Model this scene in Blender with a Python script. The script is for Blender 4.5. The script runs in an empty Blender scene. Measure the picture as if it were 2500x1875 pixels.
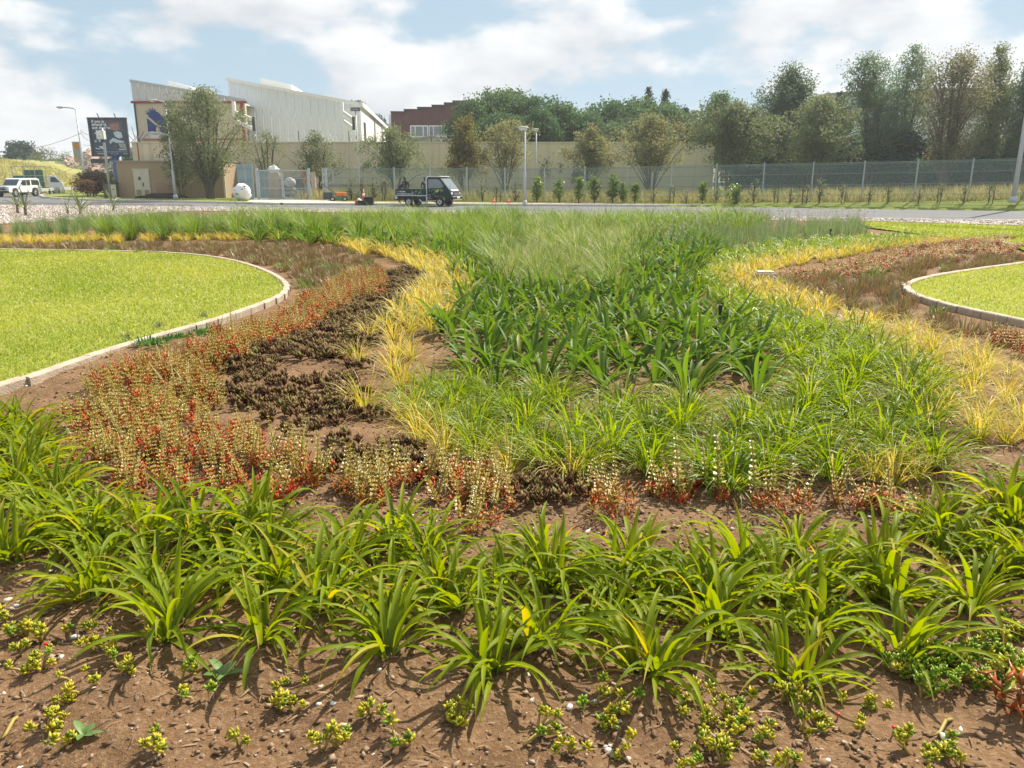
import bpy, math, random
import numpy as np
from mathutils import Vector, Matrix

R = math.radians
SC = bpy.context.scene
COL = SC.collection

# ------------------------------------------------------------------ camera, sky, sun, exposure
PITCH = 14.78
FPX = 1907.0                      # focal length measured on a 2500 px wide frame
CAMZ = 1.7
cam_data = bpy.data.cameras.new('camera')
cam_data.sensor_width = 36.0
cam_data.lens = 36.0 * FPX / 2500.0
cam_data.clip_start = 0.05
cam_data.clip_end = 4000.0
cam = bpy.data.objects.new('camera', cam_data)
COL.objects.link(cam)
cam.location = (0, 0, CAMZ)
cam.rotation_euler = (R(90 - PITCH), 0, 0)
SC.camera = cam

SUN_EL, SUN_AZ = 47.0, 40.0        # azimuth clockwise from +Y
world = bpy.data.worlds.new('World')
SC.world = world
world.use_nodes = True
wn, wl = world.node_tree.nodes, world.node_tree.links
wn.clear()


def N(tree, kind, **kw):
    n = tree.nodes.new(kind)
    for k, v in kw.items():
        if k.startswith('i_'):
            n.inputs[k[2:].replace('_', ' ')].default_value = v
        else:
            setattr(n, k, v)
    return n


def wmath(op, a, b=None, clamp=False):
    n = wn.new('ShaderNodeMath')
    n.operation = op
    n.use_clamp = clamp
    for i, x in enumerate((a, b)):
        if x is None:
            continue
        if isinstance(x, (int, float)):
            n.inputs[i].default_value = x
        else:
            wl.new(x, n.inputs[i])
    return n.outputs[0]


out = wn.new('ShaderNodeOutputWorld')
bg = wn.new('ShaderNodeBackground')
bg.inputs['Strength'].default_value = 0.06
sky = wn.new('ShaderNodeTexSky')
sky.sky_type = 'NISHITA'
sky.sun_disc = False
sky.sun_elevation = R(SUN_EL)
sky.sun_rotation = R(SUN_AZ)
sky.altitude = 1600
sky.air_density = 1.0
sky.dust_density = 1.6
sky.ozone_density = 1.2
tc = wn.new('ShaderNodeTexCoord')


def cloud_density(off):
    mp = wn.new('ShaderNodeMapping')
    mp.inputs['Location'].default_value = off
    mp.inputs['Scale'].default_value = (3.4, 3.4, 7.5)
    wl.new(tc.outputs['Generated'], mp.inputs['Vector'])
    n1 = wn.new('ShaderNodeTexNoise')
    n1.inputs['Scale'].default_value = 1.3
    n1.inputs['Detail'].default_value = 9
    n1.inputs['Roughness'].default_value = 0.5
    n1.inputs['Distortion'].default_value = 0.0
    wl.new(mp.outputs['Vector'], n1.inputs['Vector'])
    return n1.outputs['Fac']


CLOUD_OFF = (0.3, 5.2, 1.1)
d1 = cloud_density(CLOUD_OFF)
d2 = cloud_density((CLOUD_OFF[0] + 0.06, CLOUD_OFF[1] + 0.06, CLOUD_OFF[2] + 0.16))
cover = wn.new('ShaderNodeMapRange')
cover.interpolation_type = 'SMOOTHSTEP'
cover.inputs['From Min'].default_value = 0.45
cover.inputs['From Max'].default_value = 0.545
wl.new(d1, cover.inputs['Value'])
lit = wmath('ADD', 0.62, wmath('MULTIPLY', wmath('SUBTRACT', d1, d2), 4.5), True)
ccol = wn.new('ShaderNodeMixRGB')
ccol.inputs['Color1'].default_value = (5.9, 6.2, 6.7, 1)
ccol.inputs['Color2'].default_value = (9.5, 9.5, 9.5, 1)
wl.new(lit, ccol.inputs['Fac'])
# thin overall veil of high cloud
veil = wn.new('ShaderNodeMixRGB')
veil.inputs['Fac'].default_value = 0.85
veil.inputs['Color2'].default_value = (4.6, 6.2, 7.4, 1)
wl.new(sky.outputs['Color'], veil.inputs['Color1'])
mixc = wn.new('ShaderNodeMixRGB')
wl.new(wmath('MULTIPLY', cover.outputs['Result'], 0.92), mixc.inputs['Fac'])
wl.new(veil.outputs['Color'], mixc.inputs['Color1'])
wl.new(ccol.outputs['Color'], mixc.inputs['Color2'])
wl.new(mixc.outputs['Color'], bg.inputs['Color'])
wl.new(bg.outputs['Background'], out.inputs['Surface'])

sun_dir = Vector((math.sin(R(SUN_AZ)) * math.cos(R(SUN_EL)), math.cos(R(SUN_AZ)) * math.cos(R(SUN_EL)), math.sin(R(SUN_EL))))
sun_data = bpy.data.lights.new('sun', 'SUN')
sun_data.energy = 5.0
sun_data.angle = R(0.55)
sun_data.color = (1.0, 0.93, 0.80)
sun = bpy.data.objects.new('sun', sun_data)
COL.objects.link(sun)
sun.rotation_euler = sun_dir.to_track_quat('Z', 'Y').to_euler()
sun.location = sun_dir * 50

SC.view_settings.view_transform = 'Standard'
SC.view_settings.look = 'None'
SC.view_settings.gamma = 1.0
SC.view_settings.use_curve_mapping = False
SC.view_settings.exposure = 0.85
SC.cycles.use_denoising = True
SC.cycles.max_bounces = 8
SC.cycles.diffuse_bounces = 4
SC.cycles.transmission_bounces = 6
SC.cycles.transparent_max_bounces = 8

# ------------------------------------------------------------------ surveying helpers
_cp, _sp = math.cos(R(PITCH)), math.sin(R(PITCH))


def _ray(u, v):
    a, b = (u - 1250.0) / FPX, (937.5 - v) / FPX
    return a, _cp + b * _sp, -_sp + b * _cp


def at(u, v, Y):
    """the point of the sight line of photo pixel (u, v) that lies Y metres ahead"""
    dx, dy, dz = _ray(u, v)
    s = Y / dy
    return Vector((dx * s, Y, CAMZ + dz * s))


def gnd(u, v, z=0.0):
    """where that sight line meets the level z"""
    dx, dy, dz = _ray(u, v)
    s = (z - CAMZ) / dz
    return Vector((dx * s, dy * s, z))


K = 2500.0 / 2212.0


def gd(x, y, z=0.0):
    return gnd(x * K, y * K, z)


def pix(p):
    """photo pixel of a world point (used only to put things in reading order for their labels)"""
    x, y, z = p[0], p[1], p[2] - CAMZ
    dep = y * _cp - z * _sp
    up = y * _sp + z * _cp
    return 1250 + FPX * x / dep, 937.5 - FPX * up / dep


# ------------------------------------------------------------------ objects
def mark(o, label=None, cat=None, group=None, kind=None):
    if label: o['label'] = label
    if cat: o['category'] = cat
    if group: o['group'] = group
    if cat or kind: o['kind'] = kind or 'thing'
    return o


def thing(name, label, cat, loc=(0, 0, 0), rotz=0.0, group=None):
    o = bpy.data.objects.new(name, None)
    o.empty_display_size = 0.2
    COL.objects.link(o)
    o.location = loc
    o.rotation_euler = (0, 0, rotz)
    return mark(o, label, cat, group)


def put(name, me, parent=None, loc=(0, 0, 0), rot=(0, 0, 0), scale=(1, 1, 1)):
    o = bpy.data.objects.new(name, me)
    COL.objects.link(o)
    if parent is not None:
        o.parent = parent
    o.location = loc
    o.rotation_euler = rot
    o.scale = scale if hasattr(scale, '__len__') else (scale,) * 3
    return o


def mesh_np(name, V, F, mat, attrs=None, smooth=True):
    V = np.asarray(V, dtype=np.float32).reshape(-1, 3)
    F = np.asarray(F, dtype=np.int32)
    m, k = F.shape
    me = bpy.data.meshes.new(name)
    me.vertices.add(len(V))
    me.vertices.foreach_set('co', V.ravel())
    me.loops.add(m * k)
    me.loops.foreach_set('vertex_index', F.ravel())
    me.polygons.add(m)
    me.polygons.foreach_set('loop_start', np.arange(0, m * k, k, dtype=np.int32))
    me.polygons.foreach_set('loop_total', np.full(m, k, dtype=np.int32))
    if smooth:
        me.polygons.foreach_set('use_smooth', np.ones(m, dtype=bool))
    for a, vals in (attrs or {}).items():
        at_ = me.attributes.new(a, 'FLOAT', 'POINT')
        at_.data.foreach_set('value', np.asarray(vals, dtype=np.float32).ravel())
    me.materials.append(mat)
    me.update(calc_edges=True)
    return me


class MB:
    """collects simple solids into one mesh"""
    def __init__(self):
        self.v, self.f = [], []

    def add(self, vs, fs):
        b = len(self.v)
        self.v += [tuple(p) for p in vs]
        self.f += [tuple(b + i for i in f) for f in fs]
        return self

    def box(self, c, s, rz=0.0, M=None):
        x, y, z = s[0] / 2, s[1] / 2, s[2] / 2
        P = [Vector((a * x, b * y, d * z)) for d in (-1, 1) for b in (-1, 1) for a in (-1, 1)]
        m = M or Matrix.Rotation(rz, 3, 'Z')
        c = Vector(c)
        return self.add([m @ p + c for p in P], [(0, 2, 3, 1), (4, 5, 7, 6), (0, 1, 5, 4), (2, 6, 7, 3), (0, 4, 6, 2), (1, 3, 7, 5)])

    def bar(self, a, b, w, h=None):
        """a square bar from a to b"""
        a, b = Vector(a), Vector(b)
        d = b - a
        q = d.to_track_quat('Z', 'Y').to_matrix()
        return self.box((a + b) / 2, (w, h or w, d.length), M=q)

    def tube(self, pts, rad, n=8, cap=True):
        pts = [Vector(p) for p in pts]
        if not hasattr(rad, '__len__'):
            rad = [rad] * len(pts)
        vs, fs = [], []
        ref = None
        for i, p in enumerate(pts):
            d = (pts[min(i + 1, len(pts) - 1)] - pts[max(i - 1, 0)]).normalized()
            if ref is None:
                ref = d.orthogonal().normalized()
            ref = (ref - d * ref.dot(d)).normalized()
            s = d.cross(ref)
            for k in range(n):
                a = 2 * math.pi * k / n
                vs.append(p + (ref * math.cos(a) + s * math.sin(a)) * rad[i])
        for i in range(len(pts) - 1):
            for k in range(n):
                k2 = (k + 1) % n
                fs.append((i * n + k, i * n + k2, (i + 1) * n + k2, (i + 1) * n + k))
        if cap:
            fs.append(tuple(range(n - 1, -1, -1)))
            fs.append(tuple((len(pts) - 1) * n + k for k in range(n)))
        return self.add(vs, fs)

    def prism(self, pts, off):
        """a flat outline pushed along off"""
        pts = [Vector(p) for p in pts]
        n = len(pts)
        off = Vector(off)
        vs = pts + [p + off for p in pts]
        fs = [tuple(range(n - 1, -1, -1)), tuple(range(n, 2 * n))]
        fs += [(i, (i + 1) % n, n + (i + 1) % n, n + i) for i in range(n)]
        return self.add(vs, fs)

    def ball(self, c, r, n=10, m=6, wob=None):
        c = Vector(c)
        r = r if hasattr(r, '__len__') else (r, r, r)
        vs = [(c.x, c.y, c.z - r[2])]
        for i in range(1, m):
            t = math.pi * i / m - math.pi / 2
            for k in range(n):
                a = 2 * math.pi * k / n
                w = wob() if wob else 1.0
                vs.append((c.x + r[0] * math.cos(t) * math.cos(a) * w, c.y + r[1] * math.cos(t) * math.sin(a) * w, c.z + r[2] * math.sin(t) * w))
        vs.append((c.x, c.y, c.z + r[2]))
        fs = [(0, 1 + (k + 1) % n, 1 + k) for k in range(n)]
        for i in range(m - 2):
            for k in range(n):
                k2 = (k + 1) % n
                fs.append((1 + i * n + k, 1 + i * n + k2, 1 + (i + 1) * n + k2, 1 + (i + 1) * n + k))
        last = len(vs) - 1
        fs += [(last, 1 + (m - 2) * n + k, 1 + (m - 2) * n + (k + 1) % n) for k in range(n)]
        return self.add(vs, fs)

    def mesh(self, name, mat, smooth=False):
        me = bpy.data.meshes.new(name)
        me.from_pydata(self.v, [], self.f)
        me.materials.append(mat)
        if smooth:
            me.polygons.foreach_set('use_smooth', [True] * len(me.polygons))
        me.update()
        return me

    def build(self, name, mat, parent=None, smooth=False, bevel=0.0, loc=(0, 0, 0), rot=(0, 0, 0)):
        o = put(name, self.mesh(name, mat, smooth), parent, loc, rot)
        if bevel:
            b = o.modifiers.new('bevel', 'BEVEL')
            b.width = bevel
            b.segments = 2
            b.limit_method = 'ANGLE'
        return o


ORD = ['', 'first', 'second', 'third', 'fourth', 'fifth', 'sixth', 'seventh', 'eighth', 'ninth', 'tenth', 'eleventh', 'twelfth', 'thirteenth', 'fourteenth',
       'fifteenth', 'sixteenth', 'seventeenth', 'eighteenth', 'nineteenth', 'twentieth']
TEN = {2: 'twenty', 3: 'thirty', 4: 'forty', 5: 'fifty', 6: 'sixty', 7: 'seventy', 8: 'eighty', 9: 'ninety'}


def nth(n):
    if n <= 20:
        return ORD[n]
    if n % 10 == 0:
        return TEN[n // 10][:-1] + 'ieth'
    return TEN[n // 10] + '-' + ORD[n % 10]


# ------------------------------------------------------------------ materials
def new_mat(name):
    m = bpy.data.materials.new(name)
    m.use_nodes = True
    t = m.node_tree
    t.nodes.clear()
    o = t.nodes.new('ShaderNodeOutputMaterial')
    return m, t, o


def rgb(c):
    return (c[0], c[1], c[2], 1.0)


def mat(name, c, rough=0.7, metal=0.0, var=0.12, scale=3.0, bump=0.0, bscale=40.0, c2=None, coord='Object', spec=0.4, emit=0.0, stretch=(1, 1, 1), coat=0.0):
    """plain surface with a mottled colour and optional fine relief"""
    m, t, o = new_mat(name)
    L = t.links.new
    p = t.nodes.new('ShaderNodeBsdfPrincipled')
    p.inputs['Roughness'].default_value = rough
    p.inputs['Metallic'].default_value = metal
    p.inputs['Specular IOR Level'].default_value = spec
    p.inputs['Coat Weight'].default_value = coat
    co = t.nodes.new('ShaderNodeTexCoord')
    mp = t.nodes.new('ShaderNodeMapping')
    mp.inputs['Scale'].default_value = stretch
    L(co.outputs[coord], mp.inputs['Vector'])
    n = N(t, 'ShaderNodeTexNoise')
    n.inputs['Scale'].default_value = scale
    n.inputs['Detail'].default_value = 6
    n.inputs['Roughness'].default_value = 0.6
    L(mp.outputs['Vector'], n.inputs['Vector'])
    mr = t.nodes.new('ShaderNodeMapRange')
    mr.inputs['From Min'].default_value = 0.3
    mr.inputs['From Max'].default_value = 0.7
    L(n.outputs['Fac'], mr.inputs['Value'])
    mx = t.nodes.new('ShaderNodeMixRGB')
    if c2 is None:
        c1 = tuple(x * (1 - var) for x in c)
        c2 = tuple(min(1, x * (1 + var)) for x in c)
    else:
        c1 = c
    mx.inputs['Color1'].default_value = rgb(c1)
    mx.inputs['Color2'].default_value = rgb(c2)
    L(mr.outputs['Result'], mx.inputs['Fac'])
    L(mx.outputs['Color'], p.inputs['Base Color'])
    if emit:
        L(mx.outputs['Color'], p.inputs['Emission Color'])
        p.inputs['Emission Strength'].default_value = emit
    if bump:
        b = t.nodes.new('ShaderNodeBump')
        b.inputs['Strength'].default_value = bump
        b.inputs['Distance'].default_value = 0.02
        n2 = N(t, 'ShaderNodeTexNoise')
        n2.inputs['Scale'].default_value = bscale
        n2.inputs['Detail'].default_value = 5
        L(mp.outputs['Vector'], n2.inputs['Vector'])
        L(n2.outputs['Fac'], b.inputs['Height'])
        L(b.outputs['Normal'], p.inputs['Normal'])
    L(p.outputs['BSDF'], o.inputs['Surface'])
    return m


def leafmat(name, c1, c2, tip=None, tip_from=0.7, tip_share=0.3, old=None, old_share=0.0, trans=0.45, rough=0.42, tcol=1.0, base=None, spec=0.3):
    """leaf blade: colour between c1 and c2 by the blade's own tone, some with dry tips, light passing through"""
    m, t, o = new_mat(name)
    L = t.links.new

    def M(op, a, b=None, clamp=False):
        n = t.nodes.new('ShaderNodeMath')
        n.operation = op
        n.use_clamp = clamp
        for i, x in enumerate((a, b)):
            if x is None: continue
            if isinstance(x, (int, float)): n.inputs[i].default_value = x
            else: L(x, n.inputs[i])
        return n.outputs[0]

    tone = N(t, 'ShaderNodeAttribute', attribute_name='tone').outputs['Fac']
    along = N(t, 'ShaderNodeAttribute', attribute_name='along').outputs['Fac']
    rnd = t.nodes.new('ShaderNodeObjectInfo').outputs['Random']
    own = M('FRACT', M('ADD', M('MULTIPLY', rnd, 5.17), M('MULTIPLY', tone, 7.31)))
    mixf = M('ADD', M('MULTIPLY', tone, 0.55), M('MULTIPLY', rnd, 0.45), True)
    mx = t.nodes.new('ShaderNodeMixRGB')
    mx.inputs['Color1'].default_value = rgb(c1)
    mx.inputs['Color2'].default_value = rgb(c2)
    L(mixf, mx.inputs['Fac'])
    col = mx.outputs['Color']

    def over(col, c, fac):
        q = t.nodes.new('ShaderNodeMixRGB')
        q.inputs['Color2'].default_value = rgb(c)
        L(col, q.inputs['Color1'])
        L(fac, q.inputs['Fac'])
        return q.outputs['Color']
    if base is not None:                         # foot of the blade in a colour of its own, darker on the grasses
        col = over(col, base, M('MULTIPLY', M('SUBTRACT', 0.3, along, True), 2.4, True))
    if old is not None:
        col = over(col, old, M('LESS_THAN', own, old_share))
    if tip is not None:
        has = M('LESS_THAN', M('FRACT', M('MULTIPLY', own, 3.7)), tip_share)
        f = M('MULTIPLY', M('MULTIPLY', M('SUBTRACT', along, tip_from), 1.0 / max(0.05, 0.93 - tip_from), True), has)
        col = over(col, tip, f)
    p = t.nodes.new('ShaderNodeBsdfPrincipled')
    p.inputs['Roughness'].default_value = rough
    p.inputs['Specular IOR Level'].default_value = spec
    L(col, p.inputs['Base Color'])
    tr = t.nodes.new('ShaderNodeBsdfTranslucent')
    hs = t.nodes.new('ShaderNodeHueSaturation')
    hs.inputs['Hue'].default_value = 0.488
    hs.inputs['Saturation'].default_value = 1.08
    hs.inputs['Value'].default_value = 1.35 * tcol
    L(col, hs.inputs['Color'])
    L(hs.outputs['Color'], tr.inputs['Color'])
    ms = t.nodes.new('ShaderNodeMixShader')
    ms.inputs['Fac'].default_value = trans
    L(p.outputs['BSDF'], ms.inputs[1])
    L(tr.outputs['BSDF'], ms.inputs[2])
    L(ms.outputs['Shader'], o.inputs['Surface'])
    return m


def tonemat(name, stops, rough=0.85, bump=0.0):
    """pieces coloured one by one from a short list, by their tone"""
    m, t, o = new_mat(name)
    L = t.links.new
    a = N(t, 'ShaderNodeAttribute', attribute_name='tone')
    r = t.nodes.new('ShaderNodeValToRGB')
    r.color_ramp.interpolation = 'LINEAR'
    el = r.color_ramp.elements
    while len(el) < len(stops):
        el.new(0.5)
    for e, (pos, c) in zip(el, stops):
        e.position = pos
        e.color = rgb(c)
    L(a.outputs['Fac'], r.inputs['Fac'])
    p = t.nodes.new('ShaderNodeBsdfPrincipled')
    p.inputs['Roughness'].default_value = rough
    p.inputs['Specular IOR Level'].default_value = 0.25
    L(r.outputs['Color'], p.inputs['Base Color'])
    L(p.outputs['BSDF'], o.inputs['Surface'])
    return m

# ------------------------------------------------------------------ the ground
def sheet(name, pts, m, z=None, kind='structure'):
    me = bpy.data.meshes.new(name)
    me.from_pydata([(p[0], p[1], p[2] if z is None else z) for p in pts], [], [tuple(range(len(pts)))])
    if me.polygons[0].normal.z < 0:
        me.flip_normals()
    me.materials.append(m)
    o = put(name, me)
    o['kind'] = kind
    return o


def soil_mat(name, c1, c2, c3, sc=2.2, bump=0.7):
    m, t, o = new_mat(name)
    L = t.links.new
    co = t.nodes.new('ShaderNodeTexCoord')
    n1 = N(t, 'ShaderNodeTexNoise'); n1.inputs['Scale'].default_value = sc; n1.inputs['Detail'].default_value = 8; n1.inputs['Roughness'].default_value = 0.65
    n2 = N(t, 'ShaderNodeTexNoise'); n2.inputs['Scale'].default_value = sc * 22; n2.inputs['Detail'].default_value = 6; n2.inputs['Roughness'].default_value = 0.7
    for n in (n1, n2):
        L(co.outputs['Object'], n.inputs['Vector'])
    r1 = t.nodes.new('ShaderNodeMapRange'); r1.inputs['From Min'].default_value = 0.35; r1.inputs['From Max'].default_value = 0.65
    L(n1.outputs['Fac'], r1.inputs['Value'])
    a = t.nodes.new('ShaderNodeMixRGB'); a.inputs['Color1'].default_value = rgb(c1); a.inputs['Color2'].default_value = rgb(c2)
    L(r1.outputs['Result'], a.inputs['Fac'])
    r2 = t.nodes.new('ShaderNodeMapRange'); r2.inputs['From Min'].default_value = 0.48; r2.inputs['From Max'].default_value = 0.72
    L(n2.outputs['Fac'], r2.inputs['Value'])
    b = t.nodes.new('ShaderNodeMixRGB'); b.inputs['Color2'].default_value = rgb(c3)
    L(a.outputs['Color'], b.inputs['Color1']); L(r2.outputs['Result'], b.inputs['Fac'])
    p = t.nodes.new('ShaderNodeBsdfPrincipled'); p.inputs['Roughness'].default_value = 0.95; p.inputs['Specular IOR Level'].default_value = 0.15
    L(b.outputs['Color'], p.inputs['Base Color'])
    bp = t.nodes.new('ShaderNodeBump'); bp.inputs['Strength'].default_value = bump; bp.inputs['Distance'].default_value = 0.03
    L(n2.outputs['Fac'], bp.inputs['Height']); L(bp.outputs['Normal'], p.inputs['Normal'])
    L(p.outputs['BSDF'], o.inputs['Surface'])
    return m


M_soil = soil_mat('soil', (0.135, 0.073, 0.036), (0.235, 0.137, 0.07), (0.33, 0.215, 0.125))
M_veld = soil_mat('veld', (0.11, 0.12, 0.04), (0.2, 0.17, 0.07), (0.24, 0.2, 0.1), sc=0.25, bump=0.3)
M_lawn = soil_mat('lawn_turf', (0.2, 0.26, 0.03), (0.3, 0.32, 0.05), (0.4, 0.39, 0.1), sc=1.5, bump=0.9)
M_verge = soil_mat('verge_turf', (0.14, 0.19, 0.03), (0.22, 0.25, 0.05), (0.28, 0.29, 0.09), sc=0.9, bump=0.8)
M_bank = soil_mat('bank_turf', (0.19, 0.22, 0.05), (0.33, 0.29, 0.11), (0.42, 0.36, 0.17), sc=0.28, bump=0.8)
M_gravelbed = soil_mat('gravel_bed', (0.36, 0.3, 0.25), (0.5, 0.43, 0.37), (0.62, 0.55, 0.5), sc=3, bump=1.0)
M_asphalt = soil_mat('asphalt', (0.125, 0.125, 0.13), (0.16, 0.16, 0.165), (0.2, 0.2, 0.2), sc=0.35, bump=0.15)
M_asphalt_dark = soil_mat('asphalt_dark', (0.085, 0.085, 0.09), (0.11, 0.11, 0.115), (0.14, 0.14, 0.14), sc=0.4, bump=0.15)
M_kerb = mat('kerb_concrete', (0.54, 0.49, 0.43), 0.9, var=0.22, scale=5, bump=0.5)
M_edging = mat('edging_concrete', (0.42, 0.34, 0.26), 0.9, var=0.2, scale=6, bump=0.5, bscale=60)
M_paving = mat('paving', (0.40, 0.33, 0.26), 0.95, var=0.2, scale=1.5, bump=0.4)

sheet('ground', [(-980, -90, -0.6), (980, -90, -0.6), (980, 1380, -0.6), (-980, 1380, -0.6)], M_veld)

ROADZ = -0.12
inner_edge = [gnd(-1400, 497, ROADZ + .1), gnd(-300, 500, ROADZ + .1), gnd(420, 504, 0), gnd(1250, 517, 0), gnd(2120, 533, 0), gnd(2500, 538, 0), gnd(3400, 551, 0)]
sheet('road', [(-160, 40, 0), (-40, 25, 0), (60, 10, 0), (60, 75, 0), (20, 100, 0), (-10, 170, 0), (-160, 260, 0)], M_asphalt, ROADZ)
strip = [gnd(-900, 494, ROADZ), gnd(0, 493.5, ROADZ), gnd(250, 496, ROADZ), gnd(470, 500, ROADZ)]
sheet('road_edge', [(p.x, p.y, 0) for p in strip] + [(p.x + 2, p.y - 1.4, 0) for p in reversed(inner_edge[0:3])], M_asphalt_dark, ROADZ + 0.006)

far_kerb_px = [(280, 460), (210, 464), (150, 470), (110, 476), (97, 479), (108, 483), (140, 486.5), (220, 489.5), (300, 491.5), (426, 494.5), (571, 497), (660, 500), (800, 500.6), (1000, 501.5),
               (1300, 503), (1640, 504.5), (2060, 506.5), (2500, 509), (3000, 512), (3600, 515)]
far_kerb = [gnd(u, v, ROADZ) for u, v in far_kerb_px]
verge = [(p.x, p.y + 0.1, 0) for p in far_kerb] + [(70, 60, 0), (70, 170, 0), (-5, 170, 0), (-40, 135, 0)]
sheet('verge', verge, M_verge, 0.0)


def walk(path, step):
    """points every step metres along a polyline, with the direction there"""
    d, res, carry = 0.0, [], 0.0
    for a, b in zip(path[:-1], path[1:]):
        a, b = Vector(a), Vector(b)
        l = (b - a).length
        t = carry
        while t < l:
            res.append((a.lerp(b, t / l), (b - a).normalized()))
            t += step
        carry = t - l
    return res


def smooth_path(pts, n=8):
    """Catmull-Rom through the points"""
    P = [Vector(p) for p in pts]
    P = [P[0] * 2 - P[1]] + P + [P[-1] * 2 - P[-2]]
    res = []
    for i in range(1, len(P) - 2):
        p0, p1, p2, p3 = P[i - 1:i + 3]
        for k in range(n):
            t = k / n
            res.append(0.5 * ((2 * p1) + (p2 - p0) * t + (2 * p0 - 5 * p1 + 4 * p2 - p3) * t * t + (3 * p1 - p0 - 3 * p2 + p3) * t ** 3))
    res.append(P[-2])
    return res


def kerb_run(name, path, label, length, width, z0, z1, m, chamfer):
    """kerb or edging as a row of separate stones that share one mesh"""
    root = thing(name, label, 'kerb', tuple(path[0]))
    root['kind'] = 'structure'
    b = MB()
    l = length - (0.012 if length > .6 else 0.004)
    w = width / 2
    b.prism([(0, -w, z0), (0, w, z0), (0, w, z1 - chamfer), (0, w - chamfer, z1), (0, -w + chamfer, z1), (0, -w, z1 - chamfer)], (l, 0, 0))
    me = b.mesh('kerb_stone', m)
    rs = random.Random(5)
    for p, d in walk(path, length)[:300]:
        o = put('kerb_stone', me, root, p - Vector(path[0]), (rs.uniform(-.01, .01), rs.uniform(-.006, .006), math.atan2(d.y, d.x)), (1, 1, rs.uniform(.97, 1.03)))
    return root


kerb_run('road_kerb', [Vector((p.x, p.y, 0)) for p in far_kerb], 'long concrete kerb of separate stones along the far side of the road', 1.0, 0.24, ROADZ - 0.05, 0.035, M_kerb, 0.05)
# brown paved strip behind the kerb where the truck stands, and the concrete drive up to the gate
pv = [gnd(u, v, 0.0) for u, v in ((690, 495.6), (1000, 496.7), (1300, 498.1), (1640, 499.4), (1900, 500.5), (1900, 498), (1640, 496.6), (1300, 495), (1000, 493.4), (860, 492.6), (760, 490))]
sheet('pavement', pv, M_paving, 0.008)
dr = [gnd(u, v, 0.0) for u, v in ((600, 494.3), (660, 495.2), (840, 496), (800, 490), (790, 482), (640, 482), (612, 488))]
sheet('driveway', dr, mat('driveway_concrete', (0.5, 0.44, 0.38), 0.9, var=0.15, scale=1.2, bump=0.3), 0.014)

# soil bed of the island, gently rough where it is near
edge = [Vector((p.x, p.y, 0)) for p in inner_edge]
sheet('island', [(-8, -6, 0), (12, -6, 0), (40, 8, 0)] + list(reversed(edge)) + [(-60, 20, 0)], M_soil, -0.035)
kerb_run('island_kerb', smooth_path(edge[1:6], 6), 'concrete kerb between the road and the pebble strip of the island', 1.0, 0.2, ROADZ - 0.05, 0.03, M_kerb, 0.04)

rsn = np.random.RandomState(11)
gx, gy = np.meshgrid(np.arange(-6.0, 6.01, 0.035), np.arange(1.0, 9.0, 0.035))
hz = np.zeros_like(gx)
for (f, a) in ((1.1, .022), (2.7, .014), (6.5, .011), (15, .008), (33, .005)):
    for k in range(4):
        an = rsn.uniform(0, 2 * np.pi)
        hz += a * 0.55 * np.sin(f * (np.cos(an) * gx + np.sin(an) * gy) + rsn.uniform(0, 6.28) + 1.3 * np.sin(f * .7 * (np.sin(an) * gx - np.cos(an) * gy)))
hz += rsn.normal(0, 0.0022, gx.shape)
rim = np.minimum.reduce([gx + 6, 6 - gx, 9 - gy])
hz -= np.clip(0.3 - rim, 0, 1) * 0.25
BEDZ = hz


def bed_z(x, y):
    i, j = int((y - 1.0) / 0.035), int((x + 6.0) / 0.035)
    if 0 <= i < BEDZ.shape[0] and 0 <= j < BEDZ.shape[1]:
        return float(BEDZ[i, j])
    return -0.03


idx = np.arange(gx.size).reshape(gx.shape)
q = np.stack([idx[:-1, :-1], idx[:-1, 1:], idx[1:, 1:], idx[1:, :-1]], -1).reshape(-1, 4)
o = put('planting_bed', mesh_np('planting_bed', np.stack([gx, gy, hz], -1), q, M_soil))
o['kind'] = 'structure'

# ------------------------------------------------------------------ lawns and their edging
left_lawn_px = [(-420, 530), (-150, 534), (0, 537), (200, 540), (330, 543), (430, 550), (510, 563), (570, 582), (606, 601), (618, 617), (606, 635), (560, 655), (480, 683), (400, 706), (300, 734), (200, 765), (100, 799), (0, 829), (-160, 880)]
right_lawn_px = [(2500, 536), (2300, 553), (2212, 566), (2100, 581), (2010, 596), (1966, 610), (1962, 622), (1985, 636), (2040, 653), (2120, 671), (2212, 690), (2400, 722)]
left_edge = smooth_path([gd(x, y, 0.05) for x, y in left_lawn_px], 6)
right_edge = smooth_path([gd(x, y, 0.05) for x, y in right_lawn_px], 6)
LL = [(p.x, p.y) for p in left_edge]
RL = [(p.x, p.y) for p in right_edge] + [(14, 5.0), (16, 20)]
FARLAWN = [tuple(gnd(u, v, 0.0)[:2]) for u, v in ((2090, 541.5), (2500, 553), (2900, 563), (2900, 640), (2500, 612), (2470, 599), (2380, 588), (2250, 572), (2120, 556))]
sheet('left_lawn', [(x, y, 0) for x, y in LL] + [(-14, 6.2, 0), (-26, 10, 0)], M_lawn, 0.028)
sheet('right_lawn', [(x, y, 0) for x, y in RL], M_lawn, 0.028)
sheet('far_lawn', [(x, y, 0) for x, y in FARLAWN], M_lawn, 0.012)
kerb_run('lawn_kerb', [Vector((p.x, p.y, 0)) for p in left_edge], 'cream concrete edging curving round the large lawn', 0.42, 0.1, -0.05, 0.055, M_edging, 0.012)
kerb_run('lawn_kerb', [Vector((p.x, p.y, 0)) for p in right_edge], 'cream concrete edging curving round the small lawn', 0.42, 0.11, -0.05, 0.055, M_edging, 0.012)
fl = [gnd(u, v, 0.0) for u, v in ((2100, 541), (2250, 545.5), (2500, 553), (2900, 563))]
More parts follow.
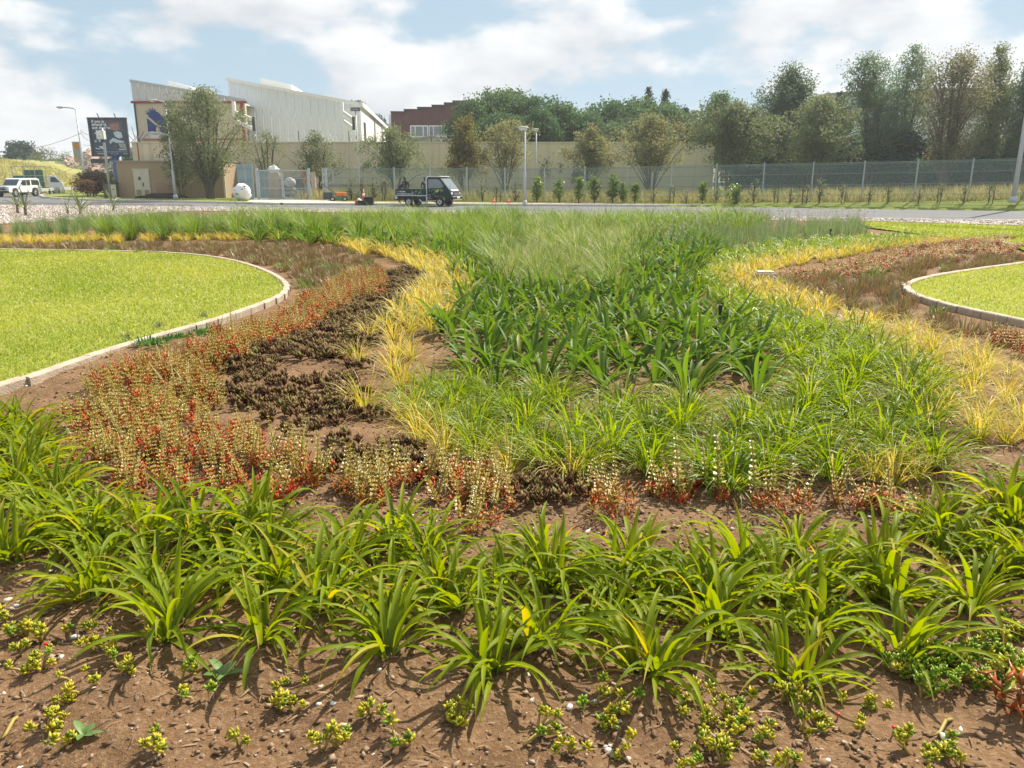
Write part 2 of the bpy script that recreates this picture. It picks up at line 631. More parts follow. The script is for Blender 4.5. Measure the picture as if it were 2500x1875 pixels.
kerb_run('lawn_kerb', [Vector((p.x, p.y, 0)) for p in fl], 'thin pale edging between the pebbles and the far lawn', 0.9, 0.12, -0.05, 0.05, M_edging, 0.012)
fl2 = [gnd(u, v, 0.0) for u, v in ((2440, 594), (2470, 600), (2520, 604), (2700, 612))]
kerb_run('lawn_kerb', [Vector((p.x, p.y, 0)) for p in fl2], 'short pale edging end showing behind the reddish plants', 0.7, 0.13, -0.05, 0.06, M_edging, 0.012)


def inside(poly, x, y):
    poly = np.asarray(poly)[:, :2]
    r = np.zeros(np.shape(x), bool)
    n = len(poly)
    for i in range(n):
        x1, y1 = poly[i]
        x2, y2 = poly[(i + 1) % n]
        c = ((y1 > y) != (y2 > y)) & (x < (x2 - x1) * (y - y1) / ((y2 - y1) if y2 != y1 else 1e-9) + x1)
        r ^= c
    return r


M_lawnblade = leafmat('lawn_blade', (0.17, 0.27, 0.018), (0.44, 0.45, 0.08), old=(0.56, 0.52, 0.24), old_share=0.16, trans=0.4, rough=0.5)


def turf(name, poly, n, zb, rs, hgt=0.035, wid=0.007, near=None, edge_pts=None):
    poly = np.asarray(poly)[:, :2]
    lo, hi = poly.min(0), poly.max(0)
    if near: hi = np.minimum(hi, near[1]); lo = np.maximum(lo, near[0])
    x = rs.uniform(lo[0], hi[0], n * 3)
    y = lo[1] + (hi[1] - lo[1]) * rs.uniform(0, 1, n * 3) ** 1.4
    k = inside(poly, x, y)
    x, y = x[k][:n], y[k][:n]
    n = len(x)
    a = rs.uniform(0, 2 * np.pi, n)
    far = np.clip(y / 9.0, 0.7, 2.2)
    w = wid * far * rs.uniform(.7, 1.3, n)
    h = hgt * rs.uniform(.5, 1.3, n)
    dx, dy = np.cos(a) * w, np.sin(a) * w
    lean = rs.normal(0, .55, (n, 2)) * h[:, None]
    z = np.full(n, zb)
    V = np.stack([np.stack([x - dx, y - dy, z], -1), np.stack([x + dx, y + dy, z], -1), np.stack([x + lean[:, 0], y + lean[:, 1], z + h], -1)], 1).reshape(-1, 3)
    F = np.arange(3 * n).reshape(-1, 3)
    # patches of drier and greener grass, a metre or two across
    pt = .5 + .25 * np.sin(x * 1.9 + 1.3 * np.sin(y * .9)) + .25 * np.sin(y * 1.3 + 1.7 * np.sin(x * .8))
    worn = np.zeros(n)
    if edge_pts is not None:                 # drier, straw-coloured turf in an uneven belt along the edging
        for ex, ey in edge_pts:
            worn = np.maximum(worn, np.clip(1.25 - np.hypot(x - ex, y - ey) / .55, 0, 1))
        worn *= .35 + .65 * (np.sin(x * 3.1 + 2 * np.sin(y * 2.3)) > -.2)
    tone = np.clip(-.1 + 1.1 * pt + .55 * worn + rs.normal(0, .2, n), 0, 1)
    o = put(name, mesh_np(name, V, F, M_lawnblade, {'tone': np.repeat(tone, 3), 'along': np.tile([0, 0, 1.0], n)}, False))
    o['kind'] = 'stuff'
    return o


rsl = np.random.RandomState(3)
turf('lawn_grass', np.array(LL + [(-14, 6.2), (-26, 10)]), 170000, 0.026, rsl, near=((-15, 6), (-3, 20.5)), edge_pts=LL)
turf('lawn_grass', np.array(RL), 45000, 0.026, rsl, near=((4, 6), (13, 20)), edge_pts=[(p.x, p.y) for p in right_edge])
turf('lawn_grass', np.array(FARLAWN), 20000, 0.01, rsl, hgt=0.05, wid=.012)

# ------------------------------------------------------------------ pebble strip
gi = [gnd(u, v, 0) for u, v in ((-1400, 560), (-200, 552), (0, 546), (200, 536), (345, 520), (480, 514), (1250, 523), (2090, 541), (2500, 553), (2900, 563))]
PEB = [(p.x, p.y) for p in edge[1:]] + [(p.x, p.y) for p in reversed(gi)]
sheet('pebble_bed', [(x, y, 0) for x, y in PEB], M_gravelbed, -0.012)
M_pebble = tonemat('pebbles', [(0, (0.2, 0.16, 0.14)), (.35, (0.42, 0.33, 0.28)), (.7, (0.6, 0.52, 0.47)), (1, (0.78, 0.74, 0.7))])


def stones(name, poly, n, zf, size, m, rs, flat=(.45, .8), near=None, ypow=1.0, tone=None):
    poly = np.asarray(poly)[:, :2]
    lo, hi = poly.min(0), poly.max(0)
    if near: hi = np.minimum(hi, near[1]); lo = np.maximum(lo, near[0])
    x = rs.uniform(lo[0], hi[0], n * 4)
    y = lo[1] + (hi[1] - lo[1]) * rs.uniform(0, 1, n * 4) ** ypow
    k = inside(poly, x, y)
    x, y = x[k][:n], y[k][:n]
    n = len(x)
    s = size[0] + (size[1] - size[0]) * rs.uniform(0, 1, n) ** 3
    base = np.array([(1, 0, 0), (-1, 0, 0), (0, 1, 0), (0, -1, 0), (0, 0, 1), (0, 0, -1)], float)
    P = base[None] * (1 + rs.uniform(-.35, .35, (n, 6, 1))) + rs.normal(0, .15, (n, 6, 3))
    P[:, :, 1] *= rs.uniform(.5, 1, (n, 1))
    P[:, :, 2] *= rs.uniform(flat[0], flat[1], (n, 1))
    tilt = rs.normal(0, .3, (n, 1))
    P[:, :, 2] += P[:, :, 0] * tilt
    a = rs.uniform(0, 2 * np.pi, (n, 1))
    X = P[:, :, 0] * np.cos(a) - P[:, :, 1] * np.sin(a)
    Y = P[:, :, 0] * np.sin(a) + P[:, :, 1] * np.cos(a)
    z = np.array([zf(px, py) for px, py in zip(x, y)]) if callable(zf) else np.full(n, zf)
    V = np.stack([X * s[:, None] + x[:, None], Y * s[:, None] + y[:, None], P[:, :, 2] * s[:, None] + z[:, None] + s[:, None] * .2], -1).reshape(-1, 3)
    f = np.array([(0, 2, 4), (2, 1, 4), (1, 3, 4), (3, 0, 4), (2, 0, 5), (1, 2, 5), (3, 1, 5), (0, 3, 5)])
    F = (f[None] + 6 * np.arange(n)[:, None, None]).reshape(-1, 3)
    tn = rs.uniform(0, 1, n) if tone is None else tone(rs, n)
    o = put(name, mesh_np(name, V, F, m, {'tone': np.repeat(tn, 6)}, False))
    o['kind'] = 'stuff'
    return o


rsg = np.random.RandomState(8)
stones('gravel', PEB, 26000, -0.01, (.025, .07), M_pebble, rsg, near=((-34, 25), (32, 52)))
M_chip = tonemat('mulch', [(0, (0.12, 0.07, 0.04)), (.4, (0.2, 0.125, 0.07)), (.75, (0.28, 0.18, 0.11)), (.95, (0.4, 0.31, 0.22)), (1, (0.7, 0.66, 0.6))])
bedpoly = [(-5.8, 1.2), (5.8, 1.2), (5.8, 8.8), (-5.8, 8.8)]
stones('mulch', bedpoly, 20000, bed_z, (.004, .02), M_chip, rsg, flat=(.2, .5), near=((-3, 1.4), (3, 4.4)), tone=lambda r, n: r.uniform(0, 1, n) ** 1.3)
stones('mulch', bedpoly, 9000, bed_z, (.008, .026), M_chip, rsg, flat=(.15, .5), near=((-5, 3.2), (5, 8.5)), tone=lambda r, n: r.uniform(0, 1, n) ** 1.3)
# straw-like bits of bark
nb = 5200
bx, by = rsg.uniform(-3.2, 3.2, nb), 1.45 + 3.2 * rsg.uniform(0, 1, nb)
ba = rsg.normal(0.2, .8, nb)
bl, bw = rsg.uniform(.006, .026, nb), rsg.uniform(.0012, .003, nb)
bz = np.array([bed_z(x, y) for x, y in zip(bx, by)]) + .006
c_, s_ = np.cos(ba), np.sin(ba)
tz = rsg.normal(0, .18, nb) * bl
V = np.stack([np.stack([bx - c_ * bl - s_ * bw, by - s_ * bl + c_ * bw, bz - tz], -1), np.stack([bx - c_ * bl + s_ * bw, by - s_ * bl - c_ * bw, bz - tz], -1),
              np.stack([bx + c_ * bl + s_ * bw, by + s_ * bl - c_ * bw, bz + tz], -1), np.stack([bx + c_ * bl - s_ * bw, by + s_ * bl + c_ * bw, bz + tz], -1),
              np.stack([bx, by, bz + bw * 2.2], -1)], 1).reshape(-1, 3)
F = (np.array([(0, 1, 4), (1, 2, 4), (2, 3, 4), (3, 0, 4)])[None] + 5 * np.arange(nb)[:, None, None]).reshape(-1, 3)
o = put('mulch', mesh_np('bark_mulch', V, F, M_chip, {'tone': np.repeat(rsg.uniform(.05, .9, nb) , 5)}, False))
o['kind'] = 'stuff'

# the rising ground on the left of the road, and the low bank on the right under the fence
def height_patch(name, x0, x1, y0, y1, nx, ny, fn, m):
    X, Y = np.meshgrid(np.linspace(x0, x1, nx), np.linspace(y0, y1, ny))
    Z = fn(X, Y)
    i = np.arange(X.size).reshape(X.shape)
    q = np.stack([i[:-1, :-1], i[:-1, 1:], i[1:, 1:], i[1:, :-1]], -1).reshape(-1, 4)
    o = put(name, mesh_np(name, np.stack([X, Y, Z], -1), q, m))
    o['kind'] = 'structure'
    return o


rh = np.random.RandomState(2)
def sstep(a, b, x):
    t = np.clip((x - a) / (b - a), 0, 1)
    return t * t * (3 - 2 * t)


def emb(X, Y):
    crest = np.interp(X, [-140, -95, -76, -73, -69.5, -67, -64.5, -62.5, -60, -56, -50], [6.5, 5.2, 4.4, 4.2, 3.8, 3.2, 2.4, 1.8, 1.2, .3, -.5])
    z = crest * sstep(92, 112, Y) + .12 * np.sin(X * 1.3 + np.sin(Y)) * sstep(95, 105, Y) + .1 * np.sin(Y * 1.1 + X * .6)
    return z - .25


height_patch('embankment', -140, -48, 88, 175, 120, 70, emb, M_bank)
height_patch('far_hill', -500, 500, 230, 420, 60, 20, lambda X, Y: -1 + 9 * sstep(230, 330, Y) + 2 * np.sin(X * .02), M_veld)
M_rubble = soil_mat('rubble_slope', (0.3, 0.2, 0.15), (0.42, 0.3, 0.24), (0.5, 0.4, 0.34), sc=.6, bump=1.0)
def rub(X, Y):
    top = np.interp(X, [-80, -72, -67, -62, -57, -50], [2.5, 5.2, 6.8, 6.2, 4.6, 3.0])
    return top * sstep(119, 134, Y) * (1 + .07 * np.sin(X * 1.9 + Y) + .05 * np.sin(X * 3.7 - 2 * Y)) - .4
height_patch('rubble_slope', -84, -46, 118, 150, 90, 50, rub, M_rubble)
rr = np.random.RandomState(21)
stones('rubble', [(-78, 120), (-50, 120), (-50, 140), (-78, 140)], 1800, lambda x, y: float(rub(np.array(x), np.array(y))), (.12, .5), tonemat('rubble_stone', [(0, (0.22, 0.15, 0.12)), (.5, (0.42, 0.32, 0.27)), (1, (0.62, 0.52, 0.46))]), rr, flat=(.5, .9))

# fence line in plan, and the bank that lifts it on the right
FA, FB = Vector((-15.2, 64.3, 0)), Vector((31.0, 47.4, 0))
def fence_at(u):
    """where the fence line stands on the vertical sight plane of photo column u"""
    k = (u - 1250.0) / FPX
    d = FB - FA
    # x = k * depth, depth ~ y*cos + 1.2*sin on the way up the post
    c0 = 1.0 * _sp
    s = (k * (FA.y * _cp + c0) - FA.x) / (d.x - k * d.y * _cp)
    return FA + d * s
def bank(X, Y):
    fx = np.interp(X, [FA.x, FB.x, 60], [FA.y, FB.y, 40])
    h = np.interp(X, [-16, 0, 12, 22, 31, 60], [0.0, 0.0, .12, .3, .5, .6])
    return h * sstep(-3.2, -.4, Y - fx) + .02 * np.sin(X * 2) - .05 - .5 * (1 - sstep(-3.4, -2.6, Y - fx))
height_patch('grass_bank', -2, 60, 36, 75, 110, 80, bank, M_verge)

# ------------------------------------------------------------------ walls and buildings
def wallmat(name, c, stain, amount=0.5, rough=0.9):
    """painted plaster with rain streaks that run down from the top"""
    m, t, o = new_mat(name)
    L = t.links.new
    co = t.nodes.new('ShaderNodeTexCoord')
    mp = t.nodes.new('ShaderNodeMapping'); mp.inputs['Scale'].default_value = (1.6, 1.6, 0.07)
    L(co.outputs['Object'], mp.inputs['Vector'])
    n = N(t, 'ShaderNodeTexNoise'); n.inputs['Scale'].default_value = 1.6; n.inputs['Detail'].default_value = 7; n.inputs['Roughness'].default_value = .7
    L(mp.outputs['Vector'], n.inputs['Vector'])
    r = t.nodes.new('ShaderNodeMapRange'); r.inputs['From Min'].default_value = .5; r.inputs['From Max'].default_value = .78; r.inputs['To Max'].default_value = amount
    L(n.outputs['Fac'], r.inputs['Value'])
    n2 = N(t, 'ShaderNodeTexNoise'); n2.inputs['Scale'].default_value = .5; n2.inputs['Detail'].default_value = 6
    L(co.outputs['Object'], n2.inputs['Vector'])
    a = t.nodes.new('ShaderNodeMixRGB'); a.inputs['Color1'].default_value = rgb([x * .88 for x in c]); a.inputs['Color2'].default_value = rgb([min(1, x * 1.12) for x in c])
    L(n2.outputs['Fac'], a.inputs['Fac'])
    b = t.nodes.new('ShaderNodeMixRGB'); b.inputs['Color2'].default_value = rgb(stain)
    L(a.outputs['Color'], b.inputs['Color1']); L(r.outputs['Result'], b.inputs['Fac'])
    p = t.nodes.new('ShaderNodeBsdfPrincipled'); p.inputs['Roughness'].default_value = rough; p.inputs['Specular IOR Level'].default_value = .2
    L(b.outputs['Color'], p.inputs['Base Color'])
    L(p.outputs['BSDF'], o.inputs['Surface'])
    return m


M_wall = wallmat('wall_plaster', (0.62, 0.54, 0.39), (0.27, 0.22, 0.15), .55)
M_sub = wallmat('substation_plaster', (0.39, 0.285, 0.185), (0.27, 0.19, 0.12), .25)
M_beige = wallmat('beige_plaster', (0.55, 0.48, 0.35), (0.42, 0.36, 0.26), .25)
M_red = mat('red_trim', (0.27, 0.055, 0.04), .7)
M_steel = mat('grey_cladding', (0.72, 0.74, 0.76), .5, var=.03, scale=.3, metal=.0, spec=.5)
M_steel2 = mat('warm_cladding', (0.62, 0.62, 0.59), .55, var=.03, scale=.3)
M_white = mat('white_paint', (0.78, 0.77, 0.74), .7, var=.05)
M_whitewall = wallmat('white_plaster', (0.75, 0.74, 0.7), (0.6, 0.58, 0.53), .2)
M_dark = mat('dark_steel', (0.05, 0.055, 0.06), .5)
M_galv = mat('galvanised', (0.47, 0.49, 0.5), .45, metal=.35, var=.1, scale=8)
M_polewhite = mat('pole_paint', (0.46, 0.48, 0.5), .45, var=.06)
M_brick = mat('maroon_brick', (0.125, 0.06, 0.055), .9, var=.22, scale=1.2, bump=.3)
M_glass = mat('window_glass', (0.18, 0.2, 0.22), .08, var=.2, scale=1, spec=.8)
M_curtain = mat('curtain', (0.5, 0.5, 0.5), .9, var=.3, scale=2, stretch=(14, 1, .2))
M_roofgrey = mat('grey_roof', (0.3, 0.3, 0.3), .7, var=.1)
M_blue = mat('navy_paint', (0.022, 0.055, 0.2), .7, var=.08)
M_doorcream = mat('door_paint', (0.6, 0.54, 0.42), .6, var=.06)
M_rust = mat('rust', (0.3, 0.1, 0.035), .9, var=.3, scale=3)

WALLY = 75.0
w0, w1 = at(322, 349, WALLY), at(1745, 345, WALLY)
WTOP = 4.8
pw = thing('perimeter_wall', 'long tall beige rain-streaked wall behind the fence and the thin trees', 'wall', (0, WALLY, 0))
b = MB(); b.box(((w0.x + w1.x) / 2, 0, WTOP / 2 - .2), (w1.x - w0.x, .25, WTOP + .4)); b.build('wall_face', M_wall, pw)
x = w0.x
xs = [w0.x + i * 6.1 for i in range(int((w1.x - w0.x) / 6.1) + 1)]
for x in xs:
    MB().box((x + 3.03, -.03, WTOP + .05), (6.04, .34, .1)).build('coping', M_wall, pw)
for x in xs[1:]:
    MB().box((x, -.133, WTOP / 2), (.05, .02, WTOP - .02)).build('joint_cover', M_wall, pw)
pl = at(548, 448, WALLY - .2); pr = at(1010, 448, WALLY - .2)
MB().box(((pl.x + pr.x) / 2, -.19, 1.13), (pr.x - pl.x, .12, .1)).build('ledge', M_beige, pw)
MB().box((w0.x + .55, -.14, 2.6), (.1, .03, 4.6)).build('rust_streak', M_rust, pw)
# spikes and razor wire on the wall
def razor(u0, u1, label, r=.28):
    a, c = at(u0, 348, WALLY), at(u1, 348, WALLY)
    pts = []
    n = int((c.x - a.x) / .06)
    for i in range(n):
        t = i / n
        ph = i * .55
        pts.append((t * (c.x - a.x), math.cos(ph) * .06, .38 + r * math.sin(ph)))
    o = thing('razor_wire', label, 'razor wire', (a.x, WALLY, WTOP + .1))
    MB().tube(pts, .012, 3).build('wire_coil', M_galv, o)
    for k in range(int((c.x - a.x) / 4.6) + 1):
        MB().bar((k * 4.6 + .3, 0, 0), (k * 4.6 + .3, 0, .95), .06).build('post', M_dark, o)
    for h in (.25, .55):
        MB().tube([(0, .05, h), (c.x - a.x, .05, h)], .008, 3).build('strand', M_galv, o)
razor(600, 945, 'coil of razor wire on the wall below the white warehouse')
razor(1045, 1110, 'short run of razor wire on the wall below the brick building')
o = thing('wall_spikes', 'dark splayed steel spikes on the left end of the beige wall', 'spikes', (w0.x + .3, WALLY, WTOP + .1))
for i, (dx, h) in enumerate(((-.9, 1.0), (-.25, 1.3), (.15, 1.35), (.6, .9), (.9, .7))):
    MB().tube([(0.1 * i, 0, 0), (dx + .1 * i, 0, h)], .025, 5).build('spike', M_dark, o)
MB().tube([(dx * .02, .03 * math.sin(dx), .4 + .2 * math.sin(dx * 1.7)) for dx in range(0, 120)], .012, 3).build('wire_coil', M_galv, o)


def cladding(parent, A, B, zb, za, zc, n, m, name='cladding_sheet'):
    """ribbed steel sheets side by side between plan points A and B (local), tops running from za to zc"""
    A, B = Vector(A), Vector(B)
    d = (B - A)
    L_ = d.length
    d.normalize()
    nrm = Vector((d.y, -d.x, 0))
    for i in range(n):
        s0, s1 = L_ * i / n + .006, L_ * (i + 1) / n - .006
        prof = []
        for r in range(3):
            w = (s1 - s0) / 3
            a = s0 + r * w
            prof += [(a, 0), (a + w * .62, 0), (a + w * .7, .045), (a + w * .9, .045), (a + w * .985, 0)]
        b = MB()
        vs = []
        for s, h in prof:
            zt = za + (zc - za) * s / L_
            q = A + d * s + nrm * h
            vs += [(q.x, q.y, zb), (q.x, q.y, zt)]
        fs = [(2 * k, 2 * k + 2, 2 * k + 3, 2 * k + 1) for k in range(len(prof) - 1)]
        b.add(vs, fs)
        b.build(name, m, parent)
    return d, nrm


# white warehouse with a sloping roofline
ang = math.atan2(-.0864, -.9963)
YB = 85.0
pR = at(877, 300, YB); pR.z = 0
pL = pR + Vector((-.9963, -.0864, 0)) * 12.9
zL, zR = 11.3, 9.05
wh = thing('warehouse', 'white ribbed steel warehouse with sloping roofline and sunlit side wall', 'warehouse', tuple(pR))
a_, b_ = pL - pR, Vector((0, 0, 0))
cladding(wh, a_, b_, 0, zL, zR, 16, M_steel)
dd = Vector((.9963, .0864, 0)); back = Vector((-.0864, .9963, 0))
MB().bar(a_ + Vector((-.1, -.12, zL + .0)), b_ + Vector((.15, -.12, zR + .0)), .1, .3).build('verge_capping', M_white, wh)
MB().prism([a_ + back * .1 + Vector((0, 0, zL - .1)), b_ + back * .1 + Vector((0, 0, zR - .1)), b_ + back * .1 + Vector((0, 0, zR + .05)), a_ + back * .1 + Vector((0, 0, zL + .05))], back * 46).build('roof', M_steel2, wh)
sw = MB().prism([b_ + dd * .02 + back * .12, b_ + dd * .02 + back * .12 + Vector((0, 0, zR - .12)), b_ + dd * .02 + back * 46 + Vector((0, 0, zR - .12)), b_ + dd * .02 + back * 46], dd * .18).build('side_wall', M_whitewall, wh)
MB().bar(b_ + dd * .32 + back * -.1 + Vector((0, 0, zR - .05)), b_ + dd * .32 + back * 46 + Vector((0, 0, zR - .05)), .3, .42).build('fascia', M_white, wh)
MB().bar(b_ + dd * .12 + back * -.06, b_ + dd * .12 + back * -.06 + Vector((0, 0, zR - .2)), .22).build('corner_trim', M_white, wh)
for s in (16.5, 29):
    MB().bar(b_ + dd * .26 + back * s, b_ + dd * .26 + back * s + Vector((0, 0, zR - .2)), .16).build('downpipe', M_galv, wh)
dw = MB().box(b_ + dd * .2 + back * 3.6 + Vector((0, 0, 6.2)), (.1, 2.2, 2.4), rz=.0864).build('side_opening', M_dark, wh)
MB().box(b_ + dd * .25 + back * 3.6 + Vector((0, 0, 7.45)), (.14, 2.4, .1), rz=.0864).build('lintel', M_white, wh)
rl = MB().prism([a_ + dd * 2.2 + back * 5 + Vector((0, 0, zL - .6)), a_ + dd * 5.4 + back * 5 + Vector((0, 0, zL - 1.2)), a_ + dd * 5.4 + back * 5 + Vector((0, 0, zL + .1)), a_ + dd * 2.2 + back * 5 + Vector((0, 0, zL + .75))], back * 20).build('roof_light', M_white, wh)

# beige building with the bird emblem, grey steel gable above
YE = 81.0
eL, eR = at(331, 300, YE), at(592, 300, YE)
zt = at(450, 250, YE).z
zb2 = at(450, 340, YE).z
eb = thing('factory', 'beige building with navy bird emblem under a sloping grey steel gable', 'factory', (eL.x, YE, 0))
W_ = eR.x - eL.x + .35
MB().box((W_ / 2, .3, zt / 2), (W_, .4, zt)).build('front_wall', M_beige, eb)
MB().box((W_ / 2, .06, zt + .02), (W_ + .5, .16, .2)).build('red_band', M_red, eb)
MB().box((W_ / 2 + .2, .06, zb2), (W_ - .6, .14, .16)).build('red_band', M_red, eb)
MB().box((W_ - .32, .05, (zt + zb2) / 2 - .3), (.26, .13, zt - zb2 + .4)).build('red_post', M_red, eb)
MB().box((.07, .05, zt / 2), (.12, .12, zt - .1)).build('corner_trim', M_dark, eb)
zgl = at(327, 196, YE).z; zgr = at(597, 251, YE).z
cladding(eb, (-.12, .2, 0), (W_ + .1, .2, 0), zt + .13, zgl, max(zgr, zt + .2), 16, M_steel2)
MB().bar((-.15, .12, zgl), (W_ + .15, .12, max(zgr, zt + .2)), .08, .22).build('verge_capping', M_galv, eb)
MB().prism([(-.1, .5, zgl - .08), (W_, .5, zgr - .05), (W_, .5, zgr - .2), (-.1, .5, zgl - .25)], (0, 30, 0)).build('roof', M_steel2, eb)
MB().box((.05, 15, zt / 2 + 1), (.12, 29, zt + 1.5)).build('side_wall', M_steel2, eb)
MB().prism([(2.0, 4, zgl - .8), (4.3, 4, zgl - 1.2), (4.3, 4, zgl - .2), (2.0, 4, zgl + .45)], (0, 14, 0)).build('roof_light', M_white, eb)


def flat_shape(px, v0=None):
    """outline given as photo pixels of the emblem -> local coordinates on the front wall"""
    res = []
    for u, v in px:
        p = at(u, v, YE)
        res.append((p.x - eL.x, .085, p.z))
    return res


def zz(pts):   # pixels of the enlarged crop (x16.59) back to the photo
    return [(320 + x / 16.59, 240 + y / 16.59) for x, y in pts]


wing = zz([(1085, 1075), (890, 900), (740, 780), (660, 715), (720, 690), (620, 660), (540, 590), (690, 625), (600, 560), (540, 495), (740, 575), (690, 500), (612, 420), (800, 530), (730, 450), (710, 365), (860, 510),
           (825, 430), (835, 350), (910, 500), (920, 450), (935, 405), (1010, 550), (1065, 545), (1180, 660), (1300, 800), (1480, 980), (1600, 1060), (1400, 1130), (1220, 1110)])
tri = zz([(620, 790), (1050, 1150), (995, 1190), (990, 1290), (1030, 1362), (675, 1362)])
body = zz([(1130, 1170), (1240, 1150), (1550, 1180), (1650, 1250), (1470, 1385), (1220, 1385), (1140, 1300)])
for pl_ in (wing, tri, body):
    MB().prism(flat_shape(pl_), (0, .02, 0)).build('bird_emblem', M_blue, eb)

# floodlight arms on the buildings
def arm(u0, v0, u1, v1, Y, label):
    a, c = at(u0, v0, Y), at(u1, v1, Y - 2.2)
    o = thing('conveyor_arm', label, 'bracket', tuple(a))
    d = c - a
    MB().bar((0, 0, .42), d + Vector((0, 0, .42)), .12, .34).build('upper_beam', M_white, o)
    MB().bar((0, 0, -.42), d + Vector((0, 0, -.42)), .12, .34).build('lower_beam', M_white, o)
    MB().box(d + Vector((.1, 0, 0)), (.25, .2, 1.25)).build('end_plate', M_dark, o)
    MB().box((-.15, 0, .75), (.28, .3, 1.4)).build('bracket', M_white, o)
    return o
arm(577, 286, 617, 303, 80.2, 'white twin-beam steel arm jutting from the beige building')
ar = arm(840, 286, 861, 301, 83.4, 'white twin-beam steel arm on a lattice mast by the warehouse')
mz = ar.location.z
for dx in (.1, 1.0):
    MB().bar((dx, .3, -mz), (dx, .3, -.3), .1).build('mast_leg', M_white, ar)
for k in range(5):
    MB().bar((.1, .3, -mz + 5.2 + k * .75), (1.0, .3, -mz + 5.6 + k * .75), .06).build('lattice_bar', M_white, ar)

# maroon brick building with a stepped parapet
YM = 98.0
def zm(x, y): return at(880 + x / 4.367, 180 + y / 4.367, YM)
st = [(325, 800), (325, 415), (465, 412), (465, 390), (608, 388), (608, 367), (762, 365), (762, 343), (893, 342), (893, 320), (985, 318), (985, 297), (1200, 297), (1200, 318), (1330, 320), (1330, 800)]
P0 = zm(325, 800)
bb = thing('brick_building', 'maroon brick building with stepped parapet and two white windows', 'building', (P0.x, YM, 0))
loc = [zm(x, y) - Vector((P0.x, YM, 0)) for x, y in st]
loc[0].z = loc[-1].z = 0
MB().prism([(p.x, 0, p.z) for p in loc], (0, 22, 0)).build('wall', M_brick, bb)
for i in range(1, len(loc) - 1):
    a, c = loc[i], loc[i + 1]
    if abs(a.z - c.z) < .2 and c.x > a.x:
        MB().box(((a.x + c.x) / 2, .02, max(a.z, c.z) + .05), (c.x - a.x + .1, .5, .14)).build('coping', M_dark, bb)
for x0, x1 in ((540, 716), (736, 912)):
    a, c = zm(x0, 672) - Vector((P0.x, YM, 0)), zm(x1, 557) - Vector((P0.x, YM, 0))
    w, h = c.x - a.x, c.z - a.z
    wi = MB().box((w / 2, -.02, h / 2), (w - .1, .06, h - .1)).build('window', M_curtain, bb, loc=(a.x, -.03, a.z))
    fr = [((w / 2, 0, 0), (w + .1, .12, .12)), ((w / 2, 0, h), (w + .1, .12, .12)), ((0, 0, h / 2), (.12, .11, h)), ((w, 0, h / 2), (.12, .11, h)), ((w * .26, 0, h / 2), (.1, .11, h)), ((w * .74, 0, h / 2), (.1, .11, h))]
    for c_, s_ in fr:
        MB().box(c_, s_).build('frame', M_white, wi, loc=(0, -.06, 0))
    for x_, ww in ((w * .13, w * .2), (w * .5, w * .42), (w * .87, w * .2)):
        MB().box((x_, 0, h / 2), (ww, .02, h - .2)).build('pane', M_glass, wi, loc=(0, -.062, 0)).data.materials[0] = M_curtain if ww > 3 else M_glass
    MB().box((w / 2, -.1, -.14), (w + .3, .22, .1)).build('sill', M_roofgrey, wi)
# low grey gable roof in front of it
g = [zm(x, y) for x, y in ((520, 760), (810, 697), (1030, 760))]
lg = thing('shed', 'low grey gabled shed roof below the maroon brick building', 'shed', (g[0].x, YM - 6, 0))
MB().prism([(0, 0, 0), (0, 0, g[0].z), (g[1].x - g[0].x, 0, g[1].z), (g[2].x - g[0].x, 0, g[2].z), (g[2].x - g[0].x, 0, 0)], (0, 4.5, 0)).build('wall', mat('shed_wall', (.36, .35, .33), .8), lg)
MB().bar((-.3, -.1, g[0].z), (g[1].x - g[0].x, -.1, g[1].z + .08), .3, .18).build('roof_slope', M_roofgrey, lg)
MB().bar((g[1].x - g[0].x, -.1, g[1].z + .08), (g[2].x - g[0].x + .3, -.1, g[2].z), .3, .18).build('roof_slope', M_roofgrey, lg)
# pale ribbed wall with gutter left of it
q0, q1 = zm(246, 400), zm(345, 600)
gw = thing('outbuilding', 'narrow pale ribbed outbuilding with white downpipe left of the brick building', 'building', (q0.x, YM + 4, 0))
cladding(gw, (0, 0, 0), (q1.x - q0.x + 3, 0, 0), 0, q0.z, q0.z, 4, M_steel)
MB().prism([(0, .1, q0.z - .1), (5, .1, q0.z + .3), (5, .1, q0.z + .12), (0, .1, q0.z - .25)], (0, 10, 0)).build('roof', M_white, gw)
MB().tube([(1.2, -.3, q0.z - 2), (2.3, -.4, q0.z - 2.9), (3.6, -.4, q0.z - 3.3), (3.8, -.4, q0.z - 4.2), (3.8, -.4, 0)], .14, 8).build('downpipe', M_white, gw)

# large grey hall behind the trees on the right
YG = 128.0
pts = [at(u, v, YG) for u, v in ((1968, 250), (1988, 240), (2010, 233), (2060, 229), (2200, 224), (2352, 219), (2440, 222), (2620, 236))]
gh = thing('hall', 'large pale grey hall with low curved roof behind the willowy trees', 'building', (pts[0].x, YG, 0))
lp = [(p.x - pts[0].x, 0, p.z) for p in pts]
MB().prism([(lp[0][0], 0, 0)] + lp + [(lp[-1][0], 0, 0)], (0, 30, 0)).build('wall', mat('hall_wall', (.42, .43, .42), .7, var=.12, scale=.15), gh)
for a, c in zip(lp[:-1], lp[1:]):
    MB().bar((a[0], -.3, a[2] + .1), (c[0], -.3, c[2] + .1), 1.0, .25).build('roof_edge', M_roofgrey, gh)
for k in range(9):
    MB().box((4 + k * 3.4, -.04, lp[2][2] - 5.2), (1.5, .1, 5.0)).build('window', M_steel, gh)

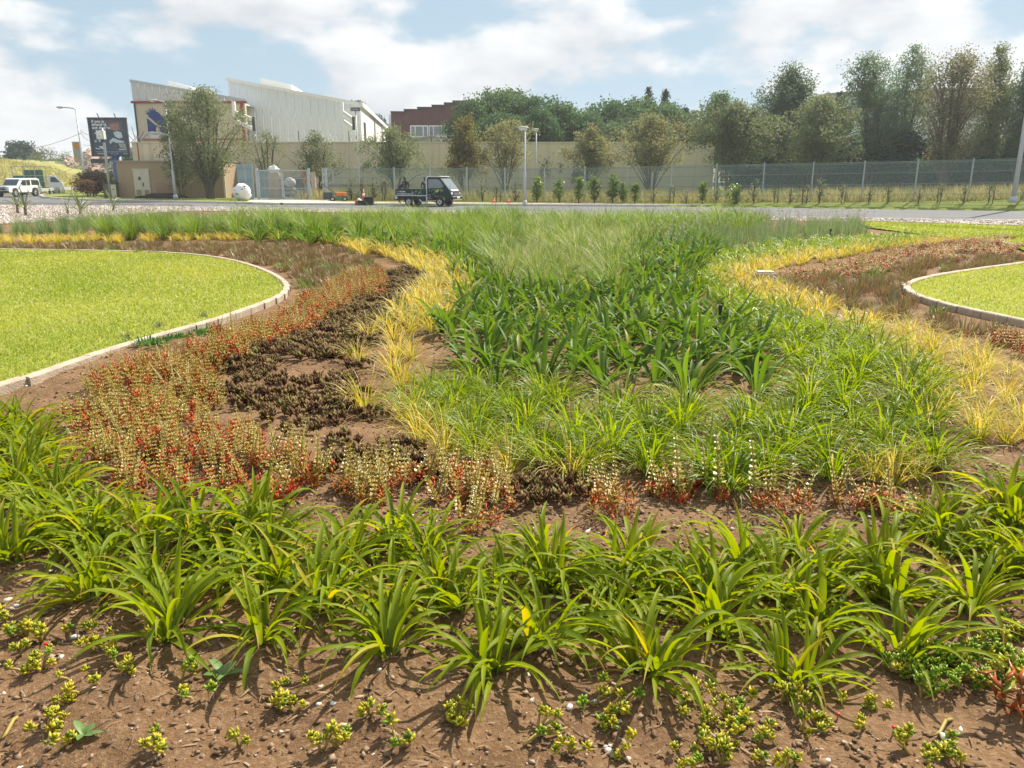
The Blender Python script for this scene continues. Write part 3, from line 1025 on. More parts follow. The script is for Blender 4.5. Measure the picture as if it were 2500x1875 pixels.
# the small substation by the road
YS = 70.0
sL, sR = at(293, 480, YS), at(552, 480, YS)
sH = at(420, 395, YS).z
sb = thing('substation', 'flat-roofed brown substation with cream double louvred doors', 'building', (sL.x, YS, 0))
SW = sR.x - sL.x
MB().box((SW / 2, 2.2, sH / 2 - .1), (SW, 4.4, sH + .2)).build('wall', M_sub, sb)
MB().box((SW / 2, 2.2, sH + .05), (SW + .16, 4.56, .1)).build('roof', mat('sub_roof', (.36, .3, .22), .9), sb)
def zs(x, y):
    p = at(280 + x / 4.367, 180 + y / 4.367, YS); return p.x - sL.x, p.z
dx0, dz1 = zs(190, 1022); dx1, _ = zs(398, 1300); dmx, _ = zs(297, 1160)
dz1 -= .0
for a, c in ((dx0 + .03, dmx - .01), (dmx + .01, dx1 - .03)):
    dr_ = MB().box(((c - a) / 2, 0, dz1 / 2), (c - a, .06, dz1 - .02)).build('door', M_doorcream, sb, loc=(a, -.05, 0))
    for k in range(7):
        MB().box(((c - a) / 2, -.045, .16 + k * .085), ((c - a) * .62, .03, .05), M=Matrix.Rotation(.5, 3, 'X')).build('louvre', M_sub, dr_)
MB().box((dmx + .1, -.11, 1.15), (.06, .07, .3)).build('door_handle', M_dark, sb)
MB().box((dx0 + .55, -.085, 1.66), (.2, .012, .28)).build('warning_plate', M_dark, sb)
MB().box(((dx0 + dx1) / 2, -.05, dz1 + .04), (dx1 - dx0 + .1, .08, .08)).build('door_frame', M_doorcream, sb)
for x0, x1 in ((435, 612), (668, 830)):
    a, z1_ = zs(x0, 1165); c, z0_ = zs(x1, 1272)
    ve = MB().box(((c - a) / 2, 0, (z1_ - z0_) / 2), (c - a, .04, z1_ - z0_)).build('vent', M_sub, sb, loc=(a, -.03, z0_))
    for k in range(6):
        MB().box(((c - a) / 2, -.03, .06 + k * (z1_ - z0_ - .1) / 5), (c - a - .06, .03, .05), M=Matrix.Rotation(.5, 3, 'X')).build('louvre', M_sub, ve)
MB().box((SW - .02, -.06, sH / 2), (.16, .1, sH - .05)).build('corner_pipe', M_doorcream, sb)
# electricity kiosk beside it
kx = at(270, 478, 69)
kk = thing('kiosk', 'small cream electricity kiosk with dark top beside the substation', 'electric box', (kx.x, 69, 0), rotz=.15)
MB().box((0, .35, .62), (1.05, .7, 1.24)).build('body', mat('kiosk_side', (.13, .13, .07), .7), kk)
MB().box((.27, -.03, .6), (.5, .05, 1.1)).build('door', M_doorcream, kk)
MB().box((0, .33, 1.27), (1.15, .85, .08)).build('lid', M_dark, kk)
MB().box((.3, -.07, .75), (.08, .03, .1)).build('padlock', M_dark, kk)
# dark heap of soil at its foot
hp = at(400, 484, 68.6)
b = MB(); rq = random.Random(4)
b.ball((0, 0, 0), (2.3, .8, .42), 18, 8, lambda: rq.uniform(.85, 1.15))
mark(b.build('soil_heap', mat('dark_soil', (.035, .028, .022), .95, var=.4, scale=4, bump=1), None, False, loc=(hp.x, 68.6, 0)), 'low dark heap of soil on grass in front of the substation', 'soil heap')

# ------------------------------------------------------------------ fence with its posts
M_fpost = mat('fence_post', (.34, .4, .38), .5, var=.05)
M_wire = mat('fence_wire', (.2, .265, .25), .5, var=.05)
fn = thing('mesh_fence', 'tall grey-green welded mesh fence along the verge', 'fence', tuple(FA))
pu = [705, 790, 878, 963.6, 1050.6, 1140, 1232.6, 1328.6, 1426.6, 1529.7, 1637, 1745.8, 1861, 1980, 2103.6, 2232, 2365, 2497, 2640]
posts = [fence_at(u) for u in pu[1:]]
FH = 2.42
def post_z(p): return float(bank(np.array(p.x), np.array(p.y - .0))) if p.x > -1 else 0.0
pm = MB().box((0, 0, FH / 2), (.085, .085, FH + .1)).box((0, 0, FH + .06), (.1, .1, .03)).mesh('post', M_fpost)
for p in posts:
    o = put('post', pm, fn, p - FA + Vector((0, 0, post_z(p))))
    o.rotation_euler.z = -.35
vs, fs = [], []
def quad(x0, z0, x1, z1, y=0.0):
    b = len(vs); vs.extend([(x0, y, z0), (x1, y, z0), (x1, y, z1), (x0, y, z1)]); fs.append((b, b + 1, b + 2, b + 3))
nh = 170
for k in range(nh):
    z = .06 + (FH - .1) * k / nh
    quad(0, z, 1, z + .0042)
panel = bpy.data.meshes.new('mesh_panel')
for k in range(44):
    quad((k + .5) / 44 - .0008, .05, (k + .5) / 44 + .0008, FH - .04, -.004)
panel.from_pydata(vs, [], fs); panel.materials.append(M_wire); panel.update()
rail = MB()
for z in (.42, 1.05, 1.72, FH - .12):
    rail.box((.5, -.02, z), (1, .05, .03))
rail.box((.5, -.01, FH - .03), (1, .05, .03))
railm = rail.mesh('fold', M_wire)
for a, c in zip(posts[:-1], posts[1:]):
    d = c - a
    zl = post_z(a), post_z(c)
    sh = Matrix.Translation(a - FA + Vector((0, 0, zl[0])))
    # each panel is as long as its bay and follows the slope by a slight tilt
    rot = (0, -math.atan2(zl[1] - zl[0], d.length), math.atan2(d.y, d.x))
    o = put('mesh_panel', panel, fn, a - FA + Vector((0, 0, zl[0])), rot, (d.length, 1, 1))
    put('fold', railm, o)

# gate bay, blue-grey sheets and what stands behind them
GY = 64.5
M_gate = mat('gate_paint', (.35, .42, .44), .5, var=.06)
def gx(x, Y=GY): return at(560 + x / 5.53, 450, Y).x
gt = thing('mesh_gate', 'double-leaf grey steel gate with open mesh at the end of the drive', 'gate', (gx(378), GY, 0))
gx0 = gx(378)
for x in (378, 1078):
    MB().box((gx(x) - gx0, 0, 1.2), (.16, .16, 2.5)).build('gate_post', M_gate, gt)
for x0, x1 in ((398, 712), (725, 1062)):
    lf = put('gate_leaf', MB().box((0, 0, 0), (.01, .01, .01)).mesh('hinge', M_gate), gt, (gx(x0) - gx0, 0, .12))
    w = gx(x1) - gx(x0); h = 2.15
    for c_, s_ in (((w / 2, 0, 0), (w, .07, .09)), ((w / 2, 0, h), (w, .07, .09)), ((0, 0, h / 2), (.09, .07, h)), ((w, 0, h / 2), (.09, .07, h)), ((w / 2, 0, h * .36), (w, .05, .04)), ((w / 2, 0, h * .72), (w, .05, .04))):
        MB().box(c_, s_).build('frame', M_gate, lf)
    o = put('mesh_infill', panel, lf, (0, .01, 0), (0, 0, 0), (w, 1, h / FH))
sp = at(560 + 1318 / 5.53, 480, 63.6)
o = thing('gate_post', 'blue-grey braced steel post between gate and mower', 'post', (sp.x, 63.6, 0))
MB().box((0, 0, 1.2), (.16, .16, 2.45)).build('post', M_gate, o)
MB().box((.3, .02, 1.3), (.5, .05, .06)).box((.3, .02, 2.3), (.5, .05, .06)).box((.55, .02, 1.8), (.05, .05, 1.0)).build('bracket', M_gate, o)
def corrugated(u0, u1, Y, zt, label, name='steel_panel', m=M_gate, kids=True):
    a, c = at(u0, 450, Y), at(u1, 450, Y)
    o = thing(name, label, 'panel', (a.x, Y, 0))
    cladding(o, (0, 0, 0), (c.x - a.x, 0, 0), 0.02, zt, zt, max(2, int((c.x - a.x) / .8)), m, 'sheet')
    if kids:
        MB().bar((0, -.08, zt * .55), (c.x - a.x, -.08, zt * .55), .07).build('rail', m, o)
        MB().bar((0, -.08, zt * .92), (c.x - a.x, -.08, zt * .92), .07).build('rail', m, o)
    return o
M_sheet = mat('blue_sheet', (.3, .38, .42), .55, var=.08)
corrugated(581, 620, 65.6, 2.75, 'blue-grey ribbed steel sheet standing beside the white sack', m=M_sheet)
corrugated(633, 662, 67.5, 2.35, 'blue-grey ribbed steel sheet behind the left leaf of the gate', m=M_sheet)
corrugated(693, 748, 71.5, 1.75, 'dark ribbed steel sheet behind the rubble heap', m=mat('dark_sheet', (.1, .1, .105), .7), kids=False)
pc = at(560 + 628 / 5.53, 480, 66.2)
o = thing('gate_pillar', 'pinkish plastered pillar with white flaking top behind the gate', 'pillar', (pc.x, 66.2, 0))
MB().box((0, 0, 1.05), (.85, .7, 2.1)).build('shaft', mat('pink_plaster', (.5, .36, .28), .9, var=.2, scale=2), o)
rq = random.Random(9)
MB().ball((0, 0, 2.3), (.45, .36, .42), 12, 7, lambda: rq.uniform(.75, 1.2)).build('cap', M_white, o)
pc = at(560 + 1150 / 5.53, 480, 67.5)
o = thing('gate_pillar', 'slim pale pillar with a stone block on top near the gate tree', 'pillar', (pc.x, 67.5, 0))
MB().box((0, 0, .85), (.34, .34, 1.7)).build('shaft', mat('pink_plaster_pale', (.55, .44, .36), .9), o)
MB().box((-.1, 0, 1.95), (.5, .4, .5)).build('cap', M_beige, o)
o = thing('warning_board', 'orange board fixed behind the right leaf of the gate', 'sign', (gx(1020, 68), 68, 0))
MB().box((0, 0, 1.75), (.42, .05, .95)).build('board', mat('orange_board', (.6, .16, .06), .7), o)
MB().box((0, .05, .9), (.06, .06, 1.8)).build('post', M_galv, o)
# rubble with a round boulder on top
rb = at(560 + 850 / 5.53, 490, 68.5)
o = thing('rubble_heap', 'heap of grey rubble behind the gate', 'rubble', (rb.x, 68.5, 0))
M_rub2 = mat('grey_rubble', (.36, .35, .33), .9, var=.3, scale=3, bump=.6)
for k in range(26):
    a = rq.uniform(0, 6.28); r = rq.uniform(0, 1.35)
    s = rq.uniform(.16, .38)
    MB().ball((0, 0, 0), (s, s * rq.uniform(.6, 1), s * rq.uniform(.5, .8)), 7, 5, lambda: rq.uniform(.75, 1.2)).build('rock', M_rub2, o, loc=(math.cos(a) * r, math.sin(a) * r * .6, max(.1, .75 - r * .5 + rq.uniform(-.1, .1))))
mark(MB().ball((0, 0, 0), (.5, .45, .42), 14, 9, lambda: rq.uniform(.95, 1.05)).build('boulder', mat('pale_boulder', (.55, .54, .52), .9, var=.15), None, True, loc=(rb.x - .05, 68.3, 1.32)), 'round pale boulder on top of the rubble heap', 'boulder')
# white lumpy sack
sk = at(560 + 180 / 5.53, 491, 62.0)
b = MB(); rq = random.Random(12)
b.ball((0, 0, .6), (.68, .6, .68), 20, 12, lambda: rq.uniform(.9, 1.1))
sk_o = thing('bulk_sack', 'huge lumpy white sack standing beside the gate', 'sack', (sk.x, 62, 0))
b.build('body', mat('white_sack', (.74, .73, .72), .8, var=.12, scale=2.5, bump=.8, bscale=6), sk_o, True)
for k in range(9):  # small dark lumps spread over the front of the sack
    a = rq.uniform(-2.6, -.5); zz_ = rq.uniform(.4, 1.1)
    rr_ = math.sqrt(max(.05, 1 - ((zz_ - .6) / .68) ** 2))
    MB().ball((0, 0, 0), (.12, .04, .05), 8, 5, lambda: rq.uniform(.6, 1.3)).build('dark_spot', mat('sack_spot', (.14, .14, .15), .9) if k == 0 else bpy.data.materials['sack_spot'], sk_o, loc=(math.cos(a) * .66 * rr_, math.sin(a) * .58 * rr_, zz_), rot=(rq.uniform(-.5, .5), rq.uniform(-.5, .5), a + 1.57))

# ------------------------------------------------------------------ lamps, posts, wires, signs
M_lamp = mat('lamp_head', (.45, .47, .49), .4, var=.05)
M_lens = mat('lamp_lens', (.75, .77, .78), .15, var=.03)


def street_lamp(label, u, v0, vt, Y, side=-1, arm_len=1.3, r=(.09, .055), m=None, head='arm', z0=0.0, group=None):
    p = at(u, v0, Y)
    top = at(u, vt, Y).z - z0
    # vertical posts seem to lean in the wide view; the base is what counts
    o = thing('street_lamp', label, 'street lamp', (p.x, Y, z0), group=group)
    m = m or M_polewhite
    MB().tube([(0, 0, 0), (0, 0, top * .45), (0, 0, top * .46), (0, 0, top)], [r[0], r[0] * .95, r[1] * 1.1, r[1]], 10).build('pole', m, o, True)
    MB().tube([(0, 0, 0), (0, 0, .35)], [r[0] * 1.7, r[0] * 1.5], 10).build('base', m, o, True)
    if head == 'arm':
        MB().tube([(0, 0, top - .02), (side * .12, -.02, top + .12), (side * arm_len * .5, -.08, top + .2), (side * arm_len, -.1, top + .24)], [r[1], r[1], r[1] * .9, r[1] * .8], 8).build('arm', m, o, True)
        hd = MB().ball((0, 0, 0), (.45, .17, .12), 12, 6).build('lamp_head', M_lamp, o, True, loc=(side * (arm_len + .3), -.1, top + .25))
        MB().ball((side * .05, 0, -.06), (.26, .13, .1), 10, 5).build('lens', M_lens, hd, True)
    elif head == 'top':
        hd = MB().ball((0, 0, 0), (.34, .17, .08), 14, 6).build('lamp_head', M_lamp, o, True, loc=(-.12, 0, top + .08))
        MB().ball((0, 0, -.06), (.28, .14, .08), 10, 5).build('lens', M_lens, hd, True)
        MB().tube([(0, 0, top - .12), (0, 0, top + .05)], r[1] * 1.5, 8).build('collar', M_lamp, o)
    elif head == 'box':
        hd = MB().box((0, 0, 0), (.75, .4, .26)).build('floodlight', M_dark, o, loc=(0, -.05, top + .1))
        MB().box((0, -.21, -.03), (.6, .03, .16)).build('lens', M_glass, hd)
    return o


street_lamp('grey lamp post with single arm beside the fuel banner', 206, 426, 268, 88, side=-1, arm_len=1.25, r=(.1, .07), m=M_galv, z0=0.0)
street_lamp('white lamp post with single arm in front of the substation', 429, 486, 333, 66.5, arm_len=.95, r=(.12, .06))
street_lamp('grey street lamp whose bent head rises above the big tree', 428, 486, 252, 78, arm_len=.8, r=(.1, .06))
street_lamp('slender grey post with dark floodlight before the warehouse wall', 878, 470, 270, 68.5, r=(.07, .045), m=M_galv, head='box')
street_lamp('tall silver street lamp with flat head at the kerb beyond the grass mound', 1281, 498, 315, 49.6, r=(.085, .05), head='top')
street_lamp('thin dark lamp post behind the fence near the hedge', 1308, 470, 318, 70, r=(.07, .05), m=M_galv, head='top')
street_lamp('thick pale lamp post leaning out of the frame at the right edge', 2473, 492, -60, 46.2, r=(.13, .1), head='arm', z0=.32)

# post with a white cabinet
p = at(270, 476, 69)
o = thing('utility_post', 'grey post carrying a white cabinet in front of the billboard', 'post', (p.x, 69, 0))
ph = at(264, 322, 69).z
MB().tube([(0, 0, 0), (0, 0, ph - .4), (0, 0, ph + .3)], [.12, .1, .06], 10).build('pole', M_galv, o, True)
cb = MB().box((0, 0, 0), (.62, .42, .72)).build('cabinet', mat('cabinet', (.6, .58, .52), .5, var=.04), o, bevel=.02, loc=(-.06, -.2, ph - .25))
MB().box((-.02, -.225, 0), (.5, .03, .62)).build('cabinet_door', M_white, cb)
MB().box((-.05, -.25, -.12), (.05, .02, .08)).build('lock', M_dark, cb)
MB().box((0, -.12, ph - .75), (.25, .2, .2)).build('bracket', M_dark, o)

# overhead wires
def wire(label, pts, n=14):
    b = MB()
    P = []
    for (a, c, sag) in pts:
        for i in range(n + 1):
            t = i / n
            q = a.lerp(c, t); q = Vector((q.x, q.y, q.z - sag * 4 * t * (1 - t)))
            P.append(q)
    b.tube(P, .022, 4)
    mark(b.build('overhead_wire', M_dark), label, 'cable')
lp = at(196, 318, 88)
wire('lower overhead cable sagging in from the left edge to the lamp post', [(at(-500, 190, 60), lp + Vector((.2, 0, -3.2)), 4.2)])
wire('upper faint overhead cable running left from the lamp post', [(at(-500, 200, 70), lp + Vector((0, 0, -.3)), 3.5)])
wire('short cable from the lamp post to the billboard corner, upper', [(lp, at(228, 327, 96), .25)])
wire('short cable from the lamp post to the billboard edge, lower', [(lp + Vector((0, 0, -.2)), at(229, 334, 96), .6)])
wire('level cable between lamp post and billboard', [(lp + Vector((.2, 0, -1.5)), at(232, 352, 96), .1), (at(300, 346, 97), at(330, 338, 80), .3)])

# billboard on a single blue column
YBB = 95.0
c0, c1 = at(224, 380, YBB), at(303, 289, YBB)
bw, bh = c1.x - c0.x - .1, c1.z - c0.z
bo = thing('billboard', 'tall navy advertising billboard with white lettering on a blue column', 'billboard', (c0.x + bw / 2 + .2, YBB, 0), rotz=.04)
bz = c0.z
MB().box((0, .2, bz + bh / 2), (bw, .3, bh)).build('backing', M_dark, bo)
for c_, s_ in (((0, .02, bz), (bw + .25, .3, .2)), ((0, .02, bz + bh), (bw + .25, .3, .2)), ((-bw / 2, .02, bz + bh / 2), (.2, .28, bh)), ((bw / 2, .02, bz + bh / 2), (.2, .28, bh))):
    MB().box(c_, s_).build('frame', M_dark, bo)
pm_ = mat('poster_navy', (.05, .075, .12), .5, var=.25, scale=.6)
po = MB().box((0, 0, 0), (bw - .2, .03, bh - .2)).build('poster', pm_, bo, loc=(0, .03, bz + bh / 2))
M_pw = mat('poster_pale', (.55, .6, .68), .6, var=.15, scale=1.5)
M_po = mat('poster_warm', (.34, .17, .13), .6, var=.35, scale=1)
M_pp = mat('poster_purple', (.12, .09, .14), .6, var=.25, scale=.6)
M_pg = mat('poster_grey', (.36, .36, .36), .6, var=.12)
def patch(pts, m, y=-.03):
    """flat printed shape: coordinates in the crop of the photo that shows the board, 310..1320 by 250..1390"""
    P = [((x - 830) / 1000 * (bw - .2), y, (810 - z) / 1150 * (bh - .2)) for x, z in pts]
    MB().prism(P, (0, .008, 0)).build('print', m, po)
patch([(500, 250), (1230, 250), (1240, 620), (840, 560), (700, 400)], M_pp, -.022)
patch([(870, 380), (1150, 330), (1170, 560), (1000, 620), (880, 540)], M_po, -.03)
patch([(960, 660), (1080, 610), (1190, 660), (1220, 820), (1120, 860), (1010, 800)], M_pw)
patch([(820, 940), (940, 830), (1080, 900), (1240, 940), (1250, 990), (1010, 1000), (930, 950), (840, 1040)], M_pw, -.034)
patch([(1060, 1010), (1270, 1010), (1290, 1180), (1110, 1150)], M_pg)
patch([(850, 1200), (930, 1080), (990, 1030), (1020, 1150), (1050, 1270), (850, 1280)], M_pp, -.038)
patch([(1060, 1190), (1280, 1190), (1290, 1230), (1070, 1230)], M_pw, -.036)
patch([(520, 820), (690, 860), (690, 960), (520, 960)], M_pw)
patch([(570, 880), (640, 880), (640, 930), (570, 930)], pm_, -.04)
patch([(500, 1110), (650, 1090), (640, 1200), (590, 1210), (520, 1150)], M_pw)
patch([(400, 1150), (520, 1180), (530, 1210), (410, 1190)], M_pw, -.034)
patch([(430, 660), (530, 660), (530, 710), (430, 710)], M_pw)
patch([(400, 920), (460, 910), (460, 970), (410, 980)], M_pw)
patch([(400, 1285), (1310, 1285), (1310, 1294), (400, 1294)], M_pw)
patch([(440, 1340), (650, 1340), (650, 1362), (440, 1362)], M_pw)
patch([(830, 1335), (1030, 1335), (1030, 1352), (830, 1352)], M_pw)
patch([(1180, 1340), (1300, 1340), (1300, 1356), (1180, 1356)], M_pw)


def text(body, size, m, parent, loc, rot=(R(90), 0, 0), align='LEFT', bold=0.0, name='lettering', sx=1.0):
    cu = bpy.data.curves.new(name, 'FONT')
    cu.body = body
    cu.size = size
    cu.align_x = align
    cu.offset = bold
    cu.extrude = .004
    cu.materials.append(m)
    t = bpy.data.objects.new('lettering_sketch', cu)
    COL.objects.link(t)
    me = bpy.data.meshes.new_from_object(t.evaluated_get(bpy.context.evaluated_depsgraph_get()))
    bpy.data.objects.remove(t)
    o = bpy.data.objects.new(name, me)
    COL.objects.link(o)
    o.parent = parent
    o.location = loc
    o.rotation_euler = rot
    o.scale = (sx, 1, 1)
    return o


M_print = mat('print_white', (.8, .8, .8), .6, var=.02)
for i, s in enumerate(('If you is', 'stranded,', 'not shaken')):
    text(s, .46, M_print, po, (-bw * .43, -.05, bh * (.385 - .085 * i)), bold=.012)
cz = bz
MB().tube([(.35, .5, -.2), (.35, .5, cz + .4)], .55, 16).build('column', mat('blue_column', (.06, .11, .26), .5), bo, True)
MB().box((.25, .2, cz - .75), (1.2, .3, .35)).build('name_plate', M_pw, bo)
MB().box((-1.2, .3, cz - .6), (2.6, .5, .5)).build('catwalk', M_dark, bo)
for x in (-.9, 1.0):
    MB().bar((x, .1, bz + bh), (x - .1, -.1, bz + bh + .55), .07).build('light_arm', M_dark, bo)

# fuel station banner with a yellow shell
p = at(197, 400, 86)
fb = thing('banner', 'tall grey banner with a yellow shell emblem beside the lamp post', 'banner', (p.x - .25, 86, 0))
bt, bb_ = at(188, 347, 86).z, at(196, 396, 86).z
M_ban = mat('banner_cloth', (.36, .36, .31), .8, var=.1)
M_yel = mat('shell_yellow', (.75, .42, .03), .6)
M_redp = mat('shell_red', (.5, .05, .03), .6)
MB().box((0, 0, (bt + bb_) / 2), (.72, .05, bt - bb_)).build('cloth', M_ban, fb)
MB().box((.42, 0, bt / 2), (.07, .07, bt)).build('pole', M_galv, fb)
MB().box((0, 0, bt + .02), (.8, .07, .06)).build('bracket', M_galv, fb)
sh = [(math.cos(a) * .26 * (1 + .05 * math.cos(9 * a)), -.04, bt - .42 + math.sin(a) * .27) for a in [R(x) for x in range(-30, 212, 11)]] + [(-.1, -.04, bt - .7), (.1, -.04, bt - .7)]
e = MB().prism([(x * 1.12, y + .006, bt - .44 + (z - bt + .44) * 1.12) for x, y, z in sh], (0, .006, 0)).build('shell_rim', M_redp, fb)
e = MB().prism(sh, (0, .006, 0)).build('shell_emblem', M_yel, fb)
for k in range(5):
    a = R(50 + 20 * k)
    MB().bar((0, -.05, bt - .66), (math.cos(a) * .24, -.05, bt - .44 + math.sin(a) * .22), .014).build('shell_rib', M_redp, e)
text('8', .5, M_yel, fb, (-.14, -.05, bt - 1.9), bold=.01)
MB().box((0, -.035, bt - 2.1), (.4, .01, .1)).build('print', M_yel, fb)

# ------------------------------------------------------------------ vehicles
M_tyre = mat('tyre', (.018, .018, .019), .85)
M_rim = mat('rim', (.5, .51, .52), .4, metal=.5, var=.05)
M_tgreen = mat('truck_green', (.008, .03, .027), .4, var=.08, spec=.25)
M_twhite = mat('truck_trim', (.62, .65, .62), .4, var=.04)
M_carwhite = mat('car_white', (.78, .79, .8), .3, var=.02, coat=.6)
M_cargrey = mat('car_grey', (.05, .06, .07), .3, var=.05, coat=.6)
M_carblue = mat('car_blue', (.03, .12, .38), .3, var=.05, coat=.6)
M_carglass = mat('car_glass', (.03, .04, .045), .08, var=.1, spec=.9)
M_screen = mat('windscreen', (.16, .2, .22), .06, var=.1, spec=1.0)
M_headl = mat('headlight', (.75, .76, .76), .15, var=.05)
M_tail = mat('tail_light', (.45, .02, .015), .3)
M_leafgreen = mat('leaf_logo', (.3, .5, .03), .5, var=.1)
M_ltgrey = mat('print_grey', (.45, .5, .48), .6)


def wheel(parent, x, y, r, w=.17, side=-1):
    t = MB().tube([(0, -w / 2, 0), (0, -w / 2 + .02, 0), (0, w / 2 - .02, 0), (0, w / 2, 0)], [r * .93, r, r, r * .93], 24).build('wheel', M_tyre, parent, True, loc=(x, y, r))
    MB().tube([(0, side * (w / 2 - .03), 0), (0, side * (w / 2 + .012), 0)], [r * .62, r * .56], 20).build('rim', M_rim, t)
    MB().tube([(0, side * (w / 2), 0), (0, side * (w / 2 + .03), 0)], [r * .2, r * .14], 10).build('hub', M_dark, t)
    for k in range(6):
        a = k * math.pi / 3
        MB().ball((math.cos(a) * r * .42, side * (w / 2 + .012), math.sin(a) * r * .42), (r * .075, .006, r * .075), 6, 4).build('rim_hole', M_dark, t)
    return t


def side_prism(outline, y0, y1):
    return MB().prism([(x, y0, z) for x, z in outline], (0, y1 - y0, 0))


# small flatbed truck: x forward, y to its left, rear axle at the origin
tp = gnd(1007, 503.4, ROADZ)
tk = thing('pickup_truck', 'small dark green dropside truck with white trim and leaf logo parked at kerb', 'truck', (tp.x, tp.y + .65, ROADZ), rotz=R(-21))
TW = .74
cab = [(1.38, .42), (1.38, 1.1), (1.40, 1.78), (1.52, 1.87), (2.2, 1.86), (2.42, 1.78), (2.98, 1.12), (3.1, .95), (3.16, .62), (3.14, .42), (2.72, .36), (2.68, .55), (2.5, .7), (2.2, .72), (1.95, .62), (1.86, .4)]
side_prism(cab, -TW, TW).build('cab', M_tgreen, tk, bevel=.03)
for y in (-TW - .004, TW + .004):
    side_prism([(1.5, 1.16), (1.52, 1.74), (2.2, 1.74), (2.36, 1.66), (2.72, 1.18)], y - .004, y + .004).build('side_window', M_screen, tk)
    side_prism([(1.46, .5), (1.46, 1.8), (1.475, 1.8), (1.475, .5)], y - .005, y + .005).build('door_gap', M_dark, tk)
    side_prism([(1.5, .98), (1.7, .98), (1.7, 1.02), (1.5, 1.02)], y - .012, y + .012).build('door_handle', M_dark, tk)
    side_prism([(1.30, .2), (1.42, .2), (1.42, 1.78), (1.54, 1.9), (2.3, 1.88), (2.3, 1.93), (1.5, 1.95), (1.34, 1.82), (1.34, .32), (1.0, .32), (.88, .46), (.8, .46), (.96, .26)], y - .015, y + .015).build('white_edge', M_twhite, tk)
d_ = Vector((2.98, 0, 1.12)) - Vector((2.42, 0, 1.78))
nrm = Vector((.66, 0, .56)).normalized()
ws = [Vector((2.44, -TW + .1, 1.755)), Vector((2.44, TW - .1, 1.755)), Vector((2.96, TW - .06, 1.14)), Vector((2.96, -TW + .06, 1.14))]
MB().prism([p + nrm * .004 for p in ws], nrm * .012).build('windscreen', M_screen, tk)
MB().box((1.9, 0, 1.9), (1.0, 1.36, .06)).build('roof', M_twhite, tk, bevel=.02)
MB().bar((2.93, -.5, 1.2), (2.7, .2, 1.48), .02).build('wiper', M_dark, tk)
MB().prism([(2.995, -.55, 1.1), (2.995, .55, 1.1), (3.12, .55, .98), (3.12, -.55, .98)], (.012, 0, .014)).build('bonnet_print', M_ltgrey, tk)
text('GARDENS', .09, M_print, tk, (3.08, -.3, .99), rot=(R(60), 0, R(90)))
side_prism([(3.08, .72), (3.2, .72), (3.17, .92), (3.08, .94)], -.5, .5).build('grille', M_dark, tk)
MB().box((3.19, 0, .84), (.03, .5, .04)).box((3.19, 0, .76), (.03, .7, .03)).build('grille_bar', M_rim, tk)
for y in (-.58, .58):
    MB().ball((0, 0, 0), (.09, .13, .09), 12, 8).build('headlight', M_headl, tk, True, loc=(3.1, y, .82))
    MB().box((2.62, y * 1.42, 1.2), (.1, .12, .2)).build('mirror', M_dark, tk, bevel=.02)
MB().box((3.18, 0, .55), (.16, 1.46, .22)).build('bumper', M_tgreen, tk, bevel=.03)
MB().box((3.22, 0, .64), (.12, 1.42, .06)).build('bumper_bar', M_rim, tk, bevel=.01)
MB().box((3.24, 0, .44), (.08, 1.3, .05)).build('lower_bar', M_rim, tk, bevel=.01)
MB().box((3.275, .12, .58), (.012, .42, .12)).build('number_plate', M_print, tk)
# bed: floor, two sides, headboard, tailboard
MB().box((.22, 0, .68), (2.3, 1.52, .08)).build('bed_floor', M_dark, tk)
for y in (-.76, .76):
    s_ = MB().box((.22, y, .9), (2.3, .035, .4)).build('side_board', M_tgreen, tk, bevel=.008)
    MB().box((.22, y * 1.03, .7), (2.32, .03, .05)).build('white_rail', M_twhite, tk)
    for x in (-.75, -.1, .55, 1.2):
        MB().box((x, y * 1.03, .98), (.05, .03, .1)).build('latch', M_dark, tk)
MB().box((-.94, 0, .9), (.035, 1.5, .4)).build('tailboard', M_tgreen, tk, bevel=.008)
MB().box((1.36, 0, 1.0), (.04, 1.5, .62)).build('headboard', M_tgreen, tk)
MB().box((.2, 0, .5), (3.0, .7, .16)).build('chassis', M_dark, tk)
MB().box((.95, -.5, .46), (.7, .3, .3)).build('fuel_tank', M_tgreen, tk, bevel=.03)
MB().box((-.2, -.62, .58), (1.6, .08, .12)).build('skirt', M_tgreen, tk)
for y in (-.68, .68):
    side_prism([(-.42, .5), (-.34, .7), (.34, .7), (.42, .5), (.37, .5), (.3, .65), (-.3, .65), (-.37, .5)], y - .1, y + .1).build('mudguard', M_dark, tk)
    MB().box((-.97, y, .56), (.05, .14, .22)).build('tail_light', M_twhite if y < 0 else M_tail, tk)
    MB().box((-.9, y * 1.08, .58), (.18, .02, .2)).build('rear_reflector', M_twhite, tk)
MB().box((-1.0, 0, .42), (.08, 1.3, .1)).build('rear_bar', M_dark, tk)
for x, y in ((0, -.62), (0, .62), (2.3, -.64), (2.3, .64)):
    wheel(tk, x, y, .285, .17, -1 if y < 0 else 1)
text('011 708 0006', .115, M_print, tk, (-.82, -.785, .9), bold=.002)
text('www.livinggreenlandscapes.co.za', .1, M_print, tk, (-.82, -.785, .775), bold=.0015, sx=.94)
lf = [(1.98, .93), (2.02, 1.02), (2.12, 1.08), (2.3, 1.12), (2.28, 1.0), (2.2, .92), (2.08, .9)]
side_prism(lf, -TW - .012, -TW - .004).build('leaf_logo', M_leafgreen, tk)
text('living', .11, M_print, tk, (2.36, -TW - .01, 1.02))
text('green', .085, M_leafgreen, tk, (2.36, -TW - .01, .93))
rq = random.Random(31)
b = MB()
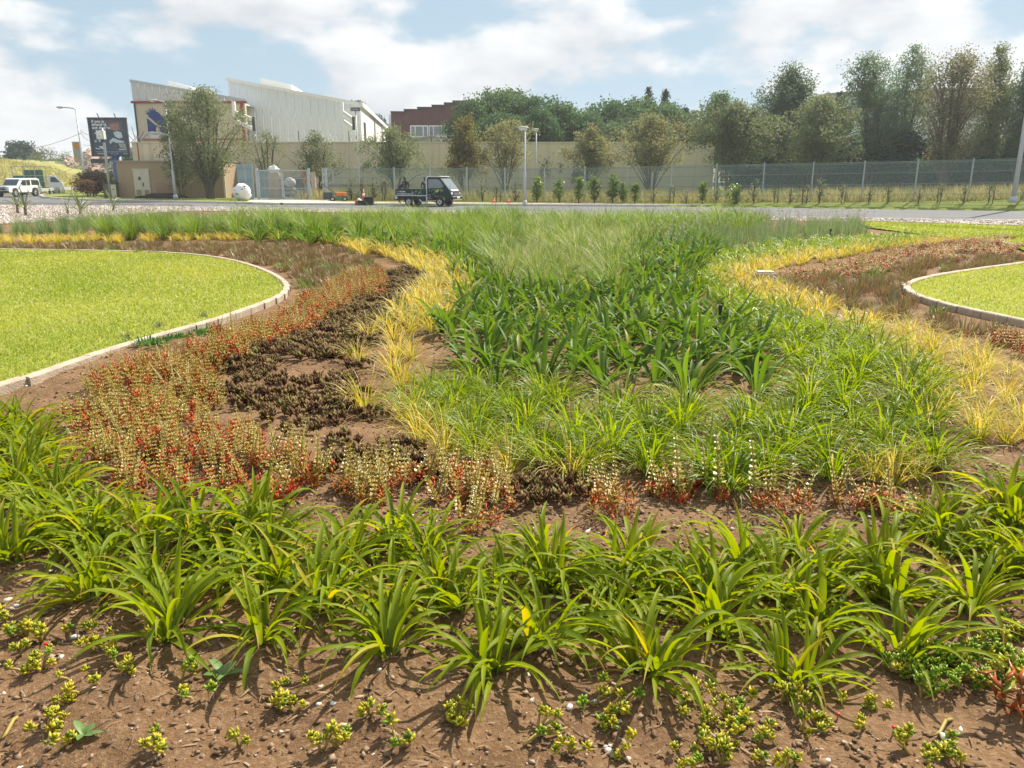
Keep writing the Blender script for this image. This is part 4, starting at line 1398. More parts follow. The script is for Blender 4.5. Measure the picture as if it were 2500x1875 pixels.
for k in range(46):                     # pale leaf pattern printed on cab door and bed side
    x, z = rq.uniform(1.5, 2.2), rq.uniform(.5, 1.2)
    if k > 26: x, z = rq.uniform(.3, 1.2), rq.uniform(.76, 1.05)
    a = rq.uniform(0, 3.14); l = rq.uniform(.03, .07)
    y = -TW - .008 if k <= 26 else -.782
    b.add([(x - math.cos(a) * l, y, z - math.sin(a) * l), (x + math.sin(a) * l * .3, y, z - math.cos(a) * l * .3), (x + math.cos(a) * l, y, z + math.sin(a) * l), (x - math.sin(a) * l * .3, y, z + math.cos(a) * l * .3)], [(0, 1, 2, 3)])
b.build('leaf_print', M_ltgrey, tk)


def car(name, label, cat, loc, rotz, paint, kind):
    """kind: bakkie with a canopy, open pickup, or saloon; x forward, rear axle at the origin"""
    o = thing(name, label, cat, loc, rotz)
    w = .85
    if kind == 'canopy':
        body = [(-1.1, .5), (-1.12, 1.0), (3.55, 1.05), (3.95, .98), (4.0, .75), (3.98, .45), (3.55, .42), (3.4, .78), (3.05, .86), (2.7, .78), (2.55, .42), (.55, .42), (.4, .78), (.0, .88), (-.4, .78), (-.5, .42), (-1.05, .45)]
        cabp = [(-1.08, 1.0), (-.95, 1.72), (-.7, 1.8), (1.6, 1.8), (1.95, 1.74), (2.62, 1.06)]
        wins = [[(-.85, 1.12), (-.78, 1.6), (.35, 1.62), (.35, 1.12)], [(.55, 1.1), (.55, 1.62), (1.1, 1.62), (1.1, 1.1)], [(1.18, 1.1), (1.18, 1.62), (1.65, 1.62), (2.2, 1.1)]]
        wr, front, wb = .37, 4.0, 3.05
    elif kind == 'pickup':
        body = [(-1.1, .55), (-1.12, 1.05), (3.3, 1.05), (3.7, .98), (3.75, .75), (3.73, .45), (3.4, .42), (3.25, .75), (2.9, .84), (2.55, .75), (2.4, .42), (.5, .42), (.36, .75), (.0, .84), (-.36, .75), (-.5, .42), (-1.05, .45)]
        cabp = [(.75, 1.0), (.9, 1.62), (1.1, 1.68), (1.7, 1.68), (2.3, 1.04)]
        wins = [[(1.0, 1.1), (1.05, 1.58), (1.65, 1.58), (2.1, 1.1)]]
        wr, front, wb = .35, 3.75, 2.9
    else:
        body = [(-.85, .45), (-.9, .85), (-.7, .95), (3.0, .92), (3.4, .78), (3.42, .45), (3.1, .35), (2.95, .62), (2.6, .72), (2.25, .62), (2.1, .32), (.45, .32), (.33, .62), (.0, .7), (-.33, .62), (-.45, .35)]
        cabp = [(-.6, .92), (-.1, 1.4), (1.4, 1.42), (2.3, .92)]
        wins = [[(-.3, .98), (.0, 1.34), (.75, 1.36), (.75, .98)], [(.82, .98), (.82, 1.36), (1.35, 1.36), (2.0, .98)]]
        wr, front, wb = .3, 3.42, 2.6
    side_prism(body, -w, w).build('body', paint, o, bevel=.04)
    cb_ = side_prism(cabp, -w + .08, w - .08).build('cabin', paint, o, bevel=.04)
    for s in (-1, 1):
        y = s * (w - .075)
        for wn_ in wins:
            side_prism(wn_, y - .008, y + .008).build('side_window', M_carglass, o)
        MB().box((front - .08, s * .62, .78 if kind != 'saloon' else .66), (.16, .34, .16)).build('headlight', M_headl, o, bevel=.03)
        MB().box((-1.1 if kind != 'saloon' else -.88, s * .74, .86 if kind != 'saloon' else .75), (.06, .14, .3)).build('tail_light', M_tail, o)
        MB().box((cabp[-1][0] - .35, s * (w + .1), 1.1 if kind != 'saloon' else 1.0), (.14, .18, .16)).build('mirror', paint, o, bevel=.03)
        for x in (0, wb):
            wheel(o, x, s * (w - .1), wr, .22, s)
        for x in ((.95, 1.5) if kind == 'canopy' else (1.2,)):
            MB().box((x, s * (w + .005), .95 if kind != 'saloon' else .8), (.16, .03, .035)).build('door_handle', M_dark, o)
            side_prism([(x + .22, .5), (x + .22, 1.0), (x + .235, 1.0), (x + .235, .5)], s * (w + .002) - .004, s * (w + .002) + .004).build('door_gap', M_dark, o)
    a, c = Vector((cabp[-2][0], 0, cabp[-2][1])), Vector((cabp[-1][0], 0, cabp[-1][1]))
    nr = Vector((a.z - c.z, 0, c.x - a.x)).normalized()
    P = [a.lerp(c, .1) + Vector((0, -w + .16, 0)), a.lerp(c, .1) + Vector((0, w - .16, 0)), a.lerp(c, .92) + Vector((0, w - .14, 0)), a.lerp(c, .92) + Vector((0, -w + .14, 0))]
    MB().prism([p + nr * .004 for p in P], nr * .012).build('windscreen', M_carglass, o)
    a, c = Vector((cabp[0][0], 0, cabp[0][1])), Vector((cabp[1][0], 0, cabp[1][1]))
    nr = Vector((-(c.z - a.z), 0, c.x - a.x)).normalized()
    P = [a.lerp(c, .2) + Vector((0, -w + .16, 0)), a.lerp(c, .2) + Vector((0, w - .16, 0)), a.lerp(c, .9) + Vector((0, w - .18, 0)), a.lerp(c, .9) + Vector((0, -w + .18, 0))]
    MB().prism([p + nr * .004 for p in P], nr * .012).build('rear_window', M_carglass, o)
    MB().box((front + .02, 0, .5), (.14, 1.66, .2)).build('bumper', M_dark if kind == 'canopy' else paint, o, bevel=.03)
    MB().box((front + .0, 0, .78 if kind != 'saloon' else .62), (.06, .9, .18)).build('grille', M_dark, o)
    MB().box((-1.14 if kind != 'saloon' else -.9, 0, .5), (.12, 1.6, .16)).build('rear_bumper', M_galv if kind == 'pickup' else paint, o, bevel=.02)
    if kind == 'canopy':
        for y in (-.42, .42):
            MB().tube([(front + .1, y, .4), (front + .16, y, .7), (front + .1, y, 1.02)], .035, 6).build('bull_bar', M_dark, o, True)
        for z in (.5, .75, .98):
            MB().tube([(front + .12, -.72, z), (front + .16, 0, z), (front + .12, .72, z)], .035, 6).build('bull_bar', M_dark, o, True)
        MB().box((1.45, 0, .38), (2.0, 1.9, .05)).build('side_step', M_dark, o)
    if kind == 'pickup':
        MB().box((-.2, 0, 1.04), (1.6, 1.45, .04)).build('load_cover', M_dark, o)
        for y in (-.6, .6):
            MB().tube([(.6, y, 1.05), (.7, y, 1.55)], .04, 6).build('roll_bar', M_dark, o)
        MB().tube([(.7, -.6, 1.55), (.7, .6, 1.55)], .04, 6).build('roll_bar', M_dark, o)
    return o


p = gnd(57, 479.5, ROADZ)
car('pickup_truck', 'white double-cab pickup with canopy and dark bull bar at the left edge', 'pickup', (p.x + .2, p.y + .5, ROADZ), R(-93), M_carwhite, 'canopy')
p = gnd(180, 460, ROADZ)
car('pickup_truck', 'dark grey pickup driving away beside the reddish bush', 'pickup', (p.x, p.y, ROADZ), R(62), M_cargrey, 'pickup')
p = at(277, 452, 150)
car('car', 'white saloon car glimpsed between post and substation', 'car', (p.x - 2.0, 150, at(277, 452, 150).z), R(12), M_carwhite, 'saloon')
p = at(296, 452, 165)
car('car', 'blue car mostly hidden behind the substation corner', 'car', (p.x, 165, at(296, 451, 165).z), R(15), M_carblue, 'saloon')

# white lorry with a tall load of green glass
p = at(95, 462, 92)
lo = thing('lorry', 'white lorry carrying a tall green load behind the white pickup', 'lorry', (p.x - .6, 92, ROADZ), rotz=R(28))
side_prism([(1.6, .5), (1.6, 1.9), (1.75, 2.1), (2.35, 2.1), (2.95, 1.35), (3.1, .9), (3.1, .5)], -.9, .9).build('cab', M_carwhite, lo, bevel=.05)
for y in (-.905, .905):
    side_prism([(1.8, 1.35), (1.85, 1.9), (2.3, 1.9), (2.75, 1.35)], y - .01, y + .01).build('side_window', M_carglass, lo)
MB().prism([(2.4, -.75, 2.05), (2.4, .75, 2.05), (2.93, .78, 1.4), (2.93, -.78, 1.4)], (.02, 0, .02)).build('windscreen', M_carglass, lo)
MB().box((-.2, 0, .75), (3.4, 1.8, .14)).build('load_bed', M_dark, lo)
M_bottle = mat('green_load', (.06, .17, .12), .35, var=.4, scale=5)
for i in range(3):
    for j in range(2):
        for k in range(3 if i > 0 else 2):
            MB().box((0, 0, 0), (.95, .8, .6)).build('load_crate', M_bottle, lo, bevel=.03, loc=(-1.3 + i * 1.0, -.42 + j * .85, 1.15 + k * .63))
for x in (-1.85, -.75, .3, 1.4):
    MB().bar((x, -.9, .7), (x + .1, -.9, 3.1), .08).build('load_post', M_galv, lo)
MB().bar((-1.85, -.9, 3.05), (1.5, -.9, 3.05), .08).build('load_rail', M_galv, lo)
for x in (-.9, 2.2):
    for s in (-1, 1):
        wheel(lo, x, s * .78, .4, .24, s)

# road barriers
def barrier(label, pts, h, m, cap=True):
    a0 = pts[0]
    o = thing('guard_rail', label, 'guard rail', tuple(a0))
    for a, c in zip(pts[:-1], pts[1:]):
        d = c - a
        MB().bar(a - a0 + Vector((0, 0, h)), c - a0 + Vector((0, 0, h)), .1, .32).build('beam', m, o)
        n = max(1, int(d.length / 3))
        for k in range(n + 1):
            q = a.lerp(c, k / n) - a0
            MB().box(q + Vector((0, .12, h / 2 - .1)), (.12, .12, h + .3)).build('post', M_galv, o)
    return o
barrier('pale grey guard rail running up to the reddish bush', [gnd(66, 477, 0), gnd(120, 474, 0), gnd(206, 467.5, 0)], .5, M_galv)
barrier('dark guard rail with reddish end behind the white pickup', [gnd(66, 472, 0), gnd(124, 471, 0)], .5, mat('dark_rail', (.06, .05, .05), .6))
barrier('far guard rail at the foot of the grassy embankment', [gnd(108, 465, 0), gnd(168, 464.5, 0)], .55, M_galv)

# ------------------------------------------------------------------ workers, mower and tools by the kerb
M_skin = mat('skin', (.05, .028, .02), .6)
M_overall = mat('overall_green', (.012, .03, .026), .85, var=.2, scale=6)
M_shirt = mat('shirt_stripe', (.2, .24, .2), .85)
M_overdark = mat('overall_dark', (.02, .022, .026), .85)
M_shoe = mat('boot', (.02, .018, .016), .7)


def person(label, joints, loc, rotz, cloth, bones, radius, cap=None):
    """one continuous skinned body; colours by height and reach"""
    names = list(joints)
    me = bpy.data.meshes.new('body')
    me.from_pydata([joints[n] for n in names], [(names.index(a), names.index(c)) for a, c in bones], [])
    t = bpy.data.objects.new('body_sketch', me)
    COL.objects.link(t)
    t.modifiers.new('skin', 'SKIN')
    for i, n in enumerate(names):
        sv = me.skin_vertices[0].data[i]
        r = radius[n]
        sv.radius = r if hasattr(r, '__len__') else (r, r)
        sv.use_root = n == 'pelvis'
    s = t.modifiers.new('sub', 'SUBSURF'); s.levels = 2
    dg = bpy.context.evaluated_depsgraph_get()
    body = bpy.data.meshes.new_from_object(t.evaluated_get(dg))
    bpy.data.objects.remove(t)
    body.materials.clear()
    for m in (M_skin, cloth, M_shoe, M_shirt):
        body.materials.append(m)
    hands = [Vector(joints[n]) for n in ('hand_l', 'hand_r')]
    neck = Vector(joints['neck'])
    head = Vector(joints['head'])
    feet = [Vector(joints[n]) for n in ('toe_l', 'toe_r')]
    for f in body.polygons:
        c = f.center
        f.use_smooth = True
        if (c - head).length < .17 or min((c - h).length for h in hands) < .11:
            f.material_index = 0
        elif min((c - x).length for x in feet) < .2 and c.z < .12:
            f.material_index = 2
        elif cap and (c - neck).length < .2:
            f.material_index = 3
        else:
            f.material_index = 1
    o = thing('person', label, 'person', loc, rotz)
    put('body', body, o)
    hd = Vector(joints['crown'])
    MB().ball((0, .0, 0), (.1, .115, .075), 12, 7).build('hair', M_overdark, o, True, loc=head.lerp(hd, .75))
    for s in (-1, 1):
        MB().ball((0, 0, 0), (.02, .03, .045), 7, 5).build('ear', M_skin, o, True, loc=head + Vector((s * .095, .01, 0)))
        MB().ball((0, 0, 0), (.014, .01, .01), 6, 4).build('eye', M_print, o, True, loc=head + Vector((s * .036, .098, .02)))
    MB().ball((0, 0, 0), (.016, .025, .03), 6, 5).build('nose', M_skin, o, True, loc=head + Vector((0, .11, -.01)))
    MB().ball((0, 0, 0), (.03, .012, .01), 6, 4).build('mouth', M_shoe, o, True, loc=head + Vector((0, .1, -.06)))
    # fingers
    for s, n, e in ((1, 'hand_l', 'elbow_l'), (-1, 'hand_r', 'elbow_r')):
        h = Vector(joints[n]); d = (h - Vector(joints[e])).normalized()
        q = d.to_track_quat('Z', 'Y')
        for k in range(4):
            a = q @ Vector(((k - 1.5) * .019, 0, .03)); l = (.07, .08, .075, .06)[k]
            MB().tube([h + a, h + a + q @ Vector((0, -.01, l * .55)), h + a + q @ Vector((0, -.035, l))], [.009, .008, .006], 6).build('finger', M_skin, o, True)
        MB().tube([h + q @ Vector((s * .025, -.01, -.01)), h + q @ Vector((s * .055, -.03, .03)), h + q @ Vector((s * .05, -.05, .06))], [.011, .01, .008], 6).build('thumb', M_skin, o, True)
    return o


BONES = [('pelvis', 'waist'), ('waist', 'chest'), ('chest', 'neck'), ('neck', 'head'), ('head', 'crown'), ('chest', 'sho_l'), ('sho_l', 'elbow_l'), ('elbow_l', 'hand_l'), ('chest', 'sho_r'), ('sho_r', 'elbow_r'), ('elbow_r', 'hand_r'),
         ('pelvis', 'hip_l'), ('hip_l', 'knee_l'), ('knee_l', 'ank_l'), ('ank_l', 'toe_l'), ('pelvis', 'hip_r'), ('hip_r', 'knee_r'), ('knee_r', 'ank_r'), ('ank_r', 'toe_r')]
RAD = dict(pelvis=(.15, .12), waist=(.135, .11), chest=(.17, .13), neck=.065, head=(.095, .11), crown=(.07, .08), sho_l=.075, sho_r=.075, elbow_l=.052, elbow_r=.052, hand_l=.035, hand_r=.035,
           hip_l=.105, hip_r=.105, knee_l=.07, knee_r=.07, ank_l=.05, ank_r=.05, toe_l=.045, toe_r=.045)
stand = dict(pelvis=(0, 0, .95), waist=(0, 0, 1.1), chest=(0, .01, 1.33), neck=(0, .02, 1.5), head=(0, .05, 1.62), crown=(0, .05, 1.72), sho_l=(.2, 0, 1.42), elbow_l=(.29, -.05, 1.15), hand_l=(.24, .12, .95),
             sho_r=(-.2, 0, 1.42), elbow_r=(-.29, -.05, 1.15), hand_r=(-.24, .12, .95), hip_l=(.1, 0, .88), knee_l=(.11, .02, .5), ank_l=(.11, -.02, .09), toe_l=(.12, .14, .045),
             hip_r=(-.1, 0, .88), knee_r=(-.11, .02, .5), ank_r=(-.11, -.02, .09), toe_r=(-.12, .14, .045))
bend = dict(stand)
bend.update(waist=(0, .1, 1.06), chest=(0, .25, 1.22), neck=(0, .38, 1.32), head=(0, .48, 1.38), crown=(0, .55, 1.46), sho_l=(.2, .28, 1.28), elbow_l=(.26, .4, 1.04), hand_l=(.2, .58, .95), sho_r=(-.2, .28, 1.28), elbow_r=(-.26, .4, 1.04), hand_r=(-.2, .58, .95))
q = at(1039, 470, 56.6)
person('worker in dark green overalls with pale yoke standing behind the truck bed', stand, (q.x, 56.6, .0), R(10), M_overall, BONES, RAD, cap=True)
q = at(977, 470, 56.2)
person('worker in dark clothes bending over the back end of the truck bed', bend, (q.x - .1, 56.2, 0.0), R(-80), M_overdark, BONES, RAD)
q = at(990, 470, 57.4)
person('worker in dark clothes standing farthest left behind the truck, by its tailboard', stand, (q.x, 57.4, 0), R(160), M_overdark, BONES, RAD)

p = at(560 + 1455 / 5.53, 489, 60.5)
mw = thing('lawn_mower', 'green and orange lawn mower with long handle by the fence', 'lawn mower', (p.x, 60.5, .0), rotz=R(8))
M_mg = mat('mower_green', (.03, .22, .13), .4); M_mo = mat('mower_orange', (.65, .17, .03), .4)
MB().prism([(-.35, -.35, .1), (.7, -.35, .1), (.75, -.35, .22), (.4, -.35, .34), (-.3, -.35, .32)], (0, .7, 0)).build('deck', M_mg, mw, bevel=.03)
MB().box((.3, 0, .5), (.75, .5, .3)).build('engine_cover', M_mo, mw, bevel=.06)
MB().box((-.65, 0, .42), (.7, .6, .5)).build('grass_box', M_dark, mw, bevel=.08)
for x, y in ((-.3, -.4), (-.3, .4), (.6, -.4), (.6, .4)):
    wheel(mw, x, y, .17, .09, -1 if y < 0 else 1)
for y in (-.22, .22):
    MB().tube([(.1, y, .4), (-1.0, y, 1.25)], .03, 6).build('handle', M_dark, mw)
MB().tube([(-1.0, -.22, 1.25), (-1.0, .22, 1.25)], .03, 6).build('grip', M_dark, mw)

M_cone = mat('cone_orange', (.75, .12, .04), .5)
def cone(label, u, v, Y, h=.62, z=0.0):
    p = at(u, v, Y)
    o = thing('traffic_cone', label, 'cone', (p.x, Y, z))
    MB().box((0, 0, .025), (.36, .36, .05)).build('base', M_cone, o)
    MB().tube([(0, 0, .05), (0, 0, h)], [.13, .03], 12).build('body', M_cone, o, True)
    MB().tube([(0, 0, h * .5), (0, 0, h * .68)], [.092, .067], 12).build('white_band', M_print, o, True)
cone('orange cone with white band beside the black crate', 560 + 1815 / 5.53, 492, 56.4, .95, z=.0)
cone('tiny orange marker cone on the verge, nearer the truck', 1206, 494, 56.4, .3)
cone('tiny orange marker cone on the verge, nearer the silver lamp', 1242, 494, 56.2, .3)
for lab, u, Y, s in (('black crate standing on the kerb beside the cone', 560 + 1885 / 5.53, 55.1, (.62, .5, .55)), ('low black tray under the cone at the kerb', 560 + 1800 / 5.53, 55.2, (.55, .5, .3))):
    p = at(u, 495, Y)
    o = thing('crate', lab, 'crate', (p.x, Y, ROADZ))
    w, d, h = s
    MB().box((0, 0, .02), (w, d, .04)).build('base', M_overdark, o)
    for c_, s_ in (((0, -d / 2, h / 2), (w, .03, h)), ((0, d / 2, h / 2), (w, .03, h)), ((-w / 2, 0, h / 2), (.03, d, h)), ((w / 2, 0, h / 2), (.03, d, h))):
        MB().box(c_, s_).build('side', M_overdark, o)
p = at(560 + 1735 / 5.53, 496, 55.2)
o = thing('container', 'small red container with white lid at the kerb by the mower', 'container', (p.x, 55.2, ROADZ))
MB().tube([(0, 0, 0), (0, 0, .3)], [.18, .2], 12).build('body', M_redp, o, True)
MB().tube([(.1, 0, .3), (.16, 0, .42)], [.18, .12], 12).build('lid', M_print, o, True)

# ------------------------------------------------------------------ trees and shrubs
M_bark = mat('bark', (.11, .085, .065), .95, var=.35, scale=5, stretch=(1, 1, .3))
M_barkpale = mat('bark_pale', (.26, .22, .17), .95, var=.3, scale=5, stretch=(1, 1, .3))
LM = {
    'olive': leafmat('leaves_olive', (.095, .125, .055), (.22, .26, .13), old=(.28, .25, .12), old_share=.08, trans=.45, rough=.7, spec=.15),
    'rusty': leafmat('leaves_rusty', (.125, .14, .06), (.27, .275, .13), old=(.31, .25, .11), old_share=.12, trans=.48, rough=.7, spec=.15),
    'yellow': leafmat('leaves_yellow', (.11, .12, .03), (.25, .23, .07), old=(.3, .2, .06), old_share=.12, trans=.48, rough=.7, spec=.15),
    'wood': leafmat('leaves_wood', (.06, .115, .05), (.13, .2, .085), trans=.45, rough=.7, spec=.15),
    'greygreen': leafmat('leaves_greygreen', (.075, .125, .065), (.17, .24, .13), trans=.45, rough=.7, spec=.15),
    'dark': leafmat('leaves_dark', (.035, .065, .045), (.075, .115, .075), trans=.35, rough=.7, spec=.15),
    'conifer': leafmat('needles', (.022, .045, .034), (.045, .075, .055), trans=.15),
    'sapling': leafmat('leaves_sapling', (.08, .15, .03), (.19, .28, .06), old=(.25, .27, .05), old_share=.12, trans=.45),
    'red': leafmat('leaves_reddish', (.13, .055, .035), (.24, .12, .07), old=(.12, .13, .05), old_share=.4, trans=.45, rough=.7, spec=.15),
    'brown': leafmat('leaves_brown', (.15, .15, .08), (.26, .25, .14), old=(.13, .13, .055), old_share=.3, trans=.48, rough=.7, spec=.15),
}


def envelope(style, t):
    if style == 'round': return math.sqrt(max(0, 1 - (2 * t - 1) ** 2))
    if style == 'droop': return (math.sin(math.pi * min(1, .12 + .88 * t)) ** .6) * (1.05 - .35 * t)
    if style == 'cone': return max(.05, 1 - t) ** .75
    if style == 'column': return min(1, 4 * t + .45) * min(1, 2.6 * (1 - t) + .12)
    if style == 'vase': return (.35 + .65 * min(1, 1.5 * t)) * math.sqrt(max(0, 1 - max(0, (t - .55) / .47) ** 2))
    if style == 'dome': return math.sqrt(max(0, 1 - t ** 2.2))
    return 1.0


def leaf_cloud(rs, C, sig, per, size, droop, tones):
    """per leaves about each centre in C (k,3); sig spread (k,3) -> diamond quads"""
    k = len(C)
    n = k * per
    P = np.repeat(C, per, 0) + np.clip(rs.normal(0, 1, (n, 3)), -1.5, 1.5) * np.repeat(sig, per, 0)
    l = rs.uniform(size[0], size[1], n)
    w = l * rs.uniform(.3, .5, n)
    a = rs.uniform(0, 2 * np.pi, n)
    el = rs.normal(-droop, .6, n)
    d = np.stack([np.cos(a) * np.cos(el), np.sin(a) * np.cos(el), np.sin(el)], -1)
    r = rs.normal(0, 1, (n, 3))
    s = np.cross(d, r)
    s /= np.linalg.norm(s, axis=1, keepdims=True) + 1e-9
    V = np.stack([P, P + d * l[:, None] * .45 + s * w[:, None], P + d * l[:, None], P + d * l[:, None] * .45 - s * w[:, None]], 1).reshape(-1, 3)
    F = np.arange(4 * n).reshape(-1, 4)
    tone = np.clip(np.repeat(tones, per) + rs.normal(0, .14, n), 0, 1)
    return V, F, np.repeat(tone, 4)


def tree_meshes(seed, H, zb, hw, style, clusters, per, size, sig=.3, droop=.5, stems=1, trunk_r=.12, branches=26, skew=0.0, squash=.85, shell=.5, wind=0.0, fork=.35, lumps=.55, key='olive', fill=True):
    rs = np.random.RandomState(seed)
    rd = random.Random(seed)
    ph = rs.uniform(0, 6.28, 6)
    C = []
    while len(C) < clusters:
        t = rd.random()
        if rd.random() > envelope(style, t) + .08:
            continue
        a = rd.uniform(0, 2 * math.pi)
        lump = 1 + lumps * math.sin(3 * a + ph[0] + 7 * t) + lumps * .7 * math.sin(2 * a + ph[1] - 11 * t) + lumps * .6 * math.sin(13 * t + ph[2] + 2 * a)
        rr_ = hw * envelope(style, t) * max(.15, lump) * (rd.random() ** (shell))
        z = zb + (H - zb) * t
        C.append((math.cos(a) * rr_ + skew * (z - zb) * .25 + wind * (t ** 2), math.sin(a) * rr_ * squash, z))
    C = np.array(C)
    tones = np.clip(.5 + .3 * np.sin(C[:, 0] * 1.7 / max(.6, hw * .4) + ph[3]) * np.sin(C[:, 2] * 1.9 / max(.6, hw * .4) + ph[4]) + rs.normal(0, .18, clusters), 0, 1)
    V, F, tn = leaf_cloud(rs, C, np.full((clusters, 3), sig) * rs.uniform(.5, 1.4, (clusters, 1)), per, size, droop, tones)
    crown = mesh_np('crown', V, F, LM[key], {'tone': tn, 'along': np.zeros(len(tn))}, False)
    b = MB()
    spine = []
    for s in range(stems):
        ax = 0 if stems == 1 else (s - (stems - 1) / 2) / max(1, stems - 1)
        top = Vector((ax * hw * 1.1 + skew * (H - zb) * .2 + wind * .6, rd.uniform(-.3, .3) * hw, zb + (H - zb) * rd.uniform(.72, .9)))
        root = Vector((ax * .25, rd.uniform(-.05, .05), -.1))
        pts, rad = [], []
        for k in range(8):
            t = k / 7
            m = root.lerp(top, t)
            m.x = root.x + (top.x - root.x) * t ** 1.6 + rd.uniform(-.04, .04) * hw
            m.y += rd.uniform(-.04, .04) * hw
            pts.append(m)
            rad.append(trunk_r * (1 - t) ** .8 * (1 if stems == 1 else .7) + .012)
        rad[0] *= 1.35
        b.tube(pts, rad, 7)
        spine.append(pts)
    for i in range(branches):
        c = Vector(C[rd.randrange(clusters)])
        pts_ = min(spine, key=lambda P: min((p - c).length for p in P))
        zt = c.z - (abs(c.x) + abs(c.y)) * rd.uniform(.5, 1.1) - .2
        cand = [p for p in pts_ if p.z < max(zt, pts_[1].z + .1)]
        s0 = (cand or pts_[:2])[-1]
        mid = s0.lerp(c, .5) + Vector((0, 0, (c - s0).length * .1))
        r0 = trunk_r * .32 * (1 - s0.z / H) + .012
        b.tube([s0, s0.lerp(mid, .5), mid, mid.lerp(c, .6), c], [r0, r0 * .8, r0 * .6, r0 * .4, .006], 5)
    trunk = b.mesh('trunk', M_bark, True)
    return crown, trunk


def plant_tree(name, label, cat, loc, meshes, group=None, rotz=0.0, scale=1.0):
    o = thing(name, label, cat, loc, rotz, group)
    o.scale = (scale,) * 3 if not hasattr(scale, '__len__') else scale
    put('crown', meshes[0], o)
    put('trunk', meshes[1], o)
    return o


def px_tree(name, label, cat, u, vt, vb, hp, Y, style, seed, group=None, base=0.0, **kw):
    top, bot = at(u, vt, Y), at(u, vb, Y)
    dep = Y * _cp - (3 - CAMZ) * _sp
    hw = hp / FPX * dep
    x = at(u, 460, Y).x
    return plant_tree(name, label, cat, (x, Y, base), tree_meshes(seed, top.z - base, bot.z - base, hw, style, **kw), group)


STREET = 'thin trees between the fence and the beige wall'
px_tree('tree', 'big many-stemmed olive-grey tree in front of the substation and beige building', 'tree', 512, 214, 430, 78, 67.2, 'round', 101, base=0.0, clusters=330, per=51, size=(0.09, 0.17), sig=0.31, stems=4, trunk_r=.2, branches=60, skew=-.12, key='olive', shell=.45, lumps=.33)
px_tree('tree', 'grey-olive tree lobe hanging over the bird emblem beside the white lamp', 'tree', 442, 250, 452, 34, 67.9, 'column', 102, clusters=130, per=44, size=(0.09, 0.17), sig=0.31, stems=2, trunk_r=.1, branches=26, skew=-.05, key='olive', lumps=.35)
px_tree('tree', 'sparse half-bare tree with upright dark twigs behind the blue-grey sheets', 'tree', 656, 322, 428, 42, 69.5, 'vase', 103, STREET, clusters=60, per=34, size=(0.07, 0.14), sig=0.23, stems=4, trunk_r=.11, branches=40, key='olive', shell=.4)
px_tree('tree', 'open-crowned small tree right of the gate with slim grey trunk', 'tree', 776, 328, 424, 60, 68.5, 'droop', 104, STREET, clusters=110, per=44, size=(0.08, 0.16), sig=0.26, stems=2, trunk_r=.12, branches=36, key='olive')
px_tree('tree', 'drooping olive tree above the dark green truck bed', 'tree', 968, 310, 424, 66, 67.5, 'droop', 105, STREET, clusters=190, per=51, size=(0.09, 0.17), sig=0.28, stems=2, trunk_r=.12, branches=36, droop=1.0, key='olive', skew=-.08)
px_tree('tree', 'pointed yellow-green tree right of the brick building windows', 'tree', 1136, 287, 424, 54, 67, 'cone', 106, STREET, clusters=210, per=51, size=(0.09, 0.17), sig=0.29, stems=2, trunk_r=.12, branches=30, key='yellow')
px_tree('tree', 'rust-tinged spreading tree just left of the tall silver lamp', 'tree', 1236, 300, 420, 56, 66.5, 'vase', 107, STREET, clusters=170, per=41, size=(0.09, 0.16), sig=0.28, stems=3, trunk_r=.12, branches=46, key='rusty')
px_tree('tree', 'dense rust-brown round tree between silver lamp and hedge middle', 'tree', 1442, 314, 414, 50, 65, 'droop', 108, STREET, clusters=190, per=48, size=(0.09, 0.16), sig=0.26, stems=2, trunk_r=.11, branches=30, droop=.9, key='rusty')
px_tree('tree', 'wide olive-brown tree with low bare arching branch by the wall', 'tree', 1588, 285, 412, 72, 64, 'round', 109, STREET, clusters=240, per=48, size=(0.09, 0.17), sig=0.30, stems=3, trunk_r=.12, branches=50, key='rusty', skew=.05)
px_tree('tree', 'dense grey-olive tree at the right end of the beige wall', 'tree', 1782, 256, 408, 74, 63, 'round', 110, STREET, clusters=380, per=54, size=(0.09, 0.18), sig=0.32, stems=2, trunk_r=.16, branches=40, key='olive', squash=.7)
RIGHT = 'willowy trees behind the fence on the right'
px_tree('tree', 'tall feathery grey-green tree standing over the hedge end', 'tree', 1908, 166, 400, 68, 70, 'column', 111, RIGHT, clusters=560, per=51, size=(0.10, 0.20), sig=0.37, stems=2, trunk_r=.2, branches=70, key='greygreen')
px_tree('tree', 'brownish mid-height tree in front of the tall feathery tree', 'tree', 1985, 242, 408, 66, 62, 'round', 112, RIGHT, clusters=430, per=51, size=(0.09, 0.18), sig=0.33, stems=2, trunk_r=.15, branches=40, key='olive')
px_tree('tree', 'wind-bent open tree leaning left against the sky', 'tree', 2120, 138, 400, 58, 66, 'vase', 113, RIGHT, clusters=340, per=41, size=(0.10, 0.19), sig=0.33, stems=2, trunk_r=.16, branches=90, key='greygreen', wind=-1.3, lumps=.4)
px_tree('tree', 'tallest open tree with upright grey limbs, right of the wind-bent one', 'tree', 2190, 104, 400, 52, 68, 'column', 114, RIGHT, clusters=340, per=41, size=(0.10, 0.19), sig=0.35, stems=3, trunk_r=.18, branches=100, key='greygreen', lumps=.4)
px_tree('tree', 'wide half-bare brown tree with many upswept branches', 'tree', 2300, 128, 400, 84, 60, 'vase', 115, RIGHT, clusters=400, per=37, size=(0.09, 0.17), sig=0.33, stems=5, trunk_r=.2, branches=150, key='brown', lumps=.3)
px_tree('tree', 'slim olive tree rising beside the wide brown tree', 'tree', 2398, 112, 400, 36, 63, 'column', 116, RIGHT, clusters=320, per=44, size=(0.09, 0.18), sig=0.31, stems=1, trunk_r=.15, branches=60, key='olive', lumps=.4)
